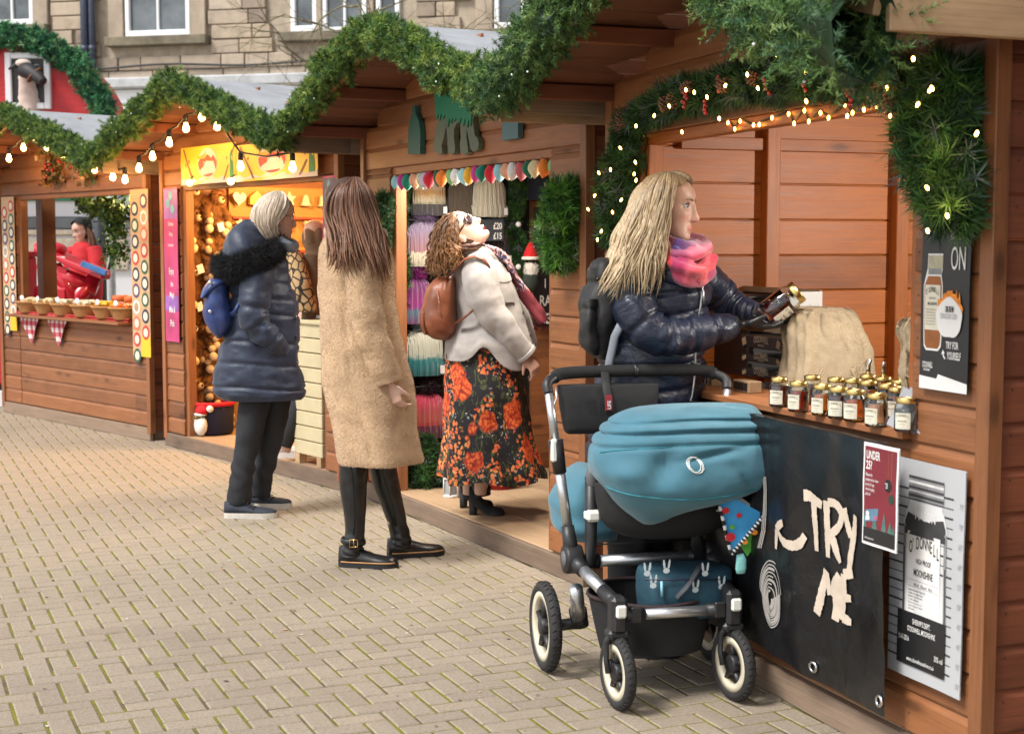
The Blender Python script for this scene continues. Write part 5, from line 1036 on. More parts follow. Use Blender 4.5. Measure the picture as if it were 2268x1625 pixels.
# ================================================================ person in red beyond the cheese stall, shopper inside the ornament stall
def red_person():
    fg = Fig(190, 858); P = person('person in red jacket and dark hat behind the cheese stall', fg); RD = pm('red_fleece', (.52, .015, .022), .8, .15, 20, .3)
    q = MB(); loft_px(q, fg, [(536, 168, 196, .08, 0), (545, 162, 212, .14, 0), (570, 157, 222, .17, 0), (610, 153, 230, .18, 0), (660, 154, 226, .18, 0), (700, 156, 222, .18, 0)], 40, 30, lambda u, a, p: .015*fn(p, 5)); J = q.build('jacket', RD, P)
    A = [(*fg.p(206, 552, -.1), .08), (*fg.p(214, 585, -.16), .085), (*fg.p(205, 620, -.2), .075), (*fg.p(180, 636, -.26), .06)]; q = MB(); sweep(q, A, 30, 16); q.build('sleeve', RD, J); q = MB(); sweep(q, [(*fg.p(166, 552, .1), .08), (*fg.p(158, 590, .14), .08), (*fg.p(150, 630, .05), .06)], 30, 16); q.build('sleeve', RD, J)
    hc = V3(fg, 181, 513, -.02); R = basis((-.80, -.45, -.22), (-.1, 0, 1)); b = MB(); head(b, hc, R); b.tube([V3(fg, 188, 570, 0), hc], [.06, .05], 12); b.tube([V3(fg, 188, 720, 0), V3(fg, 188, 560, 0)], [.14, .12], 12)
    for x in (178, 200): b.tube([V3(fg, x, 700, 0), V3(fg, x, 850, 0)], [.08, .05], 10)
    b.tube([a[:3] for a in A], [.05, .05, .04, .03], 8); hand(b, fg.p(176, 638, -.27), (-.8, -.3, -.3), (0, 0, -1), 1); me = remesh(b, 'body', SKIN, .009, 2); face_tint(me, hc, R); obj('body', me, P); eyes(P, hc, R)
    for x in (178, 200): q = MB(); sweep(q, [(*fg.p(x, 690, 0), .10), (*fg.p(x, 780, 0), .08), (*fg.p(x, 852, 0), .07)], 16, 14); q.build('trouser_leg', pm('dark_trousers', (.02, .02, .025), .8), P); h = loc(fg, x+8, 858); shoe(P, h, h+Vector((-.24, -.08, 0)), .045, .08, BLK, BLKS)
    q = MB(); scalp(hc+R@Vector((0, 0, .004)), R, 1.08)(q); q.build('knit_hat', pm('black_wool', (.014, .013, .014), .95, .2, 60, .5), P, fix=False)
    p = lambda x, y, d: tuple(V3(fg, x, y, d)); hair(P, [[p(192, 505, -.08), p(200, 522, -.1), p(206, 545, -.12), p(208, 566, -.14)], [p(194, 503, 0), p(204, 522, 0), p(210, 545, -.05), p(212, 566, -.08)]], 40, .012, [(.12, .05, .025), (.16, .07, .03)], .01, 6, .015, 2)
red_person()
def shopper():
    fg = Fig(672, 1015, .093); P = person('shopper in brown hooded coat with gold and black print wrap, half hidden in ornament stall', fg); BC = pm('brown_cotton', (.13, .082, .048), .85, .15, 12, .4)
    q = MB(); loft_px(q, fg, [(500, 684, 710, .05, 0), (512, 676, 722, .10, 0), (540, 674, 726, .11, 0), (558, 676, 738, .12, 0), (580, 672, 748, .15, 0), (640, 672, 752, .16, 0), (720, 664, 752, .17, 0), (800, 660, 752, .18, 0)], 50, 36, lambda u, a, p: .015*fn(p, 7, 3)+.01*math.sin(a*5+p.z*9)*(u < .3)); C = q.build('coat', BC, P)
    q = MB(); sweep(q, [(*fg.p(690, 570, -.12), .07), (*fg.p(686, 620, -.16), .07), (*fg.p(690, 680, -.17), .06), (*fg.p(682, 716, -.2), .045)], 30, 18, lambda u, a, p: .007*fn(p, 12)); q.build('sleeve', BC, C)
    m, t, b = nodes('animal_print'); vo = N(t, 'ShaderNodeTexVoronoi', feature='DISTANCE_TO_EDGE'); vo.inputs['Scale'].default_value = 26; t.links.new(coords(t, (1, 1, .7)), vo.inputs['Vector']); t.links.new(ramp(t, vo.outputs['Distance'], [(.06, (.02, .014, .01)), (.12, (.50, .34, .17))]), b.inputs['Base Color']); b.inputs['Roughness'].default_value = .8
    q = MB(); loft_px(q, fg, [(552, 630, 662, .06, -.2), (580, 636, 676, .07, -.22), (620, 640, 688, .08, -.24), (655, 644, 697, .08, -.24), (684, 650, 703, .075, -.24), (690, 656, 698, .06, -.24)], 30, 26, lambda u, a, p: .008*fn(p, 10)); q.build('wrap', m, P)
    hc = V3(fg, 704, 528, 0); R = basis((.7, .7, -.1), (0, 0, 1)); b = MB(); head(b, hc, R, .98); b.tube([V3(fg, 706, 600, 0), hc], [.06, .05], 10); b.tube([V3(fg, 700, 800, 0), V3(fg, 706, 590, 0)], [.13, .12], 10)
    for x0, x1, d in ((690, 630, -.1), (720, 690, .1)): b.tube([V3(fg, x0, 790, 0), V3(fg, (x0+x1)/2, 900, d), V3(fg, x1, 1000, d)], [.07, .05, .035], 10)
    b.tube([V3(fg, 690, 570, -.12), V3(fg, 690, 680, -.17), V3(fg, 680, 722, -.2)], [.045, .04, .028], 8); hand(b, fg.p(680, 722, -.2), (-.3, -.2, -.9), (.4, .8, 0), 1); me = remesh(b, 'body', SKIN, .008, 2); face_tint(me, hc, R); obj('body', me, P)
    WT = pm('white_trainer', (.72, .69, .68), .6, .06, 20, .2)
    for x0, x1, d, hx in ((690, 626, -.1, 602), (720, 690, .1, 668)):
        q = MB(); sweep(q, [(*fg.p(x0, 790, 0), .10), (*fg.p((x0+x1)/2, 900, d), .075), (*fg.p(x1, 985, d), .055)], 24, 16); q.build('trouser_leg', pm('dark_trousers', (.02, .02, .025), .8), P)
        h = loc(fg, hx, 1013 if hx < 640 else 1000, .093); shoe(P, h, h+Vector((.22, .02, 0)), .045, .085, WT, WT, 'trainer', sole=.03)
shopper()
# ================================================================ pushchair
def pushchair():
    R0 = np.array([.392, 4.835]); l = np.array([.970, .242]); FP = Frame(R0, R0+l); st = thing('pushchair', 'blue hooded pushchair with grey metal frame parked in front of the nearest stall', 'pushchair', (R0[0], R0[1], 0), FP.ang)
    ALU = pm('brushed_aluminium', (.62, .63, .65), .35, .08, 60, .05, metal=.9, stretch=(1, 1, 6)); PL = pm('black_plastic', (.018, .018, .020), .45, .25, 30, .15, bscale=300, bdist=.001); FOAM = pm('black_foam', (.012, .012, .013), .85, .3, 60, .4, bscale=400, bdist=.002); TY = pm('black_tyre', (.022, .021, .021), .75, .3, 30, .5, bscale=160, bdist=.002); RIM = pm('cream_rim', (.62, .56, .43), .5, .12, 12, .1); WHT = pm('cream_latch', (.72, .72, .66), .4, .05, 20, 0)
    CV = pm('blue_canvas', (.050, .165, .225), .78, .10, 14, .35, bscale=700, bdist=.001, sheen=.2); TL = pm('teal_lining', (.03, .20, .25), .8, .1, 20, .3); BF = pm('black_mesh_fabric', (.011, .011, .012), .85, .3, 50, .5, bscale=500, bdist=.002)
    X = lambda x, y: (1134+x*.5345, 756+y*.5345)
    def p(x, y, d):
        a, z = FP.px(*X(x, y), d); return Vector((a, d, z))
    # wheels
    def wheel(cx, r, yc, w, tilt=0.0, nm='wheel'):
        M = Matrix.Rotation(tilt, 3, 'Z'); c = Vector((cx, yc, r)); L = lambda v: c+M@Vector(v); q = MB(); n = 40; rings = []
        for i in range(n):
            a = 2*math.pi*i/n; u = Vector((0, math.cos(a), math.sin(a))); rings.append([L(u*(r-w*.5+math.cos(b)*w*.5)+Vector((math.sin(b)*w*.55, 0, 0))) for b in [2*math.pi*j/10 for j in range(10)]])
        rings.append(rings[0]); q.loft(rings, cap=False); ty = q.build('tyre', TY, None); W_ = thing(nm, None, None); W_.parent = st; ty.parent = W_
        q = MB()
        for i in range(0, 36):
            a = 2*math.pi*i/36; u = Vector((0, math.cos(a), math.sin(a))); t = Vector((0, -math.sin(a), math.cos(a)))
            for s in (-1, 1): q.tube([L(u*(r+.0005)+Vector((s*.003, 0, 0))), L(u*(r-.004)+t*.006+Vector((s*w*.42, 0, 0)))], .0018, 4)
        q.build('tread', TY, ty)
        q = MB(); ri = r-w*.95; rings = []
        for i in range(n+1):
            a = 2*math.pi*i/n; u = Vector((0, math.cos(a), math.sin(a))); rings.append([L(u*rr+Vector((xx, 0, 0))) for rr, xx in ((ri+.004, -w*.42), (ri+.004, w*.42), (ri-.018, w*.36), (ri-.020, -w*.36))])
        q.loft(rings, cap=False); q.build('rim', RIM, W_)
        q = MB(); R90 = M@Matrix.Rotation(math.pi/2, 3, 'Y'); q.lathe([(.0, -w*.5), (.026, -w*.5), (.030, -w*.4), (.030, w*.4), (.026, w*.5), (0, w*.5)], c, 16, R90, cap=False)
        for k in range(5):
            a = 2*math.pi*k/5+.3; u = Vector((0, math.cos(a), math.sin(a))); q.tube([L(u*.02), L(u*(ri-.012))], [.014, .010], 8, squash=((1, 0, 0), .7))
        q.build('hub', PL, W_); return W_
    wheel(-.29, .148, 0, .039); wheel(.29, .148, .0, .039); wheel(-.185, .113, -.447, .033, .10); wheel(.19, .113, -.447, .033, .16)
    def tube(nm, pts, r, m, parent=st, seg=12, **k): q = MB(); q.tube(pts, r, seg, **k); return q.build(nm, m, parent)
    # rear axle arms and legs
    for s, hx in ((-1, 250), (1, 905)):
        hub = p(250, 900, -.13); hub.x = s*abs(hub.x); a = Vector((s*.245, 0, .148)); 
        tube('axle_arm', [a, Vector((s*.19, -.03, .16)), Vector((s*.17, -.05, .175))], .019, PL); tube('rear_leg', [Vector((s*.185, -.03, .17)), hub+Vector((-s*.02, .02, -.10))], [.026, .021], ALU); tube('leg_cap', [Vector((s*.18, -.03, .15)), Vector((s*.19, -.035, .21))], .030, PL)
        q = MB(); q.lathe([(0, -.028), (.044, -.028), (.047, -.02), (.047, .02), (.044, .028), (0, .028)], hub, 24, Matrix.Rotation(math.pi/2, 3, 'Y'), cap=False); hj = q.build('hub_joint', PL, st); q = MB(); q.lathe([(.0, 0), (.027, 0), (.027, .003), (0, .004)], hub+Vector((s*.028, 0, 0)), 20, Matrix.Rotation(s*math.pi/2, 3, 'Y'), cap=False); q.build('hub_cap', pm('grey_plastic', (.12, .12, .125), .5), hj)
        fc = Vector((s*.185, -.435, .318)); tube('front_tube', [hub, hub.lerp(fc, .28)], [.027, .024], PL); tube('frame_tube', [hub.lerp(fc, .26), hub.lerp(fc, .72)], .020, ALU); tube('front_tube', [hub.lerp(fc, .70), fc], [.022, .024], PL)
        MB().box(fc+Vector((0, -.005, -.028)), (.052, .06, .115), bev=.012).build('front_corner', PL, st); b_ = MB().box(fc+Vector((0, -.042, -.012)), (.034, .014, .040), bev=.006).build('button', WHT, st)
        f0 = fc+Vector((0, -.005, -.075)); q = MB(); y0 = -.447
        for e in (-1, 1): q.tube([f0+Vector((e*.012, 0, .0)), Vector((f0.x+e*.030, f0.y+.015, .205)), Vector((f0.x+e*.031, y0+.02, .15)), Vector((f0.x+e*.030, y0, .113))], [.016, .014, .012, .014], 8, squash=((0, 1, 0), .7))
        q.box(f0+Vector((0, .004, -.012)), (.07, .06, .03), bev=.01); q.build('fork', PL, st)
        # seat upright
        u0 = hub+Vector((-s*.055, -.02, -.01)); u1 = Vector((u0.x-s*.002, -.15, p(335, 560, -.15).z)); tube('seat_upright', [hub, u0, u0.lerp(u1, .3), u1], [.026, .024, .020, .022], PL); MB().box(u0.lerp(u1, .56)+Vector((0, -.012, 0)), (.048, .05, .038), bev=.010).build('latch', WHT, st)
        q = MB(); q.sphere(u1+Vector((0, -.01, .0)), (.022, .016, .042), 14); q.build('seat_joint', pm('grey_plastic', (.12, .12, .125), .5), st)
        # handle stem
        h1 = p(152, 215, -.09); h1.x = s*abs(h1.x); m1 = hub.lerp(h1, .42); tube('stem_sleeve', [hub, hub.lerp(h1, .20)], [.027, .020], PL); tube('stem', [hub.lerp(h1, .18), hub.lerp(h1, .60)], .0165, ALU); tube('stem_clamp', [hub.lerp(h1, .52), hub.lerp(h1, .72)], [.021, .025], PL); tube('stem', [hub.lerp(h1, .7), h1], .0135, ALU)
        MB().box(hub.lerp(h1, .66)+Vector((-.012 if s < 0 else .012, -.012, 0)), (.022, .02, .075), bev=.006).build('clamp_lever', WHT if s < 0 else PL, st)
        if s < 0: HL = h1
        else: HR = h1
    zt = p(380, 127, -.03).z; hb = [HL, HL+Vector((.0, .015, .03)), Vector((HL.x+.028, -.055, zt-.012)), Vector((HL.x+.08, -.032, zt)), Vector((0, -.026, zt+.003)), Vector((HR.x-.08, -.032, zt)), Vector((HR.x-.028, -.055, zt-.012)), HR+Vector((0, .015, .03)), HR]
    tube('handlebar', [tuple(a) for a in crom([tuple(v) for v in hb], 50)], .0165, PL); g = crom([tuple(v) for v in hb[2:7]], 40); tube('grip', [tuple(a) for a in g], .0205, FOAM); tube('grip_seam', [(0.0, -.026, zt+.003), (-.0+.012, -.026, zt+.003)], .0225, PL)
    # cross bars
    z1 = p(580, 897, -.14).z; tube('cross_bar', [(-.17, -.14, z1), (.17, -.14, z1)], .019, ALU); tube('cross_wire', [(-.19, -.12, z1+.05), (.19, -.12, z1+.05)], .0025, PL)
    for s in (-1, 1): tube('bar_end', [(s*.15, -.14, z1), (s*.215, -.135, z1)], .024, PL)
    z2 = p(700, 1118, -.435).z; tube('front_bar', [(-.11, -.44, z2), (.11, -.44, z2)], .0165, ALU)
    for s in (-1, 1): tube('bar_end', [(s*.10, -.44, z2), (s*.185, -.437, z2)], .021, PL)
    # basket
    q = MB(); nx, nz_ = 24, 12
    def bk(u, v):
        a = u*2*math.pi; c, s = math.cos(a), math.sin(a); e = .22; q2 = (abs(c)**(2/e*.2)+abs(s)**(2/e*.2))**(-1/(2/e*.2)); w = .20-.035*v+.012*math.sin(a*6)*v; d = .20-.03*v
        return Vector((c*q2*w*1.03, -.215+s*q2*d+.01*math.sin(a*4+v*3), z2+.012-v*.165-.012*math.sin(v*3.1)*math.sin(a*5)**2))
    q.grid(bk, 48, 12, closed_u=True); n0 = len(q.v); q.add([bk(i/48, 1.0) for i in range(48)], [tuple(range(48))]); bs = q.build('basket', BF, st); q = MB(); q.tube([bk(i/48, 0) for i in range(48)], .007, 6, closed=True); q.build('basket_hem', pm('dark_binding', (.035, .018, .02), .8), bs)
    for s in (-.13, .14): MB().box((s, -.455, z2+.003), (.035, .012, .05), bev=.004).build('basket_strap', PL, bs)
    # seat: shell, foot cushion
    q = MB(); rows = [(575, 345, 1000, 0.100, -0.200), (620, 350, 1000, 0.140, -0.210), (680, 362, 960, 0.160, -0.210), (740, 385, 880, 0.150, -0.200), (780, 430, 820, 0.120, -0.190), (800, 500, 760, 0.070, -0.180)]; K = []
    for y, a, b, dh, dc in rows: A, B = p(a, y, dc), p(b, y, dc); K.append(((A.x+B.x)/2, dc, (A.z+B.z)/2, (B.x-A.x)/2, dh))
    def kl(K, n, seg, ex, disp=None):
        K = crom(K, n); out = []
        for i, (cx, cy, cz, hw, dh) in enumerate(K):
            ring = []
            for j in range(seg):
                a = 2*math.pi*j/seg; c, s = math.cos(a), math.sin(a); e = (abs(c)**ex+abs(s)**ex)**(-1/ex); nx_, ny = c/max(hw, .01), s/max(dh, .01); L = math.hypot(nx_, ny); v = Vector((cx+hw*c*e, cy+dh*s*e, cz))
                if disp: v += Vector((nx_/L, ny/L, 0))*disp(i/(n-1), a, v)
                ring.append(v)
            out.append(ring)
        return K, out
    K2, rg = kl(K, 24, 36, 2.3); q.loft(rg); q.build('seat_shell', BF, st)
    q = MB(); K = []
    for y, a, b, dh, dc in [(515, 285, 345, .10, .10), (560, 222, 350, .13, .10), (620, 178, 380, .14, .10), (690, 163, 410, .14, .09), (750, 175, 420, .13, .08), (795, 205, 430, .11, .07), (815, 240, 420, .07, .06)]: A, B = p(a, y, dc), p(b, y, dc); K.append(((A.x+B.x)/2, dc, (A.z+B.z)/2, (B.x-A.x)/2, dh))
    K3, rg = kl(K, 36, 36, 2.2, lambda u, a, v: .006*fn(v, 10, 2)+.005*math.sin(u*20)); q.loft(rg); q.build('foot_cushion', CV, st)
    # hood
    q = MB(); K = []
    for y, a, b, dh, dc in [(258, 620, 900, 0.032, -0.315), (266, 530, 985, 0.072, -0.325), (285, 470, 1012, 0.108, -0.335), (318, 415, 1032, 0.136, -0.340), (360, 365, 1050, 0.156, -0.345), (410, 333, 1062, 0.168, -0.350), (470, 322, 1082, 0.176, -0.355), (530, 340, 1098, 0.180, -0.360), (575, 368, 1075, 0.172, -0.365), (615, 400, 1005, 0.156, -0.365), (655, 432, 870, 0.132, -0.360), (695, 470, 705, 0.100, -0.350), (730, 515, 625, 0.068, -0.340), (752, 548, 585, 0.024, -0.335)]: A, B = p(a, y, dc), p(b, y, dc); K.append(((A.x+B.x)/2, dc, (A.z+B.z)/2, (B.x-A.x)/2, dh))
    zz = lambda y: p(700, y, -.3).z; zf = [zz(306), zz(345), zz(392)]
    def hdisp(u, a, v):
        d = 0.0; bend = .035*math.cos(a)**2
        for k, am in zip(zf, (.019, .017, .010)): d -= am*math.exp(-((v.z-k+bend*.4)/.006)**2)
        d += .010*math.exp(-((v.z-(zf[0]+zf[1])/2)/.012)**2)+.009*fn(v, 6, 4)+.012*math.sin(v.x*9+v.z*12)*math.exp(-((v.z-zz(610))/.06)**2)
        d -= .030*math.exp(-((v.x+.06-.3*(v.z-zz(430)))/.035)**2)*math.exp(-((v.z-zz(470))/.05)**2); d -= .022*math.exp(-((v.z-zz(450)-.16*(v.x+.0))/.010)**2)*math.exp(-((v.x-.10)/.09)**2); d += .018*math.exp(-((v.z-zz(500))/.03)**2)*math.exp(-((v.x+.17)/.05)**2); d -= .014*math.exp(-((v.x-.17+.9*(v.z-zz(500)))/.016)**2)*math.exp(-((v.z-zz(520))/.05)**2)
        return d
    KH, rg = kl(K, 90, 80, 2.5, hdisp); q.loft(rg); hood = q.build('hood', CV, st)
    def hs(z, a, off):
        k = min(KH, key=lambda r: abs(r[2]-z)); c, s = math.cos(a), math.sin(a); e = (abs(c)**2.5+abs(s)**2.5)**(-1/2.5); nx_, ny = c/k[3], s/k[4]; L = math.hypot(nx_, ny); n = Vector((nx_/L, ny/L, 0)); v = Vector((k[0]+k[3]*c*e, k[1]+k[4]*s*e, z)); return v+n*(hdisp(0, a, v)+off)
    q = MB(); q.tube([hs(zz(392+ (430-392)*0+ .0)-.022*math.cos(t*2*math.pi)*0-(t-.5)**2*.10, math.pi+.35+t*(math.pi-.5), .001) for t in [i/60 for i in range(61)]], .0022, 5); q.build('seam', TL, hood)
    q = MB(); q.tube([hs(zz(600)+.10*abs(t-.45)**1.6, math.pi+.25+t*(math.pi-.5), .001) for t in [i/60 for i in range(61)]], .0026, 5); q.build('piping', TL, hood)
    # ring emblem
    ac = min([math.pi+.4+i*.01 for i in range(240)], key=lambda a: abs(hs(zz(467), a, 0).x-p(760, 467, -.54).x)); q = MB()
    for dx, dz, r in ((0, 0, .023), (-.004, .003, .022), (.004, .001, .023)): q.tube([hs(zz(467)+dz+r*math.sin(t), ac+(dx+r*.92*math.cos(t))/.30, .0016) for t in [i*2*math.pi/36 for i in range(36)]], .0013, 5, closed=True)
    q.build('emblem', pm('white_stitch', (.78, .80, .80), .6, .03, 20, 0), hood)
    # organiser hanging on the handlebar
    q = MB(); K = []
    for y, a, b, dh, dc in [(178, 192, 600, .045, -.05), (230, 198, 598, .05, -.06), (300, 208, 590, .05, -.065), (355, 218, 580, .04, -.07), (376, 228, 570, .025, -.07)]: A, B = p(a, y, dc), p(b, y, dc); K.append(((A.x+B.x)/2, dc, (A.z+B.z)/2, (B.x-A.x)/2, dh))
    K4, rg = kl(K, 24, 44, 4.5, lambda u, a, v: .003*fn(v, 14)); q.loft(rg); og = q.build('organiser', BF, st)
    tube('strap', [p(385, 128, -.05), p(392, 200, -.11), p(400, 240, -.115), p(405, 300, -.12)], .014, pm('black_webbing', (.02, .02, .022), .7), og, 6, squash=((1, 0, 0), .25)); q = MB(); a = p(398, 238, -.128); q.box(a+Vector((.002, 0, -.012)), (.022, .002, .05)); lb = q.build('woven_label', pm('dark_red_label', (.25, .02, .03), .8), og); q = MB(); put_text(q, 'LIFE', lambda x, z: a+Vector((.009-z*.9, -.0016, -.033+x)), .018, .01, .9); q.build('lettering', pm('white_print', (.8, .8, .8), .7, .03, 10, 0), lb)
    tube('hook', [p(160, 190, -.09), p(158, 235, -.1), p(172, 268, -.1), p(184, 235, -.1), p(182, 190, -.09)], .003, ALU)
    # printed bag lying in the basket
    bag = thing('changing_bag', 'dark teal bag with white rabbit print in the pushchair basket', 'bag', (R0[0], R0[1], 0), FP.ang); TE = pm('dark_teal_cloth', (.016, .062, .092), .75, .12, 20, .3)
    q = MB(); K = []
    for y, a, b, dh, dc in [(925, 548, 878, .06, -.26), (940, 540, 884, .09, -.27), (1000, 537, 884, .10, -.28), (1060, 540, 882, .10, -.28), (1120, 545, 880, .09, -.28)]: A, B = p(a, y, dc), p(b, y, dc); K.append(((A.x+B.x)/2, dc, (A.z+B.z)/2, (B.x-A.x)/2, dh))
    K5, rg = kl(K, 24, 44, 5, lambda u, a, v: .004*fn(v, 12)); q.loft(rg); bb = q.build('bag_body', TE, bag)
    PW = pm('pale_print', (.55, .62, .64), .8, .05, 20, 0); fy = -.384
    for k, (x, y) in enumerate(((560, 950), (640, 938), (585, 1000), (760, 1018), (868, 1005), (800, 950))):
        o = p(x, y, fy); q = MB(); T = lambda u, v: o+Vector((u, 0, v))
        for e in (-.006, .007): stroke(q, [(e, 0), (e*1.3, .014), (e*1.5, .026)], [.006, .008, .004], T)
        q.add([T(.011*math.cos(t), -.008+.009*math.sin(t)) for t in [i*math.pi/5 for i in range(10)]], [tuple(range(10))], smooth=False); pr = q.build('rabbit_print', PW, bb); tag(pr, kind='stuff')
    tube('zip', [p(550, 985, fy+.002), p(870, 985, fy+.002)], .003, pm('navy_zip', (.02, .03, .06), .5), bb, 5); tube('zip_pull', [p(620, 992, fy), p(622, 1055, fy)], .0045, pm('sky_cord', (.25, .55, .65), .6), bb, 6); tube('bag_strap', [p(780, 925, fy+.03), p(760, 960, fy), p(720, 1020, fy-.004), p(680, 1062, fy-.002)], .013, pm('grey_webbing2', (.07, .075, .085), .8), bag, 6, squash=((1, 0, .6), .25))
    # cloth book and teether clipped to the side
    bk2 = thing('cloth_book', 'bright blue cloth baby book with striped edge hanging on the pushchair', 'cloth book', (R0[0], R0[1], 0), FP.ang); dm = -.47; BL2 = pm('sky_blue_print', (.04, .30, .62), .8, .15, 9, .2)
    def quad(nm, pts, m, parent, dd=0, n=8, wv=.006):
        P4 = [p(x, y, d) for x, y, d in pts]; q = MB(); q.grid(lambda u, v: P4[0].lerp(P4[1], u).lerp(P4[3].lerp(P4[2], u), v)+Vector((0, -dd+wv*math.sin(u*5+v*3), 0)), n, n); return q.build(nm, m, parent)
    pg = [(858, 680, dm+.02), (905, 640, dm), (1045, 715, dm-.02), (905, 880, dm)]; cvr = quad('cover', pg, BL2, bk2); quad('page', [(920, 800, dm+.05), (1030, 735, dm+.02), (1045, 770, dm+.02), (975, 890, dm+.06)], pm('green_print', (.10, .42, .06), .8, .4, 14, .2), bk2); quad('back_cover', [(850, 650, dm+.06), (940, 640, dm+.06), (1048, 715, dm+.04), (910, 790, dm+.06)], pm('white_cloth', (.7, .72, .74), .85), bk2)
    q = MB(); n = 26
    for (a, b) in ((2, 3), (3, 0)):
        A, B = p(*pg[a]), p(*pg[b]); m_ = n if a == 2 else 10
        for i in range(m_): q.mi = i % 2; u, v = A.lerp(B, i/m_), A.lerp(B, (i+1)/m_); q.tube([u+Vector((0, -.006, 0)), v+Vector((0, -.006, 0))], .0055, 6)
    q.build('striped_edge', [INK, pm('white_cloth', (.7, .72, .74), .85)], bk2)
    for (x, y, r, m) in ((905, 810, .016, pm('red_print', (.55, .02, .03), .8)), (940, 720, .009, pm('red_print', (.55, .02, .03), .8)), (912, 768, .009, pm('leaf_green', (.10, .40, .05), .8)), (885, 700, .012, pm('red_print', (.55, .02, .03), .8)), (1005, 790, .010, pm('orange_print', (.75, .25, .02), .8)), (965, 830, .009, pm('orange_print', (.75, .25, .02), .8))):
        q = MB(); c = p(x, y, dm-.016); q.add([c+Vector((r*math.cos(t), -.001, r*.85*math.sin(t))) for t in [i*math.pi/8 for i in range(16)]], [tuple(range(16))], smooth=False); q.build('printed_spot', m, cvr)
    q = MB(); q.tube([p(945, 880, dm), p(950, 905, dm), p(948, 940, dm), p(948, 960, dm)], [.012, .017, .018, .014], 14, squash=((1, 0, 0), .35)); q.build('teether', pm('mint_silicone', (.25, .62, .60), .5), bk2); tube('loop', [p(900, 700, dm+.02), p(880, 690, dm+.06), p(850, 700, dm+.1)], .004, pm('white_cloth', (.7, .72, .74), .85), bk2, 6)
pushchair()
# ================================================================ things on and in the stalls: helpers
def at(F, name, label, cat_, x=0., y=0., z=0., group=None, rz=0.0): return thing(name, label, cat_, tuple(F.P(x, y, z)), F.ang+rz, group)
def light(name, parent, kind, power, col, loc_, rot=(0, 0, 0), size=.1, sy=None):
    l = bpy.data.lights.new(name, kind); l.energy = power; l.color = col
    if kind == 'AREA': l.size = size; l.shape = 'RECTANGLE'; l.size_y = sy or size
    elif kind == 'SPOT': l.shadow_soft_size = size; l.spot_size = 2.2; l.spot_blend = .4
    else: l.shadow_soft_size = size
    return obj(name, l, parent, loc_, rot)
WARM = (1.0, .60, .24)
# ---- extra stall added mostly out of view to shade the nearest stall's right wall
fe = FD.P(FD.W+.28, -.02, 0)+np.array([.42, 0, 0]); FE = Frame(fe[:2], fe[:2]+np.array([math.cos(math.radians(-79)), math.sin(math.radians(-79))])*2.42)
stall(FE, 'timber stall added out of view, shading the right wall of the nearest stall', .33, 2.1, .88)
# ---- string lights of the two far stalls
BULB = glow('warm_bulb', (1.0, .58, .18), 9); SOCK = pm('bulb_socket', (.02, .02, .02), .5)
def festoon(F, label, pts, dep):
    t = at(F, 'string_lights', label, 'string lights', group='festoon bulbs under the fir garlands'); L = [(*F.px(x, y, dep),) for x, y in pts]
    q = MB(); K = []
    for i, (x, z) in enumerate(L):
        K.append((x, dep, z+.085))
        if i < len(L)-1: K.append(((x+L[i+1][0])/2, dep, (z+L[i+1][1])/2+.06))
    q.tube(K, .006, 6); q.build('cable', SOCK, t)
    if not _txt.get('bulb'):
        q = MB(); q.lathe([(.009, .04), (.011, .032), (.017, .014), (.021, 0), (.019, -.013), (.010, -.022), (0, -.025)], seg=14, cap=False); _txt['bulb'] = q.mesh('bulb', BULB); q = MB(); q.lathe([(0, .085), (.012, .085), (.015, .075), (.015, .036), (0, .036)], seg=10, cap=False); _txt['sock'] = q.mesh('socket', SOCK)
    for i, (x, z) in enumerate(L):
        obj('bulb', _txt['bulb'], obj('socket', _txt['sock'], t, (x, dep, z)))
        if i % 2 == 0: light('bulb_light', t, 'POINT', 1.5, (1, .55, .18), (x, dep-.0, z-.06), size=.03)
    return t
festoon(FA, 'string of warm bulbs under the garland of the cheese stall', [(20, 352), (52, 328), (80, 310), (104, 327), (139, 343), (177, 359), (210, 376), (250, 393), (277, 399)], -.30)
festoon(FB, 'string of warm bulbs under the garland of the yellow banner stall', [(308, 374), (338, 348), (375, 317), (412, 285), (447, 260), (481, 281), (533, 370), (648, 372)], -.30)
for x, y in ((420, 405), (511, 402)):
    a, z = FB.px(x, y, -.10); t = at(FB, 'spot_lamp', 'small glowing lamp at the lower edge of the yellow banner, by its %s panel' % ('first' if x < 500 else 'second'), 'lamp', a, -.10, z, 'lamps on the yellow banner'); MB().sphere((0, 0, 0), (.03, .02, .022), 12).build('bulb', BULB, t); MB().tube([(0, .0, .02), (0, .04, .05), (0, .06, .03)], .006, 6).build('bracket', SOCK, t)
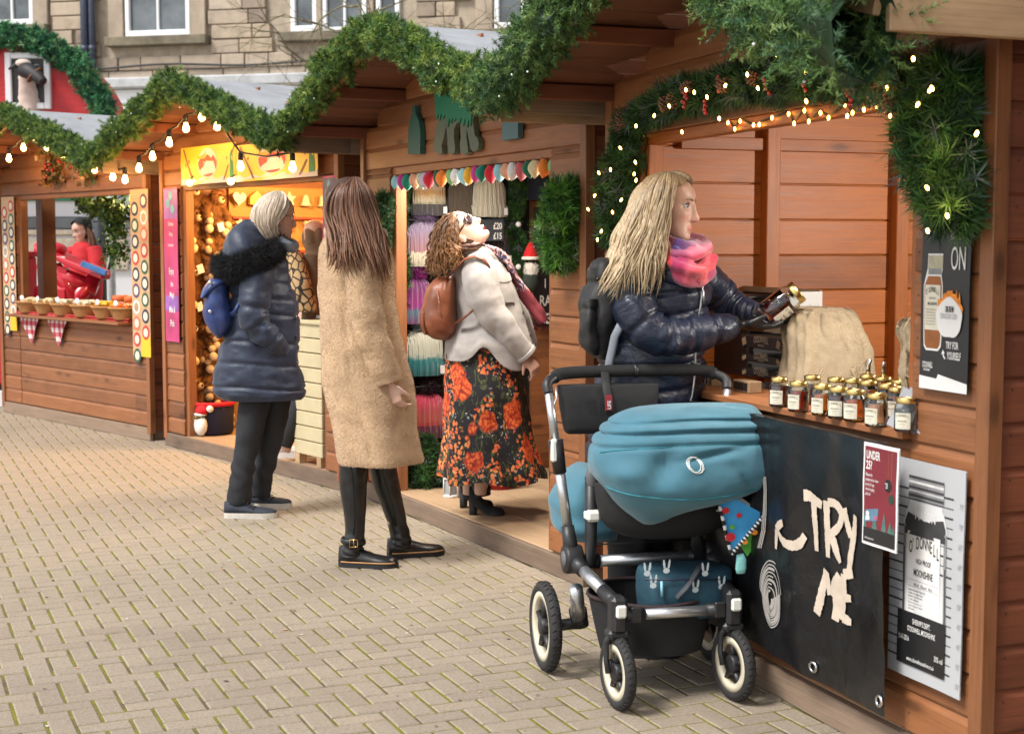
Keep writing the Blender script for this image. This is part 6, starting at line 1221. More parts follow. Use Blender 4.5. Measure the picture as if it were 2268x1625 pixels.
# ================================================================ flat prints
class Flat:
    """a sheet hanging on a stall front: u to the right, v up, 0..1"""
    def __init__(s, F, name, label, cat_, x0, x1, z0, z1, dep, base, th=.003, wav=.003, nu=12, nv=16, k=1.0):
        s.t = at(F, name, label, cat_, (x0+x1)/2, dep, z0); s.w = x1-x0; s.h = z1-z0; s.wav = wav; s.k = k
        q = MB(); q.grid(lambda u, v: s.P(u, v, 0), nu, nv); q.grid(lambda u, v: s.P(u, v, -th), nu, nv); s.o = q.build('sheet', base, s.t)
    def d(s, u, v): return s.wav*(math.sin(u*7*s.k+v*3)+.6*math.sin(v*11*s.k+1.3))
    def P(s, u, v, off): return Vector(((u-.5)*s.w, -s.d(u, v)-off, v*s.h))
    def T(s, off=.0015): return lambda x, z: s.P(x/s.w, z/s.h, off)       # metres on the sheet
    def poly(s, pts, m, off=.0012, nm='print', sub=0):
        q = MB(); q.add([s.P(u, v, off) for u, v in pts], [tuple(range(len(pts)))], smooth=False); return q.build(nm, m, s.o)
    def rect(s, u0, u1, v0, v1, m, off=.0012, nm='print', n=6):
        q = MB(); q.grid(lambda a, b: s.P(u0+(u1-u0)*a, v0+(v1-v0)*b, off), n, n); return q.build(nm, m, s.o)
    def text(s, lines, m, off=.002, nm='lettering'):
        q = MB()
        for body, u, v, size, xs, bold, al in lines: put_text(q, body, lambda x, z: s.P(u+x/s.w, v+z/s.h, off), size*s.h, bold, xs, al)
        return q.build(nm, m, s.o, fix=False)
def disc(cu, cv, ru, rv, n=20, a0=0, a1=6.2832): return [(cu+ru*math.cos(a0+(a1-a0)*i/n), cv+rv*math.sin(a0+(a1-a0)*i/n)) for i in range(n)]
WH = pm('white_ink', (.74, .73, .71), .7, .03, 20, 0); CR = pm('chalk_cream', (.56, .47, .38), .8, .08, 30, 0); BKP = pm('black_print_sheet', (.016, .016, .017), .42, .3, 6, .1); GRYP = pm('grey_paper', (.46, .47, .49), .55, .10, 1.5, 0); DG1 = pm('dark_grey_ink', (.05, .05, .052), .6, .3, 12, 0); MG = pm('mid_grey_ink', (.22, .22, .23), .6, .35, 14, 0); LG = pm('light_grey_ink', (.62, .62, .62), .6, .1, 9, 0); MAR = pm('maroon_ink', (.18, .018, .028), .6, .25, 3, 0); WPAP = pm('white_paper', (.74, .74, .75), .6, .03, 5, 0)
# ---- black banner with TRY ME
def banner():
    VN = pm('black_vinyl', (.010, .010, .011), .30, .3, 5, .35, bscale=7, bdist=.02); dep = -.118; x0, x1, z0, z1 = .31, FD.px(1953, 1250, -.118)[0], .155, .885
    t = at(FD, 'banner', 'black vinyl banner hanging on the counter front, hand painted with TRY ME', 'banner', 0, dep, 0)
    def dd(x, z): h = (z-z0)/(z1-z0); return (.007*math.sin(x*13+1)+.004*math.sin(x*29+h*3)+.006*math.exp(-((x-1.40)/.012)**2)-.004*math.exp(-((x-1.76)/.02)**2)+.004*math.sin(h*9+x*4)*(1-h))-.035*max(0, 1-h)**1.5+.008*fn((x*2, 0, z*2), 2, 5)
    S = lambda x, z, off: Vector((x, -dd(x, z)-off, z)); q = MB(); q.grid(lambda u, v: S(x0+(x1-x0)*u, z0+(z1-z0)*v-.03*math.sin(u*9)*(1-v)*.3, 0), 90, 40); q.grid(lambda u, v: S(x0+(x1-x0)*u, z1+.002, 0)+Vector((0, v*.02, 0)), 40, 1); sh = q.build('sheet', VN, t)
    c4 = lambda x, y: FD.px(1625.4+x*.4647, 869.4+y*.4647, dep); T = lambda x, z: S(x, z, .0022)
    q = MB(); T = lambda x, z: S(x, z, .005)
    def J(pts, w):
        K = crom([(*c4(*k), ww) for k, ww in zip(pts, w)], 5*len(pts)) ; stroke(q, K[:, :2], list(K[:, 2]*.82), T, .10)
    J([(328, 488), (352, 492), (380, 512), (412, 536)], [.040, .036, .034, .030]); J([(372, 500), (374, 580), (377, 660), (378, 755)], [.034, .034, .030, .022])
    J([(432, 515), (432, 600), (434, 700), (434, 785)], [.034, .034, .033, .026]); J([(440, 522), (470, 530), (492, 575), (488, 625), (462, 662), (438, 672)], [.030, .030, .032, .030, .028, .024]); J([(448, 668), (462, 720), (474, 770), (486, 812)], [.032, .032, .028, .018])
    J([(510, 550), (518, 600), (530, 650), (540, 690)], [.030, .032, .032, .026]); J([(575, 585), (560, 660), (545, 745), (528, 848)], [.024, .032, .034, .026])
    J([(368, 1055), (385, 990), (400, 920), (415, 845)], [.038, .042, .04, .03]); J([(418, 860), (424, 910), (432, 965)], [.034, .034, .03]); J([(438, 968), (455, 915), (478, 868)], [.028, .032, .03]); J([(478, 872), (468, 940), (458, 1010), (448, 1088)], [.034, .040, .04, .034])
    J([(500, 868), (494, 940), (484, 1010), (474, 1085)], [.036, .04, .04, .036]); J([(500, 868), (520, 864), (544, 864)], [.036, .036, .03]); J([(492, 980), (510, 980), (528, 984)], [.03, .028, .024]); J([(476, 1072), (500, 1084), (524, 1098)], [.036, .034, .024])
    J([(186, 745), (190, 700), (198, 655)], [.014, .026, .030]); J([(196, 650), (216, 632), (240, 618)], [.026, .03, .026]); J([(206, 650), (222, 690), (250, 718), (285, 728), (312, 715), (330, 680)], [.020, .028, .034, .036, .036, .03]); q.build('lettering', CR, sh)
    q = MB()
    for k in range(9):  # drawn jar, chalk outlines
        f = .25+.75*k/8; cx, cy = 158-4*(1-f), 960+30*(1-f); stroke(q, [c4(cx+56*f*math.cos(a)*(1 if math.sin(a) < 0 else .8), cy+160*f*math.sin(a)) for a in [i*2*math.pi/40 for i in range(41 if k % 2 else 34)]], .0042 if k % 3 else .008, T)
    for dx in (-6, 0, 7): stroke(q, [c4(138+dx, 400), c4(142+dx, 470), c4(136+dx, 560), c4(124+dx, 660), c4(112+dx, 740)], .005, T)
    q.build('chalk_drawing', pm('chalk_grey', (.33, .31, .29), .8, .1, 30, 0), sh)
    for x, y in ((343, 1310), (672, 1470)):
        c = c4(x, y); q = MB(); q.tube([T(c[0]+.014*math.cos(a), c[1]+.014*math.sin(a)) for a in [i*math.pi/8 for i in range(16)]], .0045, 6, closed=True); q.build('eyelet', pm('nickel', (.6, .6, .6), .25, .1, 20, 0, metal=1), sh)
banner()
# ---- poster: jar against a height chart
def jar_poster():
    f = Flat(FD, 'poster', 'large grey poster of a moonshine jar against a height chart, at the stall corner', 'poster', 1.902, 2.213, .258, .840, -.034, GRYP, wav=.0012)
    for i, v in enumerate(np.linspace(.865, .085, 19)):
        big = i % 2 == 0; q = MB(); q.grid(lambda a, b: f.P(.0+a*.86, v-.0022*(1+big)+b*.0045*(1+big), .0008), 6, 1); q.build('chart_line', DG1, f.o)
    f.text([(s, .995, .845-.0875*i-.015, .034, .55, .0, 'RIGHT') for i, s in enumerate(("7'5\"", "7'0\"", "6'5\"", "6'0\"", "5'5\"", "5'0\"", "4'5\"", "4'0\"", "3'5\"", "3'0\""))], MG)
    f.poly([(.20, .30), (.20, .72), (.235, .775), (.27, .80), (.27, .815), (.72, .815), (.72, .80), (.755, .775), (.79, .72), (.79, .30)], LG, .0016, 'jar_picture'); f.poly([(.215, .72), (.25, .76), (.5, .735), (.74, .76), (.775, .72), (.775, .66), (.215, .66)], DG1, .002, 'jar_shade'); f.rect(.20, .235, .28, .70, MG, .002, 'jar_edge'); f.rect(.755, .79, .28, .70, MG, .002, 'jar_edge'); f.rect(.205, .225, .3, .6, DG1, .0024, 'jar_edge'); f.rect(.77, .785, .3, .55, DG1, .0024, 'jar_edge')
    f.rect(.25, .74, .825, .93, MG, .002, 'lid_picture')
    for v, h, m in ((.835, .012, DG1), (.858, .006, LG), (.872, .010, DG1), (.895, .012, LG), (.918, .010, DG1)): f.rect(.252, .738, v, v+h, m, .0024, 'lid_ring')
    f.rect(.37, .60, .897, .906, WH, .0027, 'lid_shine')
    f.text([('MASON', .495, .735, .062, .72, .0, 'CENTER')], WH, .0026); f.rect(.26, .71, .30, .675, WH, .0026, 'label_picture')
    q = MB()
    for i, ch in enumerate("O'DONNELL"): u = .283+i*.048; put_text(q, ch, lambda x, z: f.P(u+x/f.w, .572+.038*math.sin((i+.6)/9.2*math.pi)+z/f.h, .0034), .078*f.h, .012, .42)
    put_text(q, 'HIGH PROOF', lambda x, z: f.P(.485+x/f.w, .535+z/f.h, .0034), .034*f.h, .012, .55, 'CENTER'); put_text(q, 'MOONSHINE', lambda x, z: f.P(.485+x/f.w, .478+z/f.h, .0034), .046*f.h, .015, .52, 'CENTER'); put_text(q, '50% vol   100 proof   700 ml', lambda x, z: f.P(.485+x/f.w, .43+z/f.h, .0034), .019*f.h, 0, .62, 'CENTER')
    for i in range(7): put_text(q, ('American Moonshine High Proof', 'is made in the original recipe,', 'distilled and bottled by hand', 'in a classic mason jar.', 'Enjoy it neat, on ice or in a', 'cocktail of your own, shared', 'with friends.')[i], lambda x, z: f.P(.285+x/f.w, .405-.0145*i+z/f.h, .0034), .012*f.h, 0, .75)
    q.build('lettering', INK, f.o, fix=False)
    for v in (.455, .425): f.rect(.27, .70, v, v+.0018, MG, .003, 'rule')
    f.rect(.15, .80, .06, .305, BKP, .0042, 'caption_panel'); f.text([("SHERIFF'S DEPT.", .48, .255, .034, .55, .008, 'CENTER'), ("O'DONNELL MOONSHINE", .48, .218, .034, .50, .008, 'CENTER'), ('11-11-2016', .17, .17, .034, .5, .004, 'LEFT'), ('50% vol', .78, .125, .036, .55, .004, 'RIGHT'), ('www.odonnellmoonshine.co.uk', .48, .082, .028, .55, .004, 'CENTER')], WH, .0050)
jar_poster()
def under25():
    f = Flat(FD, 'poster', 'small maroon UNDER 25? age check notice overlapping the black banner', 'poster', FD.px(1912, 1080, -.132)[0], FD.px(1989, 1100, -.132)[0], FD.px(1950, 1214, -.132)[1], FD.px(1950, 985, -.132)[1], -.132, WPAP, wav=.001)
    f.rect(.045, .955, .10, .965, MAR, .001, 'maroon_panel'); f.rect(.045, .955, .03, .17, BKP, .0016, 'dark_panel')
    f.text([('UNDER', .09, .845, .115, .58, .02, 'LEFT'), ('25?', .09, .745, .115, .62, .02, 'LEFT')]+[(s, .09, .675-.047*i, .046, .62, .0, 'LEFT') for i, s in enumerate(('Please be', 'prepared to show', 'proof of age', 'when buying', 'alcohol'))]+[('drinkaware.co.uk', .10, .06, .03, .7, 0, 'LEFT')], WH)
    f.poly(disc(.74, .625, .10, .063), BKP, .0018, 'bauble_print'); f.poly(disc(.83, .50, .075, .047), pm('dark_green_ink', (.015, .05, .03), .7), .0018, 'bauble_print'); f.text([("'25", .66, .60, .07, .6, .01, 'LEFT')], WH, .0026)
    for u in (.74, .83): f.rect(u-.004, u+.004, .68 if u < .8 else .55, .96, pm('ginger_ink', (.35, .14, .05), .7), .0016, 'bauble_string')
    for u, v, h in ((.07, .17, .17), (.36, .17, .22), (.62, .17, .19), (.80, .17, .12), (.9, .17, .09)): f.poly([(max(.047, u-.07), v), (u, v+h), (min(.953, u+.07), v)], pm('fir_ink', (.06, .14, .12), .7), .0016, 'tree_print')
    f.poly([(.08, .22), (.44, .26), (.46, .38), (.10, .34)], pm('steel_blue_ink', (.12, .22, .32), .7), .0022, 'card_print'); f.poly(disc(.17, .31, .045, .022), WH, .0028, 'portrait_print'); f.poly([(.11, .24), (.23, .25), (.22, .29), (.12, .285)], WH, .0028, 'portrait_print'); f.poly([(.36, .265), (.43, .273), (.43, .30), (.36, .292)], pm('pink_ink', (.6, .06, .12), .7), .0028, 'badge_print')
under25()
def seen_poster():
    f = Flat(FD, 'poster', 'tall black AS SEEN ON poster with amber bottle on the nearest stall pillar', 'poster', 2.010, 2.206, 1.032, 1.475, -.030, BKP, wav=.001)
    AM = pm('amber_ink', (.30, .10, .022), .6, .35, 9, 0); f.poly([(.07, .30), (.08, .25), (.13, .225), (.38, .225), (.43, .25), (.44, .30), (.45, .60), (.42, .66), (.44, .70), (.44, .785), (.13, .785), (.13, .70), (.10, .66), (.06, .60)], WH, .001, 'outline_print'); f.poly([(.09, .30), (.10, .26), (.14, .238), (.37, .238), (.41, .26), (.42, .30), (.43, .60), (.40, .655), (.15, .655), (.08, .60)], AM, .0016, 'bottle_picture'); f.rect(.15, .42, .665, .70, MG, .0016, 'neck_picture'); f.rect(.14, .435, .70, .775, pm('pale_brass_ink', (.42, .38, .26), .5, .2, 30, 0), .0016, 'lid_picture'); f.rect(.10, .41, .345, .605, CREAM, .0022, 'label_picture')
    q = MB()
    for i, ch in enumerate("O'DONNELL"): put_text(q, ch, lambda x, z: f.P(.115+i*.031+x/f.w, .545+.020*math.sin((i+.5)/9*math.pi)+z/f.h, .003), .042*f.h, .012, .40)
    put_text(q, 'HIGH PROOF', lambda x, z: f.P(.255+x/f.w, .523+z/f.h, .003), .016*f.h, 0, .6, 'CENTER'); put_text(q, 'MOONSHINE', lambda x, z: f.P(.255+x/f.w, .488+z/f.h, .003), .026*f.h, .01, .55, 'CENTER')
    for i in range(6): put_text(q, 'American moonshine recipe', lambda x, z: f.P(.125+x/f.w, .46-.017*i+z/f.h, .003), .011*f.h, 0, .7)
    q.build('lettering', INK, f.o, fix=False)
    bl = [(.36+.25+.27*math.cos(a)*(1+.03*math.sin(a*7)), .42+.115*math.sin(a)*(1+.06*math.sin(a*5))) for a in [i*2*math.pi/40 for i in range(40)]]
    f.poly([(u+(.03 if v > .45 else 0)*math.sin(u*60), v+.02+(.022*abs(math.sin(u*37)) if v > .47 else 0)) for u, v in bl], pm('flame_ink', (.75, .22, .02), .7, .5, 40, 0), .0030, 'flame_print'); f.poly(bl, WH, .0036, 'burnt_paper_print')
    for u, h in ((.66, .05), (.76, .075), (.82, .06)): f.poly([(u-.03, .51), (u-.012, .51+h*.6), (u, .51+h), (u+.014, .51+h*.5), (u+.03, .51)], pm('flame_ink', (.75, .22, .02), .7, .5, 40, 0), .0030, 'flame_print')
    for i in range(3): f.rect(.54+i*.062, .592+i*.062, .455, .487, INK, .0062, 'square_print')
    f.text([(c, .549+i*.062, .460, .034, .7, .01, 'LEFT') for i, c in enumerate('BBC')], WH, .0072); f.text([("DRAGONS' DEN", .62, .415, .046, .46, -.005, 'CENTER')], MG, .0066)
    f.text([('AS SEEN', .73, .865, .075, .42, .012, 'CENTER'), ('ON', .77, .695, .19, .46, .0, 'CENTER'), ('TRY FOR', .54, .245, .058, .5, .014, 'LEFT'), ('YOURSELF', .57, .185, .060, .46, .014, 'LEFT'), ("O'DONNELL", .07, .125, .048, .36, .01, 'LEFT'), ('MOONSHINE', .10, .105, .020, .5, .01, 'LEFT')], WH)
    q = MB(); stroke(q, [(.535*f.w, .185*f.h), (.50*f.w, .20*f.h), (.485*f.w, .225*f.h)], .004, f.T(.002)); stroke(q, [(.468*f.w, .21*f.h), (.485*f.w, .232*f.h), (.515*f.w, .215*f.h)], .004, f.T(.002)); q.build('arrow_print', WH, f.o)
    f.poly([(0, .0), (1, .0), (1, .055), (.40, .092), (.37, .065), (0, .075)], WH, .0012, 'torn_paper_print')
seen_poster()
# ================================================================ nearest stall: swags, fairy lights, goods
FIRD = np.array([[.016, .048, .012], [.028, .075, .018], [.05, .115, .022], [.010, .030, .014], [.085, .11, .10], [.04, .11, .03]])
FB_ = glow('fairy_bulb', (1.0, .52, .11), 8); WIRE = pm('dark_green_wire', (.008, .012, .008), .6)
def swag(F, name, label, pts, dep, rpx, seed, per=520, bulbs=(), extra=None, cols=FIRD, nl=.05, nw=.0045, group='fir swags on the stall fronts'):
    P = np.array([(F.px(x, y, dep)[0], dep, F.px(x, y, dep)[1]) for x, y in pts]); o0 = P[0].copy()
    R = [r*np.linalg.norm(F.P(*p)-CC)/FPX for r, p in zip(rpx, P)]; K = crom(np.hstack([P, np.array(R)[:, None]]), 24); V, Fc, C = pine(K[:, :3]-o0, K[:, 3], per, 30, nl, nw, cols=cols, wts=(.3, .25, .15, .15, .08, .07), clump=.4, seed=seed, core=.45)
    t = obj(name, big_mesh(name, V, Fc, PINE, C)); t.location = tuple(F.P(*o0)); t.rotation_euler = (0, 0, F.ang); tag(t, label, 'swag', group)
    if 'fbulb' not in _txt: q = MB(); q.sphere((0, 0, 0), (.0044, .0044, .0075), 8); _txt['fbulb'] = q.mesh('fairy_bulb', FB_)
    for i, (x, y) in enumerate(bulbs):
        a, z = F.px(x, y, dep-.10); b = obj('fairy_bulb', _txt['fbulb'], t, tuple(np.array((a, dep-.10, z))-o0), (random.uniform(-.5, .5), random.uniform(-.5, .5), 0))
    if extra: extra(t, K, o0)
    return t
S3 = lambda l: [(1285+x*.4334, y*.4334) for x, y in l]
def cones(t, K, o0):
    CO = pm('pine_cone', (.16, .075, .038), .8, .4, 60, .6); BE = pm('red_berry', (.32, .010, .012), .25, .15, 30, 0, coat=.5); g = random.Random(4)
    for i in range(11):
        k = K[g.randint(1, 22)]; c = Vector(k[:3])-Vector(o0)+Vector((g.uniform(-.04, .04), -k[3]*.95, g.uniform(-.6, .5)*k[3])); q = MB(); ax = Matrix.Rotation(g.uniform(0, 3), 3, 'Y')
        for r in range(6):
            for j in range(7): a = j*.9+r*.45; rr = .019*(1-((r-2)/4.6)**2); q.sphere(c+ax@Vector((rr*math.cos(a), rr*math.sin(a), r*.0085-.02)), (.007, .007, .005), 5)
        q.build('pine_cone', CO, t)
    for i in range(9):
        k = K[g.randint(1, 22)]; c = Vector(k[:3])-Vector(o0)+Vector((g.uniform(-.05, .05), -k[3]*1.05, g.uniform(-.8, .4)*k[3])); q = MB()
        for j in range(4): q.sphere(c+Vector((g.uniform(-.012, .012), g.uniform(-.01, .01), -j*.013)), .0075, 8)
        q.build('berries', BE, t)
swag(FD, 'fir_swag', 'long fir swag with cones, berries and fairy lights over the counter opening', [(1380, 300), (1400, 268), (1450, 240), (1530, 212), (1600, 194), (1700, 180), (1800, 172), (1900, 170), (1985, 182), (2045, 215), (2075, 250)], -.07, [20, 28, 34, 38, 42, 45, 46, 46, 48, 50, 48], 21, 560, [*S3([(455, 543), (378, 592), (285, 645), (540, 460), (583, 473), (648, 497), (742, 438), (854, 382), (908, 452), (1005, 285), (1152, 374), (1155, 518), (1277, 265), (1299, 296), (1475, 384), (1568, 452), (1702, 302), (711, 607), (520, 675)])], cones)
swag(FD, 'fir_swag', 'large teardrop fir swag with fairy lights on the right pillar above the black poster', [(2120, 150), (2095, 200), (2080, 270), (2085, 350), (2098, 415), (2112, 470), (2122, 505)], -.09, [46, 76, 86, 92, 86, 68, 34], 22, 1100, S3([(1798, 452), (1788, 462), (2026, 683), (1773, 960), (1876, 1103), (1776, 1180), (1725, 535)]), None, FIRD*np.array([1.2, 1.35, 1.4]), .06)
swag(FD, 'fir_swag', 'slim fir swag with fairy lights hanging beside the blonde woman', [(1392, 275), (1385, 320), (1376, 370), (1370, 430), (1364, 490), (1350, 535)], -.07, [22, 34, 44, 46, 40, 22], 23, 800, S3([(95, 884), (155, 867), (205, 757), (282, 830), (276, 890), (285, 922), (74, 1000), (210, 1022), (165, 1085), (40, 1070), (108, 1182), (88, 1225)]))
swag(FC, 'fir_swag', 'teardrop fir swag without lights on the pillar of the hat stall', [(1248, 396), (1246, 430), (1244, 480), (1240, 530), (1238, 570), (1240, 602)], -.07, [20, 40, 48, 46, 38, 18], 24, 950, cols=FIRD*np.array([2.6, 2.6, 1.5]), nl=.05)
# fairy string drooping under the header
def fairy_string():
    t = at(FD, 'fairy_lights', 'string of tiny warm lights looping along the top of the counter opening', 'fairy lights'); L = S3([(318, 690), (345, 720), (330, 790), (340, 860), (335, 910)]); L2 = S3([(755, 628), (790, 660), (818, 620), (886, 640), (915, 638), (980, 603), (1065, 583), (1093, 632), (1146, 566), (1168, 622), (1228, 578), (1269, 603), (1353, 537), (1392, 577), (1365, 594), (1450, 561), (1503, 518), (1517, 545), (1584, 592)])
    for l in (L, L2): q = MB(); q.tube([(FD.px(x, y-5+4*(i % 2), .0)[0], -.0, FD.px(x, y-5+4*(i % 2), .0)[1]) for i, (x, y) in enumerate(l)], .003, 5); q.build('cable', WIRE, t)
    for x, y in L2+L[:1]: a, z = FD.px(x, y, -.005); obj('fairy_bulb', _txt['fbulb'], t, (a, -.005, z))
    for x, y in ((1600, 250), (1750, 250), (1900, 235), (2085, 330), (2100, 450), (1370, 400)): a, z = FD.px(x, y, -.16); light('glow', t, 'POINT', .10, WARM, (a, -.16, z), size=.02)
fairy_string()
# lamps inside the stall
lm = at(FD, 'work_lamp', 'white LED work lamp fixed high at the back inside the nearest stall', 'lamp', 1.95, 1.80, 1.66); MB().box((0, 0, 0), (.16, .05, .12), bev=.01).build('housing', PLM if 'PLM' in globals() else pm('lamp_black', (.02, .02, .02), .5), lm); MB().box((0, -.028, 0), (.14, .004, .10)).build('panel', glow('led_panel', (1, .96, .9), 14), lm)
light('beam', lm, 'SPOT', 50, (1, .95, .87), (0, -.05, 0), Vector((1.25, 1.15, .42)).to_track_quat('Z', 'Y').to_euler(), .025)
ls = at(FD, 'strip_lamp', 'white strip lamp under the lintel inside the nearest stall', 'lamp', 1.5, .09, 1.87); MB().box((0, 0, 0), (.7, .04, .03), bev=.006).build('housing', pm('lamp_white', (.7, .7, .7), .5), ls); MB().box((0, 0, -.018), (.66, .03, .006)).build('tube', glow('led_panel', (1, .96, .9), 14), ls); light('strip_light', ls, 'AREA', 2.8, (1, .90, .78), (0, 0, -.03), (.25, 0, 0), .6, .03)
# jars in rows
cnt = []
J = lambda cx, cy: ground(1209.6+cx*.4186, 340+cy*.4186, .909)
front = [(1185, 1342, 'dark', 'small dark liquor jar at the far end of the front row'), (1285, 1368, 'red', 'wide jar of reddish amber liquor second from the far end'), (1410, 1388, 'honey', 'jar of honey coloured liquor in the middle of the front row'), (1495, 1405, 'dark', 'dark liquor jar between the honey and the amber jars'), (1580, 1420, 'amber', 'amber liquor jar beside the dark one in the front row'), (1695, 1448, 'clear', 'clear liquor jar in the front row, nothing coloured in it'), (1850, 1475, 'clear', 'clear jar behind the grey leaflets at the near end')]
for cx, cy, lq, lb in front: g = J(cx, cy); jar(lb, lq, (g[0]+.03, g[1]+.015, .909), FD.ang+random.uniform(-.1, .7)+.2, s=.73, fill=.086 if lq != 'dark' else .09)
jb = [(1345, 1330, 'dark'), (1470, 1345, 'amber'), (1560, 1352, 'red'), (1640, 1365, 'honey'), (1740, 1385, 'red'), (1790, 1408, 'amber'), (1885, 1420, 'honey'), (1640, 1325, 'amber'), (1720, 1340, 'dark'), (1810, 1360, 'amber'), (1890, 1375, 'red')]
pl = ['behind the wide amber jar', 'behind the honey jar', 'behind the dark jar of the front row', 'behind the front amber jar', 'behind the clear jar', 'just beside the near clear jar', 'behind the leaflets']
for i, (cx, cy, lq) in enumerate(jb):
    g = J(cx, cy); r = jar(('%s liquor jar in the second row, %s' % ({'dark': 'dark', 'amber': 'amber', 'red': 'reddish', 'honey': 'honey'}[lq], pl[i])) if i < 7 else '%s liquor jar with a pouring spout, %s from the sack in the back row' % ({'amber': 'amber', 'dark': 'dark', 'red': 'reddish'}[lq], ('first', 'second', 'third', 'fourth')[i-7]), lq, (g[0]+.04, g[1]+.02, .909), FD.ang+random.uniform(-.5, .9), s=.73)
    if i >= 7: q = MB(); q.tube([(0, 0, .12), (0, 0, .15), (.004, 0, .17), (.016, 0, .188)], [.012, .010, .008, .006], 8); q.tube([(-.004, 0, .145), (-.016, 0, .165), (-.010, 0, .185), (.008, 0, .188)], .0025, 5); q.build('pouring_spout', pm('chrome', (.7, .7, .72), .12, .05, 20, 0, metal=1), r)
# leaflet holder
t = at(FD, 'leaflet_holder', 'grey leaflets leaning at the near end of the jar row', 'leaflets', 1.93, .0, .909, rz=.3)
for k in range(3): MB().box((k*.018, -.02+k*.006, .055), (.07, .008, .11), Matrix.Rotation(-.32, 3, 'X')@Matrix.Rotation(.25, 3, 'Y')).build('leaflet', pm('grey_card', (.30, .31, .34), .6, .1+.05*k, 20, 0), t)
# hessian over a box, hessian at the pillar
HS = None
def hessian():
    m, t, b = nodes('hessian'); v = coords(t, (1, 1, 1)); c = None; sx = N(t, 'ShaderNodeSeparateXYZ'); t.links.new(v, sx.inputs[0]); n = noise(t, v, 40, 3)
    def wv(o, f):
        a = N(t, 'ShaderNodeMath', operation='MULTIPLY_ADD'); a.inputs[1].default_value = f; t.links.new(o, a.inputs[0]); nm_ = N(t, 'ShaderNodeMath', operation='MULTIPLY'); nm_.inputs[1].default_value = 5; t.links.new(n, nm_.inputs[0]); t.links.new(nm_.outputs[0], a.inputs[2]); s = N(t, 'ShaderNodeMath', operation='SINE'); t.links.new(a.outputs[0], s.inputs[0]); return s.outputs[0]
    w = N(t, 'ShaderNodeMath', operation='MAXIMUM'); t.links.new(wv(sx.outputs['X'], 1900), w.inputs[0]); t.links.new(wv(sx.outputs['Z'], 1900), w.inputs[1]); c = mix(t, .6, ramp(t, n, [(.3, (.36, .27, .16)), (.7, (.54, .43, .28))]), ramp(t, w.outputs[0], [(.0, (.18, .12, .06)), (.6, (.50, .39, .25)), (1, (.62, .50, .34))])); t.links.new(c, b.inputs['Base Color']); b.inputs['Roughness'].default_value = .95; bump(t, b, w.outputs[0], .6, .003); return m
HS = hessian()
def px3(F, x, y, d): a, z = F.px(x, y, d); return Vector((a, d, z))
def drape(label, rows, seed, dep):
    t = at(FD, 'hessian_cloth', label, 'hessian', group='hessian cloths in the nearest stall'); q = MB(); K = []
    for y, a, b, dh, dc in rows: A, B = px3(FD, a, y, dc), px3(FD, b, y, dc); K.append(((A.x+B.x)/2, dc, (A.z+B.z)/2, abs(B.x-A.x)/2, dh))
    K = crom(K, 40); rg = []
    for i, (cx, cy, cz, hw, dh) in enumerate(K): rg.append([Vector((cx+(hw+.020*math.sin(7*a+seed+i*.05)*(i/39))*math.cos(a), cy+(dh+.014*math.sin(5*a+seed*2+i*.05)*(i/39))*math.sin(a), cz))+Vector((0, 0, .012*math.sin(a*3+seed)*(i > 35))) +Vector((fn((cx+math.cos(a), math.sin(a), cz), 6, seed)*.015, fn((cx+math.cos(a), math.sin(a), cz), 6, seed+4)*.02, 0)) for a in [2*math.pi*j/60 for j in range(60)]])
    q.loft(rg); o = q.build('cloth', HS, t); fuzz(o, 1200, .018, .0012, HS, 'loose_threads', (0, 0, 0), seed, 1.0); return t
drape('hessian sacking draped over a box behind the jars', [(680, 1785, 1845, .04, .42), (684, 1768, 1862, .09, .40), (702, 1764, 1876, .11, .38), (745, 1766, 1892, .12, .36), (800, 1768, 1905, .13, .35), (858, 1768, 1908, .14, .35), (905, 1768, 1910, .14, .35)], 3, .36)
drape('frayed hessian strip hanging beside the black AS SEEN ON poster', [(705, 2010, 2050, .02, .10), (725, 1998, 2056, .03, .10), (770, 2006, 2060, .03, .09), (830, 2004, 2060, .03, .08), (900, 2006, 2060, .03, .07), (965, 2008, 2060, .03, .06)], 8, .1)
# cardboard tray of jars and black gift boxes
CB = pm('kraft_card', (.30, .19, .105), .85, .15, 14, .2); BB = pm('black_carton', (.014, .013, .013), .45, .2, 14, 0)
def d3(x, y, d, nm, lb, ct, g=None): a, z = FD.px(x, y, d); return at(FD, nm, lb, ct, a, d, z, g)
a0, zt_ = FD.px(1616, 633, .50); a1, zb_ = FD.px(1785, 740, .50); t = at(FD, 'card_tray', 'open kraft card display tray printed with jars behind the held jar', 'display tray', a0, .50, zb_); W_ = a1-a0; H_ = zt_-zb_
MB().box((W_/2, .06, H_/2), (W_, .008, H_)).build('back_panel', CB, t); MB().box((0.003, 0, H_/2), (.006, .12, H_)).build('side_panel', CB, t); MB().box((W_+.004, 0, H_*.48), (.012, .12, H_*.96)).build('side_panel', pm('white_card', (.7, .69, .66), .7, .04, 10, 0), t); MB().box((W_/2, -.058, H_*.27), (W_-.02, .006, H_*.54)).build('front_panel', pm('tan_hessian_print', (.24, .165, .10), .9, .3, 70, .3), t); bp = MB().box((W_/2, .05, H_*.72), (W_-.03, .004, H_*.30)).build('dark_strip', BB, t)
for i in range(4): MB().box((W_*(.14+.22*i), .040, H_*.66), (.042, .010, .045)).build('label_print', CREAM, bp)
q = MB()
for i in range(4): put_text(q, "O'DONNELL", lambda x, z: Vector((W_*(.14+.22*i)+x, .034, H_*.66+z-.004)), .013, .01, .5, 'CENTER')
q.build('lettering', INK, bp, fix=False)
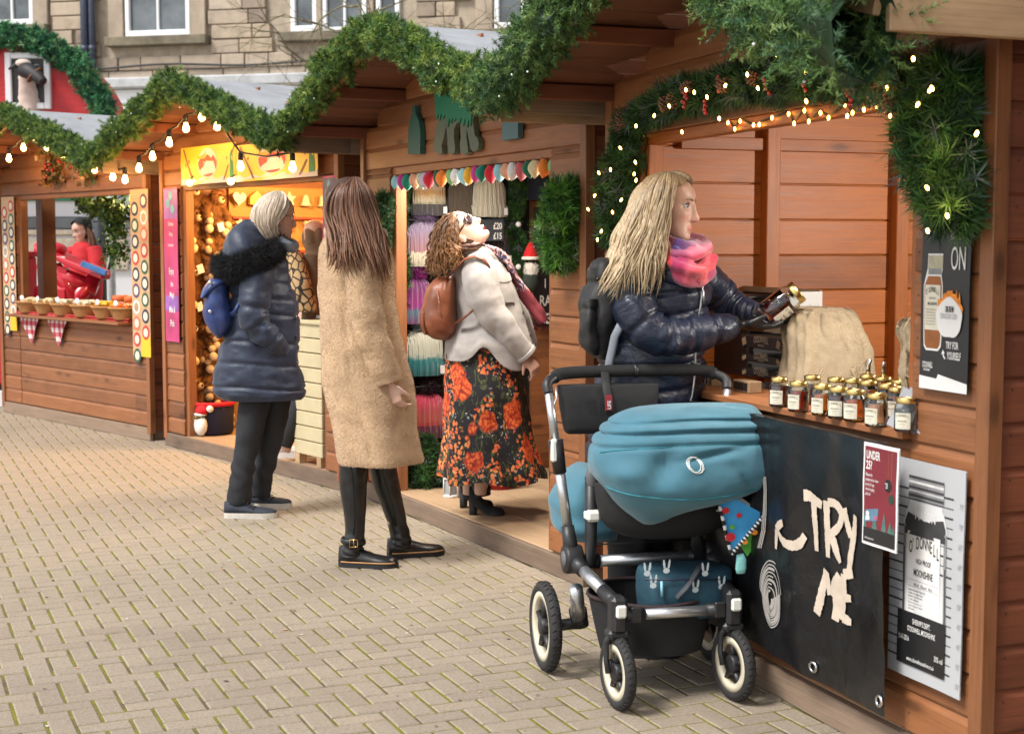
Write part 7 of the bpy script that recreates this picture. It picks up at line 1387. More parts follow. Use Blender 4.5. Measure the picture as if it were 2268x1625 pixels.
for i, (y0, y1, lb) in enumerate(((738, 780, 'topmost black gift carton with pale lettering'), (780, 812, 'second black gift carton from the top'), (812, 845, 'third black gift carton from the top'), (845, 882, 'lowest black gift carton of the stack'))):
    a0, z1 = FD.px(1640, y0, .34); a1, z0 = FD.px(1738, y1, .34); t = at(FD, 'gift_carton', lb, 'carton', a0, .34, z0, 'black gift cartons stacked on the counter'); w_, h_ = a1-a0, z1-z0-.004; MB().box((w_/2-.0, .10, h_/2), (w_-.012*(i % 2), .20, h_), bev=.003).build('carton', BB, t)
    q = MB(); put_text(q, "O'DONNELL", lambda x, z: Vector((w_/2+x, -.004, h_*.45+z+.004*math.sin((x/.1+.5)*3))), .034, .012, .55, 'CENTER'); put_text(q, 'MOONSHINE', lambda x, z: Vector((w_/2+x, -.004, h_*.22+z)), .011, .01, .7, 'CENTER'); q.build('lettering', pm('tan_ink', (.34, .27, .19), .7), t, fix=False)
    for e in (.03, .80): MB().box((w_*(e+.08), -.0035, h_*.5), (.024, .003, h_*.6), Matrix.Rotation(.35*(1 if e > .5 else -1), 3, 'Y')).build('kraft_strip', CB, t)
MB_ = at(FD, 'display_case', 'black display case behind the gift cartons on the counter', 'display case', FD.px(1575, 880, .5)[0], .52, .90); MB().box((.20, .06, .15), (.44, .30, .30), bev=.004).build('case', BB, MB_); MB().box((.20, .06, .305), (.45, .31, .012), bev=.003).build('top_board', BB, MB_)
for i, (x, y) in enumerate(((1570, 880), (1650, 885))):
    a, z = FD.px(x, y, .12); t = at(FD, 'small_pack', 'small kraft pack of miniatures lying on the counter, %s the gift cartons' % ('left of' if i == 0 else 'in front of'), 'pack', a, .10, .909, 'small kraft packs'); MB().box((.05, 0, .02), (.11, .05, .04), bev=.003).build('pack', CB, t); bq = MB()
    for k in range(4): bq.box((.014+k*.024, -.027, .021), (.017, .003, .026))
    tag(bq.build('window_print', BB, t), kind='stuff')
# ================================================================ hat stall
KN = {}
def knit(nm, stops, sc=1.0):
    if nm in KN: return KN[nm]
    m, t, b = nodes('knit_'+nm); v = coords(t, (1, 1, 1)); sx = N(t, 'ShaderNodeSeparateXYZ'); t.links.new(v, sx.inputs[0]); n = noise(t, v, 45*sc, 3)
    a = N(t, 'ShaderNodeMath', operation='MULTIPLY_ADD'); a.inputs[1].default_value = 5.0; a.inputs[2].default_value = -.05; t.links.new(sx.outputs['Z'], a.inputs[0]); ad = N(t, 'ShaderNodeMath', operation='MULTIPLY_ADD'); ad.inputs[1].default_value = .35 if len(stops) > 3 else .1; t.links.new(n, ad.inputs[0]); t.links.new(a.outputs[0], ad.inputs[2])
    c = ramp(t, ad.outputs[0], stops); t.links.new(c, b.inputs['Base Color']); b.inputs['Roughness'].default_value = .95; b.inputs['Sheen Weight'].default_value = .3
    wv = N(t, 'ShaderNodeTexWave'); wv.inputs['Scale'].default_value = 40; wv.inputs['Distortion'].default_value = 2; t.links.new(v, wv.inputs['Vector']); bump(t, b, wv.outputs['Fac'], .8, .006); KN[nm] = m; return m
def beanie(label, y, z, body, brim, pom, s=1.0, x=.10, hang=True, pomc=((.3, .25, .2),)):
    t = at(FC, 'bobble_hat', label, 'hat', x, y, z-.10, 'bobble hats on the wire rack'); t.rotation_euler = (0, 0, FC.ang+math.pi/2); t.scale = (s, s, s)
    q = MB(); rings = []
    for i in range(19):
        f = i/18; w = .098*(1-.10*f) if f < .5 else .093*math.sqrt(max(.02, 1-((f-.5)/.53)**2)); rings.append([Vector(((w+.0035*math.cos(a*22))*math.cos(a), (w*.55+.0035*math.cos(a*22))*math.sin(a), .05+.17*f)) for a in [2*math.pi*j/88 for j in range(88)]])
    q.loft(rings); q.build('crown', body, t); q = MB(); q.grid(lambda u, v: Vector(((.103+.004*math.cos(u*44*math.pi)+.004*math.sin(v*3.1))*math.cos(u*2*math.pi), (.060+.004*math.cos(u*44*math.pi)+.004*math.sin(v*3.1))*math.sin(u*2*math.pi), v*.062)), 88, 5, closed_u=True); q.build('brim', brim, t)
    q = MB(); q.sphere((0, 0, .252), .042, 12); pb = q.build('bobble', pom, t); fuzz(pb, 1500, .034, .0035, attr_mat('bobble_yarn', .95), 'yarn', (0, 0, 0), int(y*97+z*31), .5, pomc[0]); q = MB(); q.box((.065, -.071, .03), (.022, .003, .038)); q.build('price_tag', WPAP, t); return t
kd = lambda c: [(0, tuple(x*.8 for x in c)), (1, tuple(min(1, x*1.15) for x in c))]
K_ = {'cream': kd((.62, .58, .47)), 'autumn': [(.0, (.05, .045, .045)), (.35, (.13, .14, .06)), (.55, (.55, .48, .36)), (.75, (.45, .22, .05)), (.95, (.6, .5, .4))], 'char': kd((.05, .045, .05)), 'mauve': [(.0, (.62, .55, .42)), (.44, (.62, .55, .42)), (.5, (.34, .16, .19)), (1.0, (.26, .20, .32))], 'mag': [(0, (.25, .01, .16)), (.4, (.05, .14, .2)), (.55, (.3, .01, .2)), (1, (.16, .02, .14))], 'teal': [(0, (.0, .16, .19)), (.5, (.0, .2, .22)), (.62, (.55, .58, .5)), (1, (.6, .6, .52))], 'red': [(0, (.20, .01, .05)), (.40, (.55, .01, .03)), (.6, (.6, .10, .08)), (1, (.65, .05, .12))], 'brown': kd((.12, .09, .065)), 'tealb': kd((.0, .16, .19)), 'wine': kd((.17, .008, .05)), 'creamb': kd((.60, .54, .42)), 'purple': kd((.2, .13, .26))}
kk = lambda n: knit(n, K_[n])
beanie('mustard and grey flecked bobble hat, top row of the wire rack', .33, 1.665, kk('autumn'), kk('char'), kk('char'), pomc=((.03, .025, .03),)); beanie('cream ribbed bobble hat with speckled bobble, top row of the wire rack', .70, 1.66, kk('cream'), kk('cream'), kk('brown'), 1.05, pomc=((.25, .16, .15),)); beanie('brown bobble hat half behind the cream one', .56, 1.655, kk('brown'), kk('brown'), kk('char'), .98, .05, pomc=((.04, .03, .03),))
beanie('mauve and cream bobble hat with purple bobble, middle of the rack', .30, 1.385, kk('mauve'), kk('creamb'), kk('purple'), 1.15, pomc=((.16, .10, .22),)); beanie('magenta bobble hat with blue flecks below the mauve hat', .24, 1.07, kk('mag'), kk('mag'), kk('mag'), 1.15, pomc=((.2, .01, .15),)); beanie('teal and white bobble hat with pale blue bobble', .29, .78, kk('teal'), kk('tealb'), kk('teal'), 1.2, pomc=((.35, .5, .5),)); beanie('red and wine bobble hat lowest on the rack', .31, .43, kk('red'), kk('wine'), kk('char'), 1.15, pomc=((.03, .01, .02),)); beanie('grey speckled bobble hat beside the price board', .74, 1.40, kk('char'), kk('char'), kk('char'), .9, pomc=((.10, .11, .13),))
t = at(FC, 'wire_rack', 'black wire grid rack on the inside wall of the hat stall', 'wire rack'); BW = pm('black_wire', (.01, .01, .01), .5); q = MB()
for i in range(16): q.tube([(.035, .14+i*.055, .25), (.035, .14+i*.055, 1.80)], .0028, 4)
for i in range(22): q.tube([(.038, .12, .3+i*.07), (.038, .98, .3+i*.07)], .0028, 4)
tag(q.build('wires', BW, t), kind='stuff'); MB().box((.014, .5, 1.0), (.008, 1.0, 1.75)).build('dark_backing', pm('dark_cloth', (.012, .010, .011), .9), t)
for z in (1.54, 1.25, .93, .62, .28): q = MB(); q.tube([(.04, .12, z), (.14, .12, z), (.14, .9, z), (.04, .9, z)], .004, 5); q.build('shelf_rail', BW, t)
def wall_board(label, y0, y1, z0, z1, lines, x=.16, base=None):
    t = at(FC, 'price_board', label, 'sign', x, y0, z0); t.rotation_euler = (0, 0, FC.ang+math.pi/2); w_, h_ = y1-y0, z1-z0; MB().box((w_/2, 0, h_/2), (w_, .012, h_), bev=.003).build('board', base or pm('slate_paint', (.035, .042, .052), .6), t); q = MB()
    for s, u, v, size, al in lines: put_text(q, s, lambda x_, z_: Vector((u*w_+x_, -.0085, v*h_+z_)), size, .02, .72, al)
    q.build('lettering', WH, t, fix=False)
wall_board('dark price board with £20 and £15 behind the laughing woman', .46, .72, 1.425, 1.545, [('£20', .95, .56, .050, 'RIGHT'), ('£15', .95, .10, .050, 'RIGHT'), ('B', .06, .56, .05, 'LEFT')], .24)
wall_board('dark blue board with a white letter W high in the hat stall', .94, 1.30, 1.66, 1.79, [('W', .30, .25, .10, 'LEFT')], .10, pm('navy_board', (.02, .03, .055), .6)); wall_board('tall black board with white capitals beside the pillar swag', .98, 1.30, .93, 1.62, [('L', .18, .52, .075, 'LEFT'), ('I', .22, .33, .075, 'LEFT'), ('RA', .12, .18, .085, 'LEFT'), ('BE', .14, .03, .085, 'LEFT')], .10, pm('black_board', (.012, .012, .013), .6))
def thin_garland(label, pts, r, seed): V, F_, C = pine(pts, r, 420, 26, .04, .004, cols=FIRD*1.2, wts=(.3, .25, .15, .15, .08, .07), seed=seed, core=.3); o = obj('fir_garland', big_mesh('fir_garland', V, F_, PINE, C)); o.location = tuple(FC.o); o.rotation_euler = (0, 0, FC.ang); tag(o, label, 'garland', 'thin garlands inside the hat stall'); return o
for lb, y, x, zz in (('thin fir garland hanging down the left edge of the hat rack', .13, .14, (1.80, 1.05)), ('thin fir garland hanging at the right edge of the hat rack', .86, .12, (1.80, 1.20))):
    o = thin_garland(lb, [(x, y+.02*math.sin(k*1.3), zz[0]+(zz[1]-zz[0])*k/8) for k in range(9)], .05, int(y*100))
    for z in (1.52, 1.28, 1.14): MB().sphere((x+.05, y-.01, z), .017, 10).build('white_bauble', pm('pearl_bauble', (.75, .75, .76), .15, .03, 10, 0), o)
V, F_, C = pine([(.30, .20, .10), (.30, .20, .25), (.30, .20, .36)], [.15, .12, .04], 1600, 26, .05, .0045, cols=FIRD*1.3, wts=(.3, .25, .15, .15, .08, .07), seed=77, core=.4); o = obj('small_fir', big_mesh('small_fir', V, F_, PINE, C)); o.location = tuple(FC.o); o.rotation_euler = (0, 0, FC.ang); tag(o, 'small artificial fir on the floor of the hat stall below the rack', 'fir')
# crocheted bulb bunting
cols = dict(sky=(.30, .60, .66), mag=(.55, .03, .24), grn=(.0, .22, .14), pch=(.75, .36, .22), lim=(.55, .62, .40), lil=(.62, .48, .66), red=(.62, .01, .03), dgr=(.0, .12, .05), org=(.80, .20, .02), lgr=(.22, .45, .16), wht=(.72, .70, .66), yel=(.78, .42, .02), ros=(.55, .10, .12), crm=(.72, .62, .36))
t = at(FC, 'bulb_bunting', 'bunting of crocheted coloured light bulbs across the hat stall doorway', 'bunting'); q = MB(); xs = np.linspace(.385, 2.10, 24); q.tube([(x, .02, 1.785+.003*math.sin(i*3)) for i, x in enumerate(xs)], .005, 6); q.build('cord', BW, t)
cb = MB(); rg = []
for i in range(15): f = i/14; w = .012+.012*math.sin(math.pi*min(1, f*1.02)**.8)*1.25*(1 if f < .9 else 1); w = max(.002, (.011+.0145*math.sin(math.pi*f**.85))*(1-f**8)); rg.append([Vector((w*(1+.06*math.cos(a*12+i*math.pi))*math.cos(a)+.006*math.sin(f*3), w*(1+.06*math.cos(a*12+i*math.pi))*math.sin(a), -.012-.084*f)) for a in [2*math.pi*j/24 for j in range(24)]])
cb.loft(rg); cm = MB(); cm.lathe([(.010, 0), (.013, -.006), (.013, -.018), (.0, -.019)], seg=10, cap=False); capm = cm.mesh('cap', pm('dark_yarn', (.015, .017, .016), .9))
for i, c in enumerate('sky mag grn pch lim lil red dgr org lgr wht sky yel mag grn red sky pch wht ros dgr crm org lgr'.split()):
    m = pm('yarn_'+c, cols[c], .92, .14, 90, .7, bscale=320, bdist=.003, sheen=.3); k = 'cb'+c
    if k not in _txt: cbm = cb.mesh('bulb', m); _txt[k] = cbm
    b = obj('bulb', _txt[k], t, (xs[i], .02, 1.782), (random.uniform(-.12, .12), random.uniform(-.16, .16), random.uniform(0, 6))); b.scale = (1.12, 1.12, 1.0+random.uniform(-.06, .06)); obj('cap', capm, b)
# strip light behind the lintel
ls = at(FC, 'strip_lamp', 'row of lit lamps under the lintel of the hat stall', 'lamp', 1.24, .075, 1.795); MB().box((0, 0, .01), (1.66, .05, .014)).build('housing', pm('pale_wood_rail', (.5, .36, .2), .6), ls); q = MB()
for i in range(24): MB().box((-.8+i*.0695, 0, -.001), (.045, .03, .008)).build('lamp_strip', glow('warm_panel', (1, .80, .48), 5), ls)
light('strip_light', ls, 'AREA', 15, (1, .90, .76), (0, .05, -.03), (.15, 0, 0), 1.6, .05)
# cut-out shapes over the doorway
def cut(label, pts, m, th=.022, crv=None):
    L = [FC.px(x, y, -.03) for x, y in pts]; x0, z0 = L[0]; t = at(FC, 'cutout', label, 'wall decoration', x0, -.03, z0); q = MB(); q.prism([(x-x0, z-z0) for x, z in L], -.014, .012); q.build('panel', m, t); return t, (x0, z0)
DGc = pm('dark_green_paint', (.018, .085, .066), .6, .12, 14, .15, stretch=(1, 1, .3)); SGc = pm('slate_green_paint', (.07, .15, .16), .6, .1, 20, .1); GRc = pm('bright_green_paint', (.004, .16, .075), .6, .12, 14, .1); OLc = pm('olive_leg_paint', (.085, .105, .062), .55, .15, 9, .1)
D5 = lambda x, y: (869.4+x*.2, 173.9+y*.2)
cut('dark green bottle shaped cut-out left above the doorway', [D5(*p) for p in [(198, 840), (200, 600), (215, 480), (244, 385), (246, 300), (278, 300), (282, 385), (318, 470), (335, 580), (333, 838)]], DGc)
t, o0 = cut('green cut-out of four dangling legs in a ragged skirt above the doorway', [D5(*p) for p in [(500, 120), (515, 400), (520, 470), (505, 600), (480, 740), (490, 810), (540, 845), (580, 830), (572, 740), (600, 640), (622, 520), (634, 640), (640, 760), (640, 820), (680, 845), (720, 815), (722, 760), (708, 650), (712, 560), (745, 490), (778, 500), (786, 620), (775, 740), (780, 825), (825, 848), (868, 820), (862, 745), (848, 660), (850, 560), (875, 680), (892, 780), (925, 815), (975, 785), (988, 720), (970, 660), (940, 630), (928, 540), (910, 400), (900, 120)]], OLc)
L = [FC.px(*D5(*p), -.03) for p in [(500, 118), (515, 380), (530, 455), (548, 385), (560, 470), (580, 380), (598, 450), (620, 400), (650, 540), (672, 440), (690, 500), (705, 430), (722, 480), (745, 440), (780, 500), (800, 430), (824, 530), (845, 440), (868, 545), (885, 450), (906, 530), (915, 420), (902, 118)]]; q = MB(); q.prism([(x-o0[0], z-o0[1]) for x, z in L], -.020, -.0145); q.build('ragged_skirt', GRc, t)
cut('plain slate green rectangular cut-out right above the doorway', [D5(*p) for p in [(1245, 690), (1250, 340), (1418, 330), (1422, 660)]], SGc)
# bearded Santa in a red hat, lantern, red pot
t = at(FC, 'santa', 'small white bearded Santa in a red hat hanging in the hat stall', 'santa', .30, .86, 1.24); t.rotation_euler = (0, 0, FC.ang+math.pi/2); MB().sphere((0, 0, .07), (.028, .026, .03), 12).build('face', SKIN, t); q = MB(); q.sphere((0, -.004, .03), (.036, .03, .05), 12); bd_ = q.build('beard', pm('white_wool', (.72, .70, .66), .95, .08, 60, .5), t); fuzz(bd_, 900, .02, .002, MATS['white_wool'], 'strands', (0, 0, -1.2), 2, .4); q = MB(); q.lathe([(.042, .085), (.044, .10), (.03, .14), (.012, .175), (.0, .18)], seg=16); q.build('hat', pm('red_felt', (.50, .01, .015), .9, .1, 40, .3), t); q = MB(); q.tube([(.043*math.cos(a), .043*math.sin(a), .09) for a in [i*math.pi/8 for i in range(16)]], .010, 8, closed=True); q.build('hat_band', MATS['white_wool'], t); MB().sphere((0, -.03, .068), .008, 8).build('nose', SKIN, t); MB().sphere((0, .0, -.04), (.05, .04, .06), 12).build('body', pm('dark_felt', (.02, .03, .025), .9), t)
g = ground(1000, 1100, .093); t = thing('lantern', 'small white metal lantern on the doorway floor by the boots', 'lantern', tuple(g), FC.ang+.4); WM = pm('white_metal', (.70, .69, .67), .5, .05, 20, 0); q = MB(); q.lathe([(0, 0), (.046, 0), (.046, .012), (.042, .016), (.0, .016)], seg=6, cap=False); q.build('base', WM, t); q = MB(); q.lathe([(.044, .095), (.047, .098), (.030, .118), (.016, .122), (.016, .132), (.008, .138), (0, .139)], seg=6, cap=False); q.build('roof', WM, t)
for k in range(6): a = k*math.pi/3; q = MB(); q.tube([(.042*math.cos(a), .042*math.sin(a), .014), (.042*math.cos(a), .042*math.sin(a), .098)], .004, 5); q.build('corner_bar', WM, t)
q = MB(); q.lathe([(.037, .016), (.037, .096)], seg=6, cap=False); q.build('pane', pm('frosted_pane', (.32, .34, .36), .3, .1, 10, 0), t); q = MB(); q.tube([(.022*math.cos(a), 0, .138+.022*math.sin(a)) for a in [i*math.pi/8 for i in range(9)]], .0022, 5); q.build('handle', WM, t)
g = ground(1103, 1098, .093); t = thing('plant_pot', 'red pot on the floor behind the laughing woman', 'pot', (g[0], g[1]+.25, .093)); q = MB(); q.lathe([(0, 0), (.07, 0), (.085, .14), (.09, .15), (.08, .15), (.066, .02), (0, .02)], seg=20, cap=False); q.build('pot', pm('red_glaze', (.34, .012, .012), .4), t)
# small dark swag at the left pillar of the hat stall
swag(FC, 'fir_swag', 'dark fir swag on the left pillar of the hat stall, by the brown hair', [(850, 430), (850, 460), (848, 500), (846, 540), (848, 560)], -.05, [10, 18, 22, 18, 8], 44, 800, cols=FIRD)
# ================================================================ ornament stall
PLB = pm('pale_peg_board', (.36, .21, .075), .8, .08, 10, 0); t = at(FB, 'display_wall', 'pale display wall with red shelf edges full of ornaments', 'display wall', .03, .47, .1); MB().box((.0, .62, .86), (.02, 1.24, 1.72)).build('back_board', PLB, t)
for z in (1.50, 1.26, 1.02, .78, .54): MB().box((.04, .62, z), (.07, 1.24, .016)).build('shelf', pm('red_shelf', (.50, .05, .03), .6), t)
OR = {}
def orn_mesh():
    q = MB(); q.lathe([(0, .06), (.010, .058), (.016, .045), (.022, .018), (.034, 0), (.028, .002), (0, .004)], seg=14, cap=False); OR['bell'] = q
    q = MB(); q.prism([(.042*math.sin(a)*(1 if k % 2 == 0 else .45), .035+.042*math.cos(a)*(1 if k % 2 == 0 else .45)) for k, a in enumerate([i*math.pi/5 for i in range(10)])], -.005, .005); OR['star'] = q
    q = MB(); q.prism([(-.035, 0), (.035, 0), (.035, .04), (0, .075), (-.035, .04)], -.012, .012); q.box((0, -.013, .018), (.018, .003, .026)); OR['house'] = q
    q = MB(); q.prism([(.0032*16*math.sin(a)**3*.75, .035+.0032*.75*(13*math.cos(a)-5*math.cos(2*a)-2*math.cos(3*a)-math.cos(4*a))) for a in [i*math.pi/10 for i in range(20)]], -.008, .008); OR['heart'] = q
    q = MB(); q.sphere((0, 0, .032), .03, 14); q.lathe([(.006, .06), (.006, .068), (0, .068)], seg=8, cap=False); OR['bauble'] = q
orn_mesh(); oc = {'ivory': pm('ivory_paint', (.66, .60, .48), .5, .06, 20, 0), 'red': pm('red_gloss', (.50, .02, .02), .2, .1, 10, 0, coat=.5), 'gold': pm('gold_paint', (.62, .40, .12), .3, .1, 10, 0, metal=.7), 'wood': pm('pale_wood', (.50, .34, .17), .7)}
seq = ['heart', 'house', 'house', 'star', 'bell', 'bell', 'bauble']; n = 0
for r, z in enumerate((1.69, 1.52, 1.40, 1.28, 1.16, 1.04, .92)):
    for k in range(9):
        ty = seq[(k+r*3) % 7]; co = 'ivory' if random.random() < .62 else random.choice(['red', 'gold', 'wood']); y = .52+k*.135+random.uniform(-.02, .02); s = 1.35 if r == 0 else random.uniform(.8, 1.15); key = ty+co
        if key not in _txt: _txt[key] = OR[ty].mesh('ornament', oc[co])
        pos = 'top' if r == 0 else 'lower'; o = obj('ornament', _txt[key]); o.location = tuple(FB.P(.095, y, z)); o.rotation_euler = (0, random.uniform(-.15, .15), FB.ang+math.pi/2); o.scale = (s, s, s); NO = ('first', 'second', 'third', 'fourth', 'fifth', 'sixth', 'seventh', 'eighth', 'ninth'); tag(o, '%s %s ornament on the display wall, %s row down, %s from the doorway' % (co if co != 'wood' else 'wooden', ty, NO[r], NO[k]), 'ornament', 'ornaments on the pale display wall'); n += 1
# brown plush toys stacked down the edge
BRN = pm('brown_plush', (.17, .075, .025), .95, .3, 20, .5); CRP = pm('cream_plush', (.66, .52, .32), .95, .1, 40, .4)
def plush(label, loc_, rz, s): 
    t = at(FB, 'plush_toy', label, 'plush toy', *loc_, group='brown plush toys piled in the ornament stall'); t.rotation_euler = (0, 0, FB.ang+math.pi/2+rz); t.scale = (s, s, s); q = MB(); q.sphere((0, 0, 0), (.085, .06, .10), 14); q.sphere((0, -.015, .12), (.06, .055, .06), 12)
    for e in (-1, 1): q.tube([(e*.06, -.02, .05), (e*.10, -.06, .0), (e*.085, -.08, -.04)], [.03, .028, .026], 8); q.tube([(e*.045, -.02, -.07), (e*.07, -.08, -.10)], [.035, .03], 8)
    b = q.build('body', BRN, t); fuzz(b, 2600, .035, .0035, attr_mat('shaggy_plush', .95), 'shag', (0, 0, -.5), 5, .6, (.26, .115, .035))
    for e in (-1, 1): MB().sphere((e*.082, -.095, -.05), (.028, .024, .026), 10).build('paw', CRP, t); MB().sphere((e*.075, -.10, -.105), (.032, .026, .032), 10).build('foot', CRP, t)
    MB().sphere((0, -.062, .11), (.03, .024, .024), 10).build('muzzle', CRP, t); MB().sphere((0, -.086, .117), .009, 8).build('nose', INK, t)
    for e in (-1, 1): MB().sphere((e*.02, -.062, .142), .006, 6).build('eye', INK, t)
    return t
pp = plush('shaggy brown plush toy in the first row from the top, outer column of the pile', (.10, .16, 1.66), 0, 1.0); first = True
for r in range(8):
    for c in range(2):
        if r == 0 and c == 0: continue
        o = copy_tree(pp); o['label'] = 'shaggy brown plush toy in the %s row from the top, %s column of the pile' % (('first', 'second', 'third', 'fourth', 'fifth', 'sixth', 'seventh', 'lowest')[r], ('outer', 'inner')[c]); o.location = tuple(FB.P(.10+random.uniform(0, .05), .14+c*.17+random.uniform(-.02, .02), 1.68-r*.195-c*.06)); o.rotation_euler = (random.uniform(-.25, .25), random.uniform(-.3, .3), FB.ang+math.pi/2+random.uniform(-.5, .5))
for z, y, wh in ((1.53, .30, 'highest'), (1.24, .14, 'middle'), (.98, .13, 'lowest')): 
    t = at(FB, 'price_tag', 'white card price tag among the brown plush toys, %s of three' % wh, 'tag', .26, y, z, 'white tags among the plush toys'); MB().box((0, 0, 0), (.004, .045, .06), Matrix.Rotation(.3, 3, 'X')).build('card', WPAP, t)
# novelty sack with a bearded face
t = at(FB, 'gift_sack', 'navy gift sack with red rim and white bearded face on the doorway floor', 'sack', .28, .20, .095); q = MB(); q.lathe([(0, 0), (.13, 0), (.145, .02), (.15, .2), (.14, .22), (.13, .2), (0, .19)], seg=28, cap=False); q.build('sack', pm('navy_felt', (.012, .014, .04), .9), t); q = MB(); q.tube([(.147*math.cos(a), .147*math.sin(a), .215) for a in [i*math.pi/12 for i in range(24)]], .016, 8, closed=True); q.build('rim', MATS['red_felt'], t)
fa = Vector((.55, -.85, 0)).normalized(); c = fa*.152
def facep(nm, dx, z, r, m): sd_ = Vector((.85, .55, 0)); MB().sphere(c+sd_*dx+Vector((0, 0, z)), r, 12).build(nm, m, t)
facep('beard', 0, .075, (.07, .04, .075), MATS['white_wool']); facep('face', 0, .125, (.045, .035, .03), SKIN); facep('hat', .01, .175, (.055, .04, .04), MATS['red_felt']); facep('hat_band', 0, .150, (.058, .042, .014), MATS['white_wool']); facep('bobble', .075, .19, (.024, .024, .024), MATS['white_wool'])
for e in (-.02, .02): q = MB(); sd_ = Vector((.85, .55, 0)); q.tube([c+fa*.036+sd_*(e+.015*math.cos(a))+Vector((0, 0, .125+.013*math.sin(a))) for a in [i*math.pi/6 for i in range(12)]], .002, 5, closed=True); q.build('spectacle_rim', GOLD, t)
for a_, cl in ((2.0, 'snow'), (-2.6, 'fir')): pass
# cream slatted stand in the doorway
g0_ = FB.px(665, 715, -.02); t = at(FB, 'slatted_stand', 'cream slatted counter stand in the ornament stall doorway, white paper on top', 'stand', 1.82, .0, .095); CRM = pm('cream_paint', (.52, .45, .28), .6, .08, 12, .1)
for k in range(9): MB().box((.17, .02, .10+k*.088), (.34, .03, .082), bev=.004).build('slat', CRM, t); MB().box((.0, .20, .10+k*.088), (.03, .36, .082), bev=.004).build('slat', CRM, t)
MB().box((.17, .2, .855), (.38, .42, .025), bev=.004).build('top_board', CRM, t)
for x in (.04, .3): MB().box((x, .03, .03), (.05, .05, .06)).build('foot', W_RAW, t)
t = at(FB, 'paper_pad', 'white paper pad lying on the cream stand', 'paper', 1.97, .16, .965); MB().box((0, 0, .012), (.2, .14, .02), bev=.003).build('pad', WPAP, t)
# yellow banner, two panels
YEL = pm('yellow_print', (.78, .47, .02), .5, .08, 3, 0); PKK = pm('pale_snow_ink', (.68, .56, .47), .7, .08, 6, 0); RDI = pm('tomato_ink', (.62, .06, .022), .6, .08, 6, 0); BRI = pm('brown_ink', (.22, .10, .05), .7, .1, 6, 0); GNI = pm('green_ink', (.04, .22, .07), .7)
for i, (x0, x1, z0, z1) in enumerate(((.44, 1.245, 1.80, 2.045), (1.255, 2.28, 1.795, 2.02))):
    f = Flat(FB, 'banner', 'yellow decorations banner, %s panel, red bauble print with white words' % ('left' if i == 0 else 'right, mostly behind the garland'), 'banner', x0, x1, z0, z1, -.07, YEL, wav=.002); cx = .50 if i == 0 else .46
    f.poly([(0, 0), (1, 0)]+[(1-k/20, .14+.05*math.sin(k*1.7)) for k in range(21)], PKK, .001, 'snow_print'); f.poly(disc(cx, .54, .18, .40), PKK, .0014, 'bauble_print'); f.poly([(cx+.17*math.cos(a), .54+.36*math.sin(a)) for a in [math.pi*(1+k/14) for k in range(15)]]+[(cx+.17, .58), (cx+.11, .74), (cx+.07, .66), (cx, .78), (cx-.06, .66), (cx-.12, .72), (cx-.17, .58)], RDI, .002, 'red_bauble_print'); f.text([('Christmas', cx, .47, .17, .72, .0, 'CENTER'), ('Decorations', cx, .27, .17, .72, .0, 'CENTER')], WH, .003)
    for (u0, u1) in ((.04, .22), (.98, .78)): f.poly([(u0, .96), (u0+.025, .96), (u1+.025, .06), (u1, .06)], BRI, .0022, 'beam_print')
    f.poly([(cx-.19, .72), (cx-.17, .66), (cx-.06, .67), (cx-.03, .75), (cx-.02, .9), (cx-.06, .78)], pm('ochre_ink', (.60, .33, .03), .7), .0026, 'sleigh_print')
    for u in (.10, .16, .86): f.poly(disc(u, .6+.1*math.sin(u*40), .010, .05, 10), BRI, .0018, 'drop_print')
    f.poly([(.90, .12), (.97, .12), (.96, .7), (.93, .85), (.91, .7)], GNI, .0018, 'tree_print')
PINK = pm('pink_print', (.50, .05, .17), .55, .3, 4, 0); PUR = pm('violet_print', (.30, .12, .42), .55, .5, 3, 0)
for i, (x0, x1, z0) in enumerate(((.05, .275, .74), (2.26, 2.40, .70))):
    f = Flat(FB, 'poster', 'tall pink poster with white words on the %s pillar of the ornament stall' % ('left' if i == 0 else 'right'), 'poster', x0, x1, z0, 1.795, -.03, PINK, wav=.002); f.rect(.02, .98, .80, .99, PUR if i == 0 else pm('dusk_print', (.12, .10, .16), .6, .4, 5, 0), .001, 'photo_print'); f.rect(.02, .98, .20, .30, PUR, .001, 'band_print')
    for u, v in ((.3, .9), (.65, .86), (.5, .95)): f.poly(disc(u, v, .14, .03), pm('turquoise_print', (.10, .35, .45), .6), .0016, 'bauble_print')
    f.text([(s, .5, v, sz, .6, .01, 'CENTER') for s, v, sz in (('Christmas', .755, .036), ('Shining', .69, .036), ('Decorations', .62, .030), ('Enjoy', .44, .06), ('the', .36, .05), ('Magic', .29, .05), ('Mix &', .19, .06), ('Pick', .10, .06))], WH, .002)
for x, y, z in ((.75, .55, 1.92), (1.55, .8, 1.92), (1.2, 1.5, 1.9)):
    t = at(FB, 'hanging_lamp', 'bare warm bulb on the ornament stall ceiling, %s the doorway' % ('left of the middle nearest' if x < 1 else 'right of the middle nearest' if y < 1 else 'farthest from'), 'lamp', x, y, z, 'bare bulbs inside the ornament stall'); MB().sphere((0, 0, 0), .035, 12).build('bulb', BULB, t); q = MB(); q.tube([(0, 0, .03), (0, 0, .16)], .008, 6); q.build('cord', SOCK, t); light('bulb_light', t, 'POINT', 26, (1, .56, .18), (0, 0, -.06), size=.05)
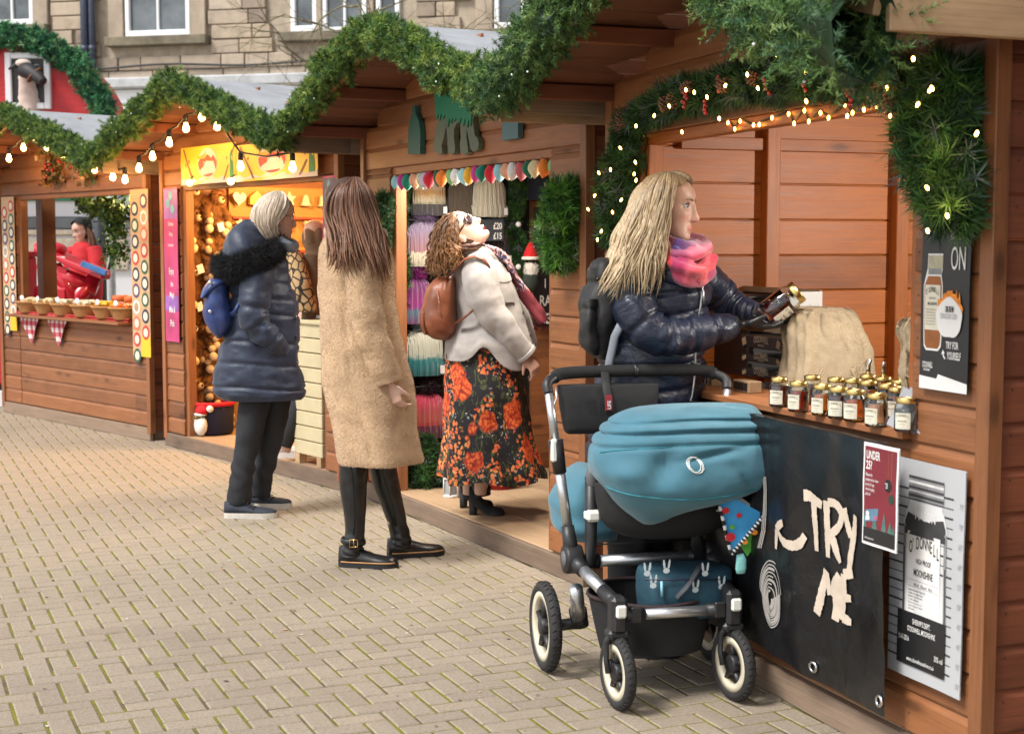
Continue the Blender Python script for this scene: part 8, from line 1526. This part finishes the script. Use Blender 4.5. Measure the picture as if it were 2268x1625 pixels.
# ================================================================ cheese stall
BDG = {k: pm('badge_'+k, c, .6, .05, 9, 0) for k, c in {'red': (.48, .035, .03), 'navy': (.025, .03, .06), 'green': (.03, .09, .05), 'coral': (.62, .16, .10), 'violet': (.10, .05, .12), 'white': (.7, .7, .68)}.items()}; PALEW = wood('printed_pine', (.55, .36, .20), (.42, .25, .13), knot=.3); DSKM = {}
for i, (x0, x1, z0) in enumerate(((.075, .32, .70), (2.285, 2.545, .605))):
    f = Flat(FA, 'poster', 'cheese poster with two columns of round badges on the %s pillar of the stall' % ('far left' if i == 0 else 'right'), 'poster', x0, x1, z0, 1.80, -.03, PALEW, wav=.0); f.rect(.5, 1, 0, .12, YEL, .001, 'yellow_print')
    for k in range(10):
        for c in range(2):
            if k == 9 and c == 1: continue
            u, v = .25+.5*c, (.93-.098*k)-(.045 if c == 0 else 0); col_ = ['red', 'navy', 'coral', 'navy', 'green', 'red', 'violet', 'navy', 'green', 'white'][(k*3+c*5+i) % 10]; a = f.poly(disc(u, v, .20, .20*f.w/f.h, 24), BDG[col_], .0015, 'badge'); q = MB(); q.add([f.P(x, y, .0025) for x, y in disc(u, v, .125, .125*f.w/f.h, 18)], [tuple(range(18))], smooth=False); q.build('badge_centre', CREAM if col_ != 'white' else PALEW, a)
m, tt, b = nodes('gingham'); v = coords(tt, (1, 1, 1), 0); ck = None; sx = N(tt, 'ShaderNodeSeparateXYZ'); tt.links.new(v, sx.inputs[0]); parts_ = []
for ax_ in ('X', 'Z'):
    f1 = N(tt, 'ShaderNodeMath', operation='MULTIPLY'); f1.inputs[1].default_value = 14; tt.links.new(sx.outputs[ax_], f1.inputs[0]); f2 = N(tt, 'ShaderNodeMath', operation='FRACT'); tt.links.new(f1.outputs[0], f2.inputs[0]); f3 = N(tt, 'ShaderNodeMath', operation='GREATER_THAN'); f3.inputs[1].default_value = .5; tt.links.new(f2.outputs[0], f3.inputs[0]); parts_.append(f3.outputs[0])
sm = N(tt, 'ShaderNodeMath', operation='ADD'); tt.links.new(parts_[0], sm.inputs[0]); tt.links.new(parts_[1], sm.inputs[1]); dv = N(tt, 'ShaderNodeMath', operation='MULTIPLY'); dv.inputs[1].default_value = .5; tt.links.new(sm.outputs[0], dv.inputs[0]); tt.links.new(ramp(tt, dv.outputs[0], [(.0, (.72, .68, .66)), (.5, (.55, .17, .19)), (1, (.42, .02, .05))]), b.inputs['Base Color']); b.inputs['Roughness'].default_value = .9; GING = m
t = at(FA, 'pennant_bunting', 'two red and white gingham pennants hanging from the cheese counter', 'bunting', 0, -.03, .865)
for x0, x1, xm, h in ((.36, .80, .60, .25), (.88, 1.30, 1.09, .25)): q = MB(); q.grid(lambda u, v: Vector((x0+(x1-x0)*u*(1-v)+xm*v-x0*0*v if False else (x0*(1-v)+xm*v)+(x1-x0)*(1-v)*u, -.008-.012*math.sin(u*6)*v-.01*math.sin(v*4), -h*v)), 10, 10); q.build('pennant', GING, t)
q = MB(); q.tube([(.34, -.01, 0), (2.25, -.01, 0)], .006, 5); q.build('tape', BDG['red'], t)
MB_c = at(FA, 'counter_cloth', 'red cloth strip covering the front edge of the cheese counter', 'cloth', 1.28, .06, .848); MB().box((0, 0, 0), (1.92, .22, .008), bev=.003).build('cloth', BDG['red'], MB_c)
WK = pm('wicker', (.42, .20, .065), .7, .3, 60, .9, bscale=110, bdist=.01, stretch=(1, 1, 2)); CH = pm('pale_cheese', (.68, .55, .33), .6, .12, 20, .1); tb = None
def basket(x, y, kind, label):
    t = at(FA, 'basket', label, 'basket', x, y, .856, 'wicker baskets of cheese on the counter', random.uniform(-.2, .2)); q = MB(); rg = []
    for i in range(9):
        f = i/8; rg.append([Vector(((.075+.035*f)*(1+.02*math.cos(14*a+i*math.pi))*math.cos(a)*1.2, (.075+.035*f)*(1+.02*math.cos(14*a+i*math.pi))*math.sin(a), .085*f)) for a in [2*math.pi*j/56 for j in range(56)]])
    q.loft(rg); q.build('wicker_body', WK, t); q = MB(); q.tube([(.112*1.2*math.cos(a), .112*math.sin(a), .088) for a in [i*math.pi/12 for i in range(24)]], .009, 6, closed=True); q.build('rim', WK, t)
    for k in range(9): a = k*.8; r = random.uniform(.02, .075); MB().box((r*1.2*math.cos(a), r*math.sin(a), .095+random.uniform(0, .02)), (.055, .035, .03), Matrix.Rotation(random.uniform(0, 3), 3, 'Z')@Matrix.Rotation(random.uniform(-.4, .4), 3, 'X'), bev=.005).build('cheese', kind, t)
    MB().sphere((.03, -.09, .125), (.035, .004, .022), 12).build('price_tag', WPAP, t)
YCH = pm('yellow_cheese', (.72, .42, .03), .5, .1, 20, .1); OCH = pm('orange_wax', (.66, .15, .03), .4, .15, 12, .1); RWX = pm('red_wax', (.42, .02, .02), .3, .1, 10, 0); GWX = pm('green_wax', (.02, .07, .03), .35); WWX = pm('cream_wax', (.68, .60, .44), .45)
for i, (x, k, nm) in enumerate(((.52, CH, 'pale'), (.84, CH, 'pale'), (1.16, WWX, 'cream'), (1.50, WWX, 'cream'), (1.84, YCH, 'yellow'), (2.12, OCH, 'orange'))): basket(x, .0, k, 'wicker basket of %s cheese, %s along the counter front' % (nm, ('first', 'second', 'third', 'fourth', 'fifth', 'last')[i]))
def rounds(x, y, m, n, r, h, label, nm='cheese_round'):
    for k in range(n):
        t = at(FA, nm, label+(' at the bottom' if k == 0 else ' on top of it' if k == 1 else ' highest'), 'cheese', x+random.uniform(-.01, .01), y, .858+k*h, 'waxed cheese rounds on the counter'); q = MB(); q.lathe([(0, 0), (r*.9, 0), (r, .01), (r, h-.012), (r*.9, h-.002), (0, h-.001)], seg=20, cap=False); q.build('wax', m, t); q = MB(); q.lathe([(0, h), (r*.6, h), (r*.6, h+.001), (0, h+.001)], seg=18, cap=False); q.build('label', CREAM, t)
for a in ((.66, .22, RWX, 1, .07, .06, 'red waxed cheese round'), (1.0, .24, WWX, 2, .065, .055, 'cream cheese round left of the green one'), (1.18, .26, WWX, 2, .065, .055, 'cream cheese round beside the green one'), (1.40, .22, GWX, 1, .07, .055, 'dark green waxed cheese round'), (1.62, .22, RWX, 2, .06, .055, 'red waxed cheese round near the jars'), (1.85, .22, OCH, 2, .07, .05, 'orange waxed cheese round'), (2.06, .22, YCH, 2, .06, .05, 'yellow waxed cheese round'), (1.25, .42, OCH, 3, .07, .05, 'orange cheese round at the back'), (1.46, .42, OCH, 3, .07, .05, 'orange cheese round behind the green one')): rounds(*a)
CHU = pm('chutney_jar', (.06, .018, .010), .15, .3, 9, 0, coat=.6)
for k in range(7): t = at(FA, 'chutney_jar', 'dark chutney jar at the right end of the cheese counter, %s' % ('front row, first', 'front row, second', 'front row, third', 'front row, last', 'back row, first', 'back row, second', 'topmost of the cluster')[k], 'jar', 1.86+.085*(k % 4), .44+.08*(k//4), .858+(.11 if k > 5 else 0), 'dark chutney jars'); q = MB(); q.lathe([(0, 0), (.034, 0), (.036, .08), (.03, .09), (0, .09)], seg=16, cap=False); q.build('jar', CHU, t); q = MB(); q.lathe([(.033, .088), (.033, .105), (0, .106)], seg=16, cap=False); q.build('lid', INK, t); q = MB(); q.lathe([(.0366, .02), (.0366, .06)], seg=16, cap=False); q.build('label', RDI, t)
# ivy hanging in the opening, dried swag on the lintel
def leafy(name, label, cat_, F, pts, r, n, ls, cols, seed, m=None):
    g = np.random.default_rng(seed); P = np.array(pts, float); k = g.integers(0, len(P), n); c = P[k]+g.normal(0, 1, (n, 3))*r; d = unit(g.normal(0, 1, (n, 3))+np.array([0, -.3, -.5])); w_ = unit(np.cross(d, g.normal(0, 1, (n, 3)))); L = ls*g.uniform(.6, 1.3, n)[:, None]
    V = np.stack([c-d*L*.5, c+w_*L*.36, c+d*L*.5, c-w_*L*.36], 1).reshape(-1, 3); col_ = np.repeat(np.array(cols)[g.integers(0, len(cols), n)]*g.uniform(.7, 1.3, (n, 1)), 4, axis=0); o = obj(name, big_mesh(name, V, np.arange(len(V)).reshape(-1, 4), attr_mat('leaf_tint', .5), col_)); o.location = tuple(F.o); o.rotation_euler = (0, 0, F.ang); tag(o, label, cat_); return o
iv = []
for k in range(60): u = random.random(); iv.append((.72+u*.62, .40+random.uniform(-.1, .1), 1.80-random.random()*.16))
for k in range(46): iv.append((1.10+random.uniform(-.13, .13)+.1, .40, 1.66-random.random()*.42))
leafy('ivy', 'trailing green ivy hanging inside the cheese stall opening', 'ivy', FA, iv, .035, 1500, .045, [(.05, .12, .025), (.09, .18, .035), (.03, .08, .02)], 4)
dp = [(*FA.px(x, y, -.04),) for x, y in ((108, 340), (118, 365), (130, 385), (150, 350), (168, 362), (185, 380), (200, 392), (112, 395))]; o = leafy('dried_swag', 'dried leaf swag with red berries on the lintel of the cheese stall', 'swag', FA, [(a, -.05, z) for a, z in dp], .035, 420, .05, [(.12, .07, .02), (.20, .10, .03), (.05, .07, .02)], 5)
for k in range(14): a, z = random.choice(dp); MB().sphere((a+random.uniform(-.05, .05), -.09, z+random.uniform(-.05, .05)), .013, 8).build('berry', BE if 'BE' in globals() else pm('red_berry', (.32, .010, .012), .25), o)
light('ceiling_light', at(FA, 'ceiling_lamp', 'warm ceiling lamp inside the cheese stall', 'lamp', 1.3, .6, 1.93), 'POINT', 16, (1, .68, .34), (0, 0, -.05), size=.05); MB().sphere((0, 0, 0), .04, 12).build('bulb', BULB, bpy.data.objects['ceiling_lamp'])
# ================================================================ behind the cheese stall
def pxY(x, y, Y): d = ray(x, y); return CC+d*(Y/d[1])
WP = pm('white_body', (.72, .73, .75), .4, .03, 3, 0); RP = pm('red_boards', (.46, .018, .022), .55, .15, 9, .15, stretch=(1, 1, 5))
t = thing('food_trailer', 'white catering trailer with red half round front and sheep window behind the cheese stall', 'trailer', (-5.6, 16.9, 0)); MB().box((.35, .9, 1.35), (5.2, 1.8, 2.1), bev=.05).build('body', WP, t)
MB().box((.55, -.03, 1.55), (2.6, .06, .06), bev=.01).build('counter', pm('beige_counter', (.55, .47, .36), .6), t); MB().box((.3, -.02, 1.30), (1.8, .05, .36), bev=.01).build('beige_panel', pm('beige_counter', (.55, .47, .36), .6), t); MB().box((.3, -.012, 1.66), (2.0, .04, .14), bev=.01).build('hatch_window', PANE, t); MB().box((.1, -.03, 1.98), (1.9, .05, .14), bev=.01).build('green_sign', pm('green_panel', (.05, .28, .13), .5), t)
for x in (-1.4, 1.9): q = MB(); q.lathe([(0, -.09), (.26, -.09), (.30, -.06), (.30, .06), (.26, .09), (0, .09)], (x, .1, .30), 20, Matrix.Rotation(math.pi/2, 3, 'X'), cap=False); q.build('wheel', BLKS, t)
q = MB(); q.prism([(-1.13, 2.25)]+[(1.13*math.cos(a), 2.58+1.13*math.sin(a)) for a in [math.pi-math.pi*k/28 for k in range(29)]]+[(1.13, 2.25)], -.45, .5); rf = q.build('arched_front', RP, t); c0 = pxY(64, 180, 16.45)-np.array([-5.6, 16.9, 0])
for (dx, dz, sx_, sz_) in ((-.215, 0, .07, .62), (.215, 0, .07, .62), (0, .275, .36, .07), (0, -.275, .36, .07)): MB().box((c0[0]+dx, -.47, c0[2]+dz), (sx_, .06, sz_), bev=.01).build('window_frame', WP, rf)
MB().box((c0[0], -.452, c0[2]), (.36, .02, .5)).build('dark_opening', BKP, rf)
a_ = np.linspace(math.pi*1.02, -.06*math.pi, 26); V, F_, C = pine([(-5.6+1.12*math.cos(a), 16.42, 2.58+1.12*math.sin(a)) for a in a_], .16, 520, 30, .06, .011, cols=np.array([[.035, .15, .07], [.06, .22, .09], [.12, .30, .12], [.02, .09, .05], [.05, .2, .1], [.2, .36, .16]]), seed=31, clump=.3); o = obj('garland', big_mesh('garland', V, F_, PINE, C)); tag(o, 'bright green garland arching over the red half round front', 'garland', None)
t = thing('sheep_head', 'black faced sheep head model leaning out of the white framed window', 'sheep model', (-5.6+c0[0], 16.38, c0[2]-.26)); q = MB(); sweep(q, [(.0, .1, -.05, .13), (.0, .05, .12, .105), (.0, -.02, .26, .085), (.02, -.06, .33, .07)], 16, 14, lambda u, a, p: .012*fn(p, 18)); q.build('neck', pm('sheep_wool', (.62, .50, .44), .95, .1, 30, .5), t); q = MB(); sweep(q, [(.0, -.06, .36, .09), (.08, -.13, .34, .085), (.19, -.19, .27, .065), (.25, -.22, .22, .05)], 16, 14); q.build('face', pm('black_face', (.02, .018, .02), .6), t); MB().sphere((-.02, -.04, .44), (.09, .07, .05), 12).build('poll', pm('sheep_wool', (.62, .50, .44), .95), t)
for e in (-1, 1): q = MB(); q.tube([(e*.05, -.05, .40), (e*.13+.02, -.08, .41), (e*.19+.02, -.08, .37)], [.018, .026, .01], 8, squash=((0, 0, 1), .6)); q.build('ear', pm('black_face', (.02, .018, .02), .6), t)
q = MB(); q.tube([(.13+.07*math.cos(a), -.15+.08*math.sin(a), .30+.07*math.cos(a)) for a in [i*math.pi/8 for i in range(16)]], .010, 6, closed=True); q.build('halter', pm('brown_strap', (.2, .08, .03), .7), t)
g = pxY(221, 540, 15.2); t = thing('steel_post', 'dark steel post behind the cheese stall, right of the person in red', 'post', (g[0], g[1], 0)); q = MB(); q.tube([(0, 0, 0), (0, 0, 2.5)], .062, 14); q.build('post', pm('dark_steel', (.03, .033, .04), .4), t); MB().box((0, 0, .02), (.25, .25, .04)).build('base_plate', pm('dark_steel', (.03, .033, .04), .4), t)
g = pxY(246, 540, 15.6); t = thing('awning_post', 'pale awning post with slanting black strut behind the cheese stall', 'post', (g[0], g[1], 0)); q = MB(); q.tube([(0, 0, 0), (0, 0, 2.4)], .04, 10); q.build('post', pm('grey_alu', (.45, .46, .47), .4), t); a, b2 = pxY(272, 440, 15.5)-g, pxY(238, 612, 15.5)-g; q = MB(); q.tube([(a[0], a[1], a[2]+g[2]), (b2[0], b2[1], b2[2]+g[2])], .016, 8); q.build('strut', SOCK, t)
# red slatted table on its trestle, red counter at the far left
t = thing('red_table', 'red painted slatted trestle table with blue edge behind the cheese counter', 'table', (*pxY(165, 600, 13.9)[:2], 0)); b0 = pxY(165, 600, 13.9)
def loc3(x, y, Y): v = pxY(x, y, Y)-b0; return Vector((v[0], v[1], v[2]+b0[2]))
RT2 = pm('red_gloss_paint', (.52, .012, .03), .3, .1, 6, 0, coat=.3)
for k in range(4): a, b2 = loc3(84, 552-k*3, 13.6+k*.14), loc3(236, 614-k*3, 13.3+k*.14); q = MB(); q.box((a+b2)/2, ((b2-a).length, .13, .05), (b2-a).to_track_quat('X', 'Z').to_matrix(), bev=.01); q.build('top_slat', RT2, t)
a, b2 = loc3(180, 583, 13.24), loc3(236, 606, 13.22); q = MB(); q.box((a+b2)/2, ((b2-a).length, .03, .05), (b2-a).to_track_quat('X', 'Z').to_matrix(), bev=.006); q.build('blue_edge', pm('blue_paint', (.06, .20, .50), .4), t); a, b2 = loc3(84, 588, 13.5), loc3(150, 600, 13.5); q = MB(); q.box((a+b2)/2, ((b2-a).length, .08, .06), (b2-a).to_track_quat('X', 'Z').to_matrix()); q.build('rail', RT2, t)
for (x0, y0, x1, y1) in ((100, 560, 190, 700), (215, 610, 120, 720), (110, 600, 215, 640)): q = MB(); q.tube([loc3(x0, y0, 13.5), loc3(x1, y1, 13.5)], .045, 8, squash=((0, 1, 0), 1.6)); q.build('leg', RT2, t)
q = MB(); q.sphere(loc3(112, 552, 13.7), (.16, .12, .07), 14); q.build('cushion', RT2, t); MB().box(loc3(125, 650, 13.6), (.36, .3, .20), bev=.06).build('seat', RT2, t); MB().box(loc3(120, 575, 13.45), (.20, .02, .06)).build('white_stripe', WP, t)
g = pxY(-30, 860, 13.2); t = thing('red_counter', 'red counter front with black base at the far left edge', 'counter', (g[0]-.62, g[1], 0)); MB().box((0, .5, .72), (1.6, .9, 1.16), bev=.02).build('red_front', RP, t); MB().box((0, .52, .09), (1.5, .86, .12)).build('black_base', BKP, t); MB().box((0, .45, 1.32), (1.7, 1.0, .05), bev=.01).build('top', RP, t)
t = thing('floor_barrier', 'low white and red barrier board on the ground at the far left', 'barrier', (g[0]-.5, g[1]-.45, 0)); 
for k in range(6): MB().box((-.6+k*.26, 0, .07), (.255, .05, .14), bev=.006).build('panel', WP if k % 2 else RT2, t)
# grit, gum and bark scraps on the paving
q = MB(); SCR = [(.62, .58, .52), (.25, .14, .06), (.55, .30, .16), (.12, .10, .08)]
for i in range(110):
    g = ground(random.uniform(20, 1500), random.uniform(1010, 1610)); n_ = random.randint(5, 7); r = random.uniform(.003, .010); q.mi = random.randint(0, 3); q.add([(g[0]+r*math.cos(a)*random.uniform(.6, 1.2), g[1]+r*math.sin(a)*random.uniform(.5, 1.1), .0025+random.uniform(0, .002)) for a in [k*6.283/n_ for k in range(n_)]], [tuple(range(n_))], smooth=False)
tag(q.build('litter', [pm('scrap_%d' % k, c, .8) for k, c in enumerate(SCR)]), kind='stuff')
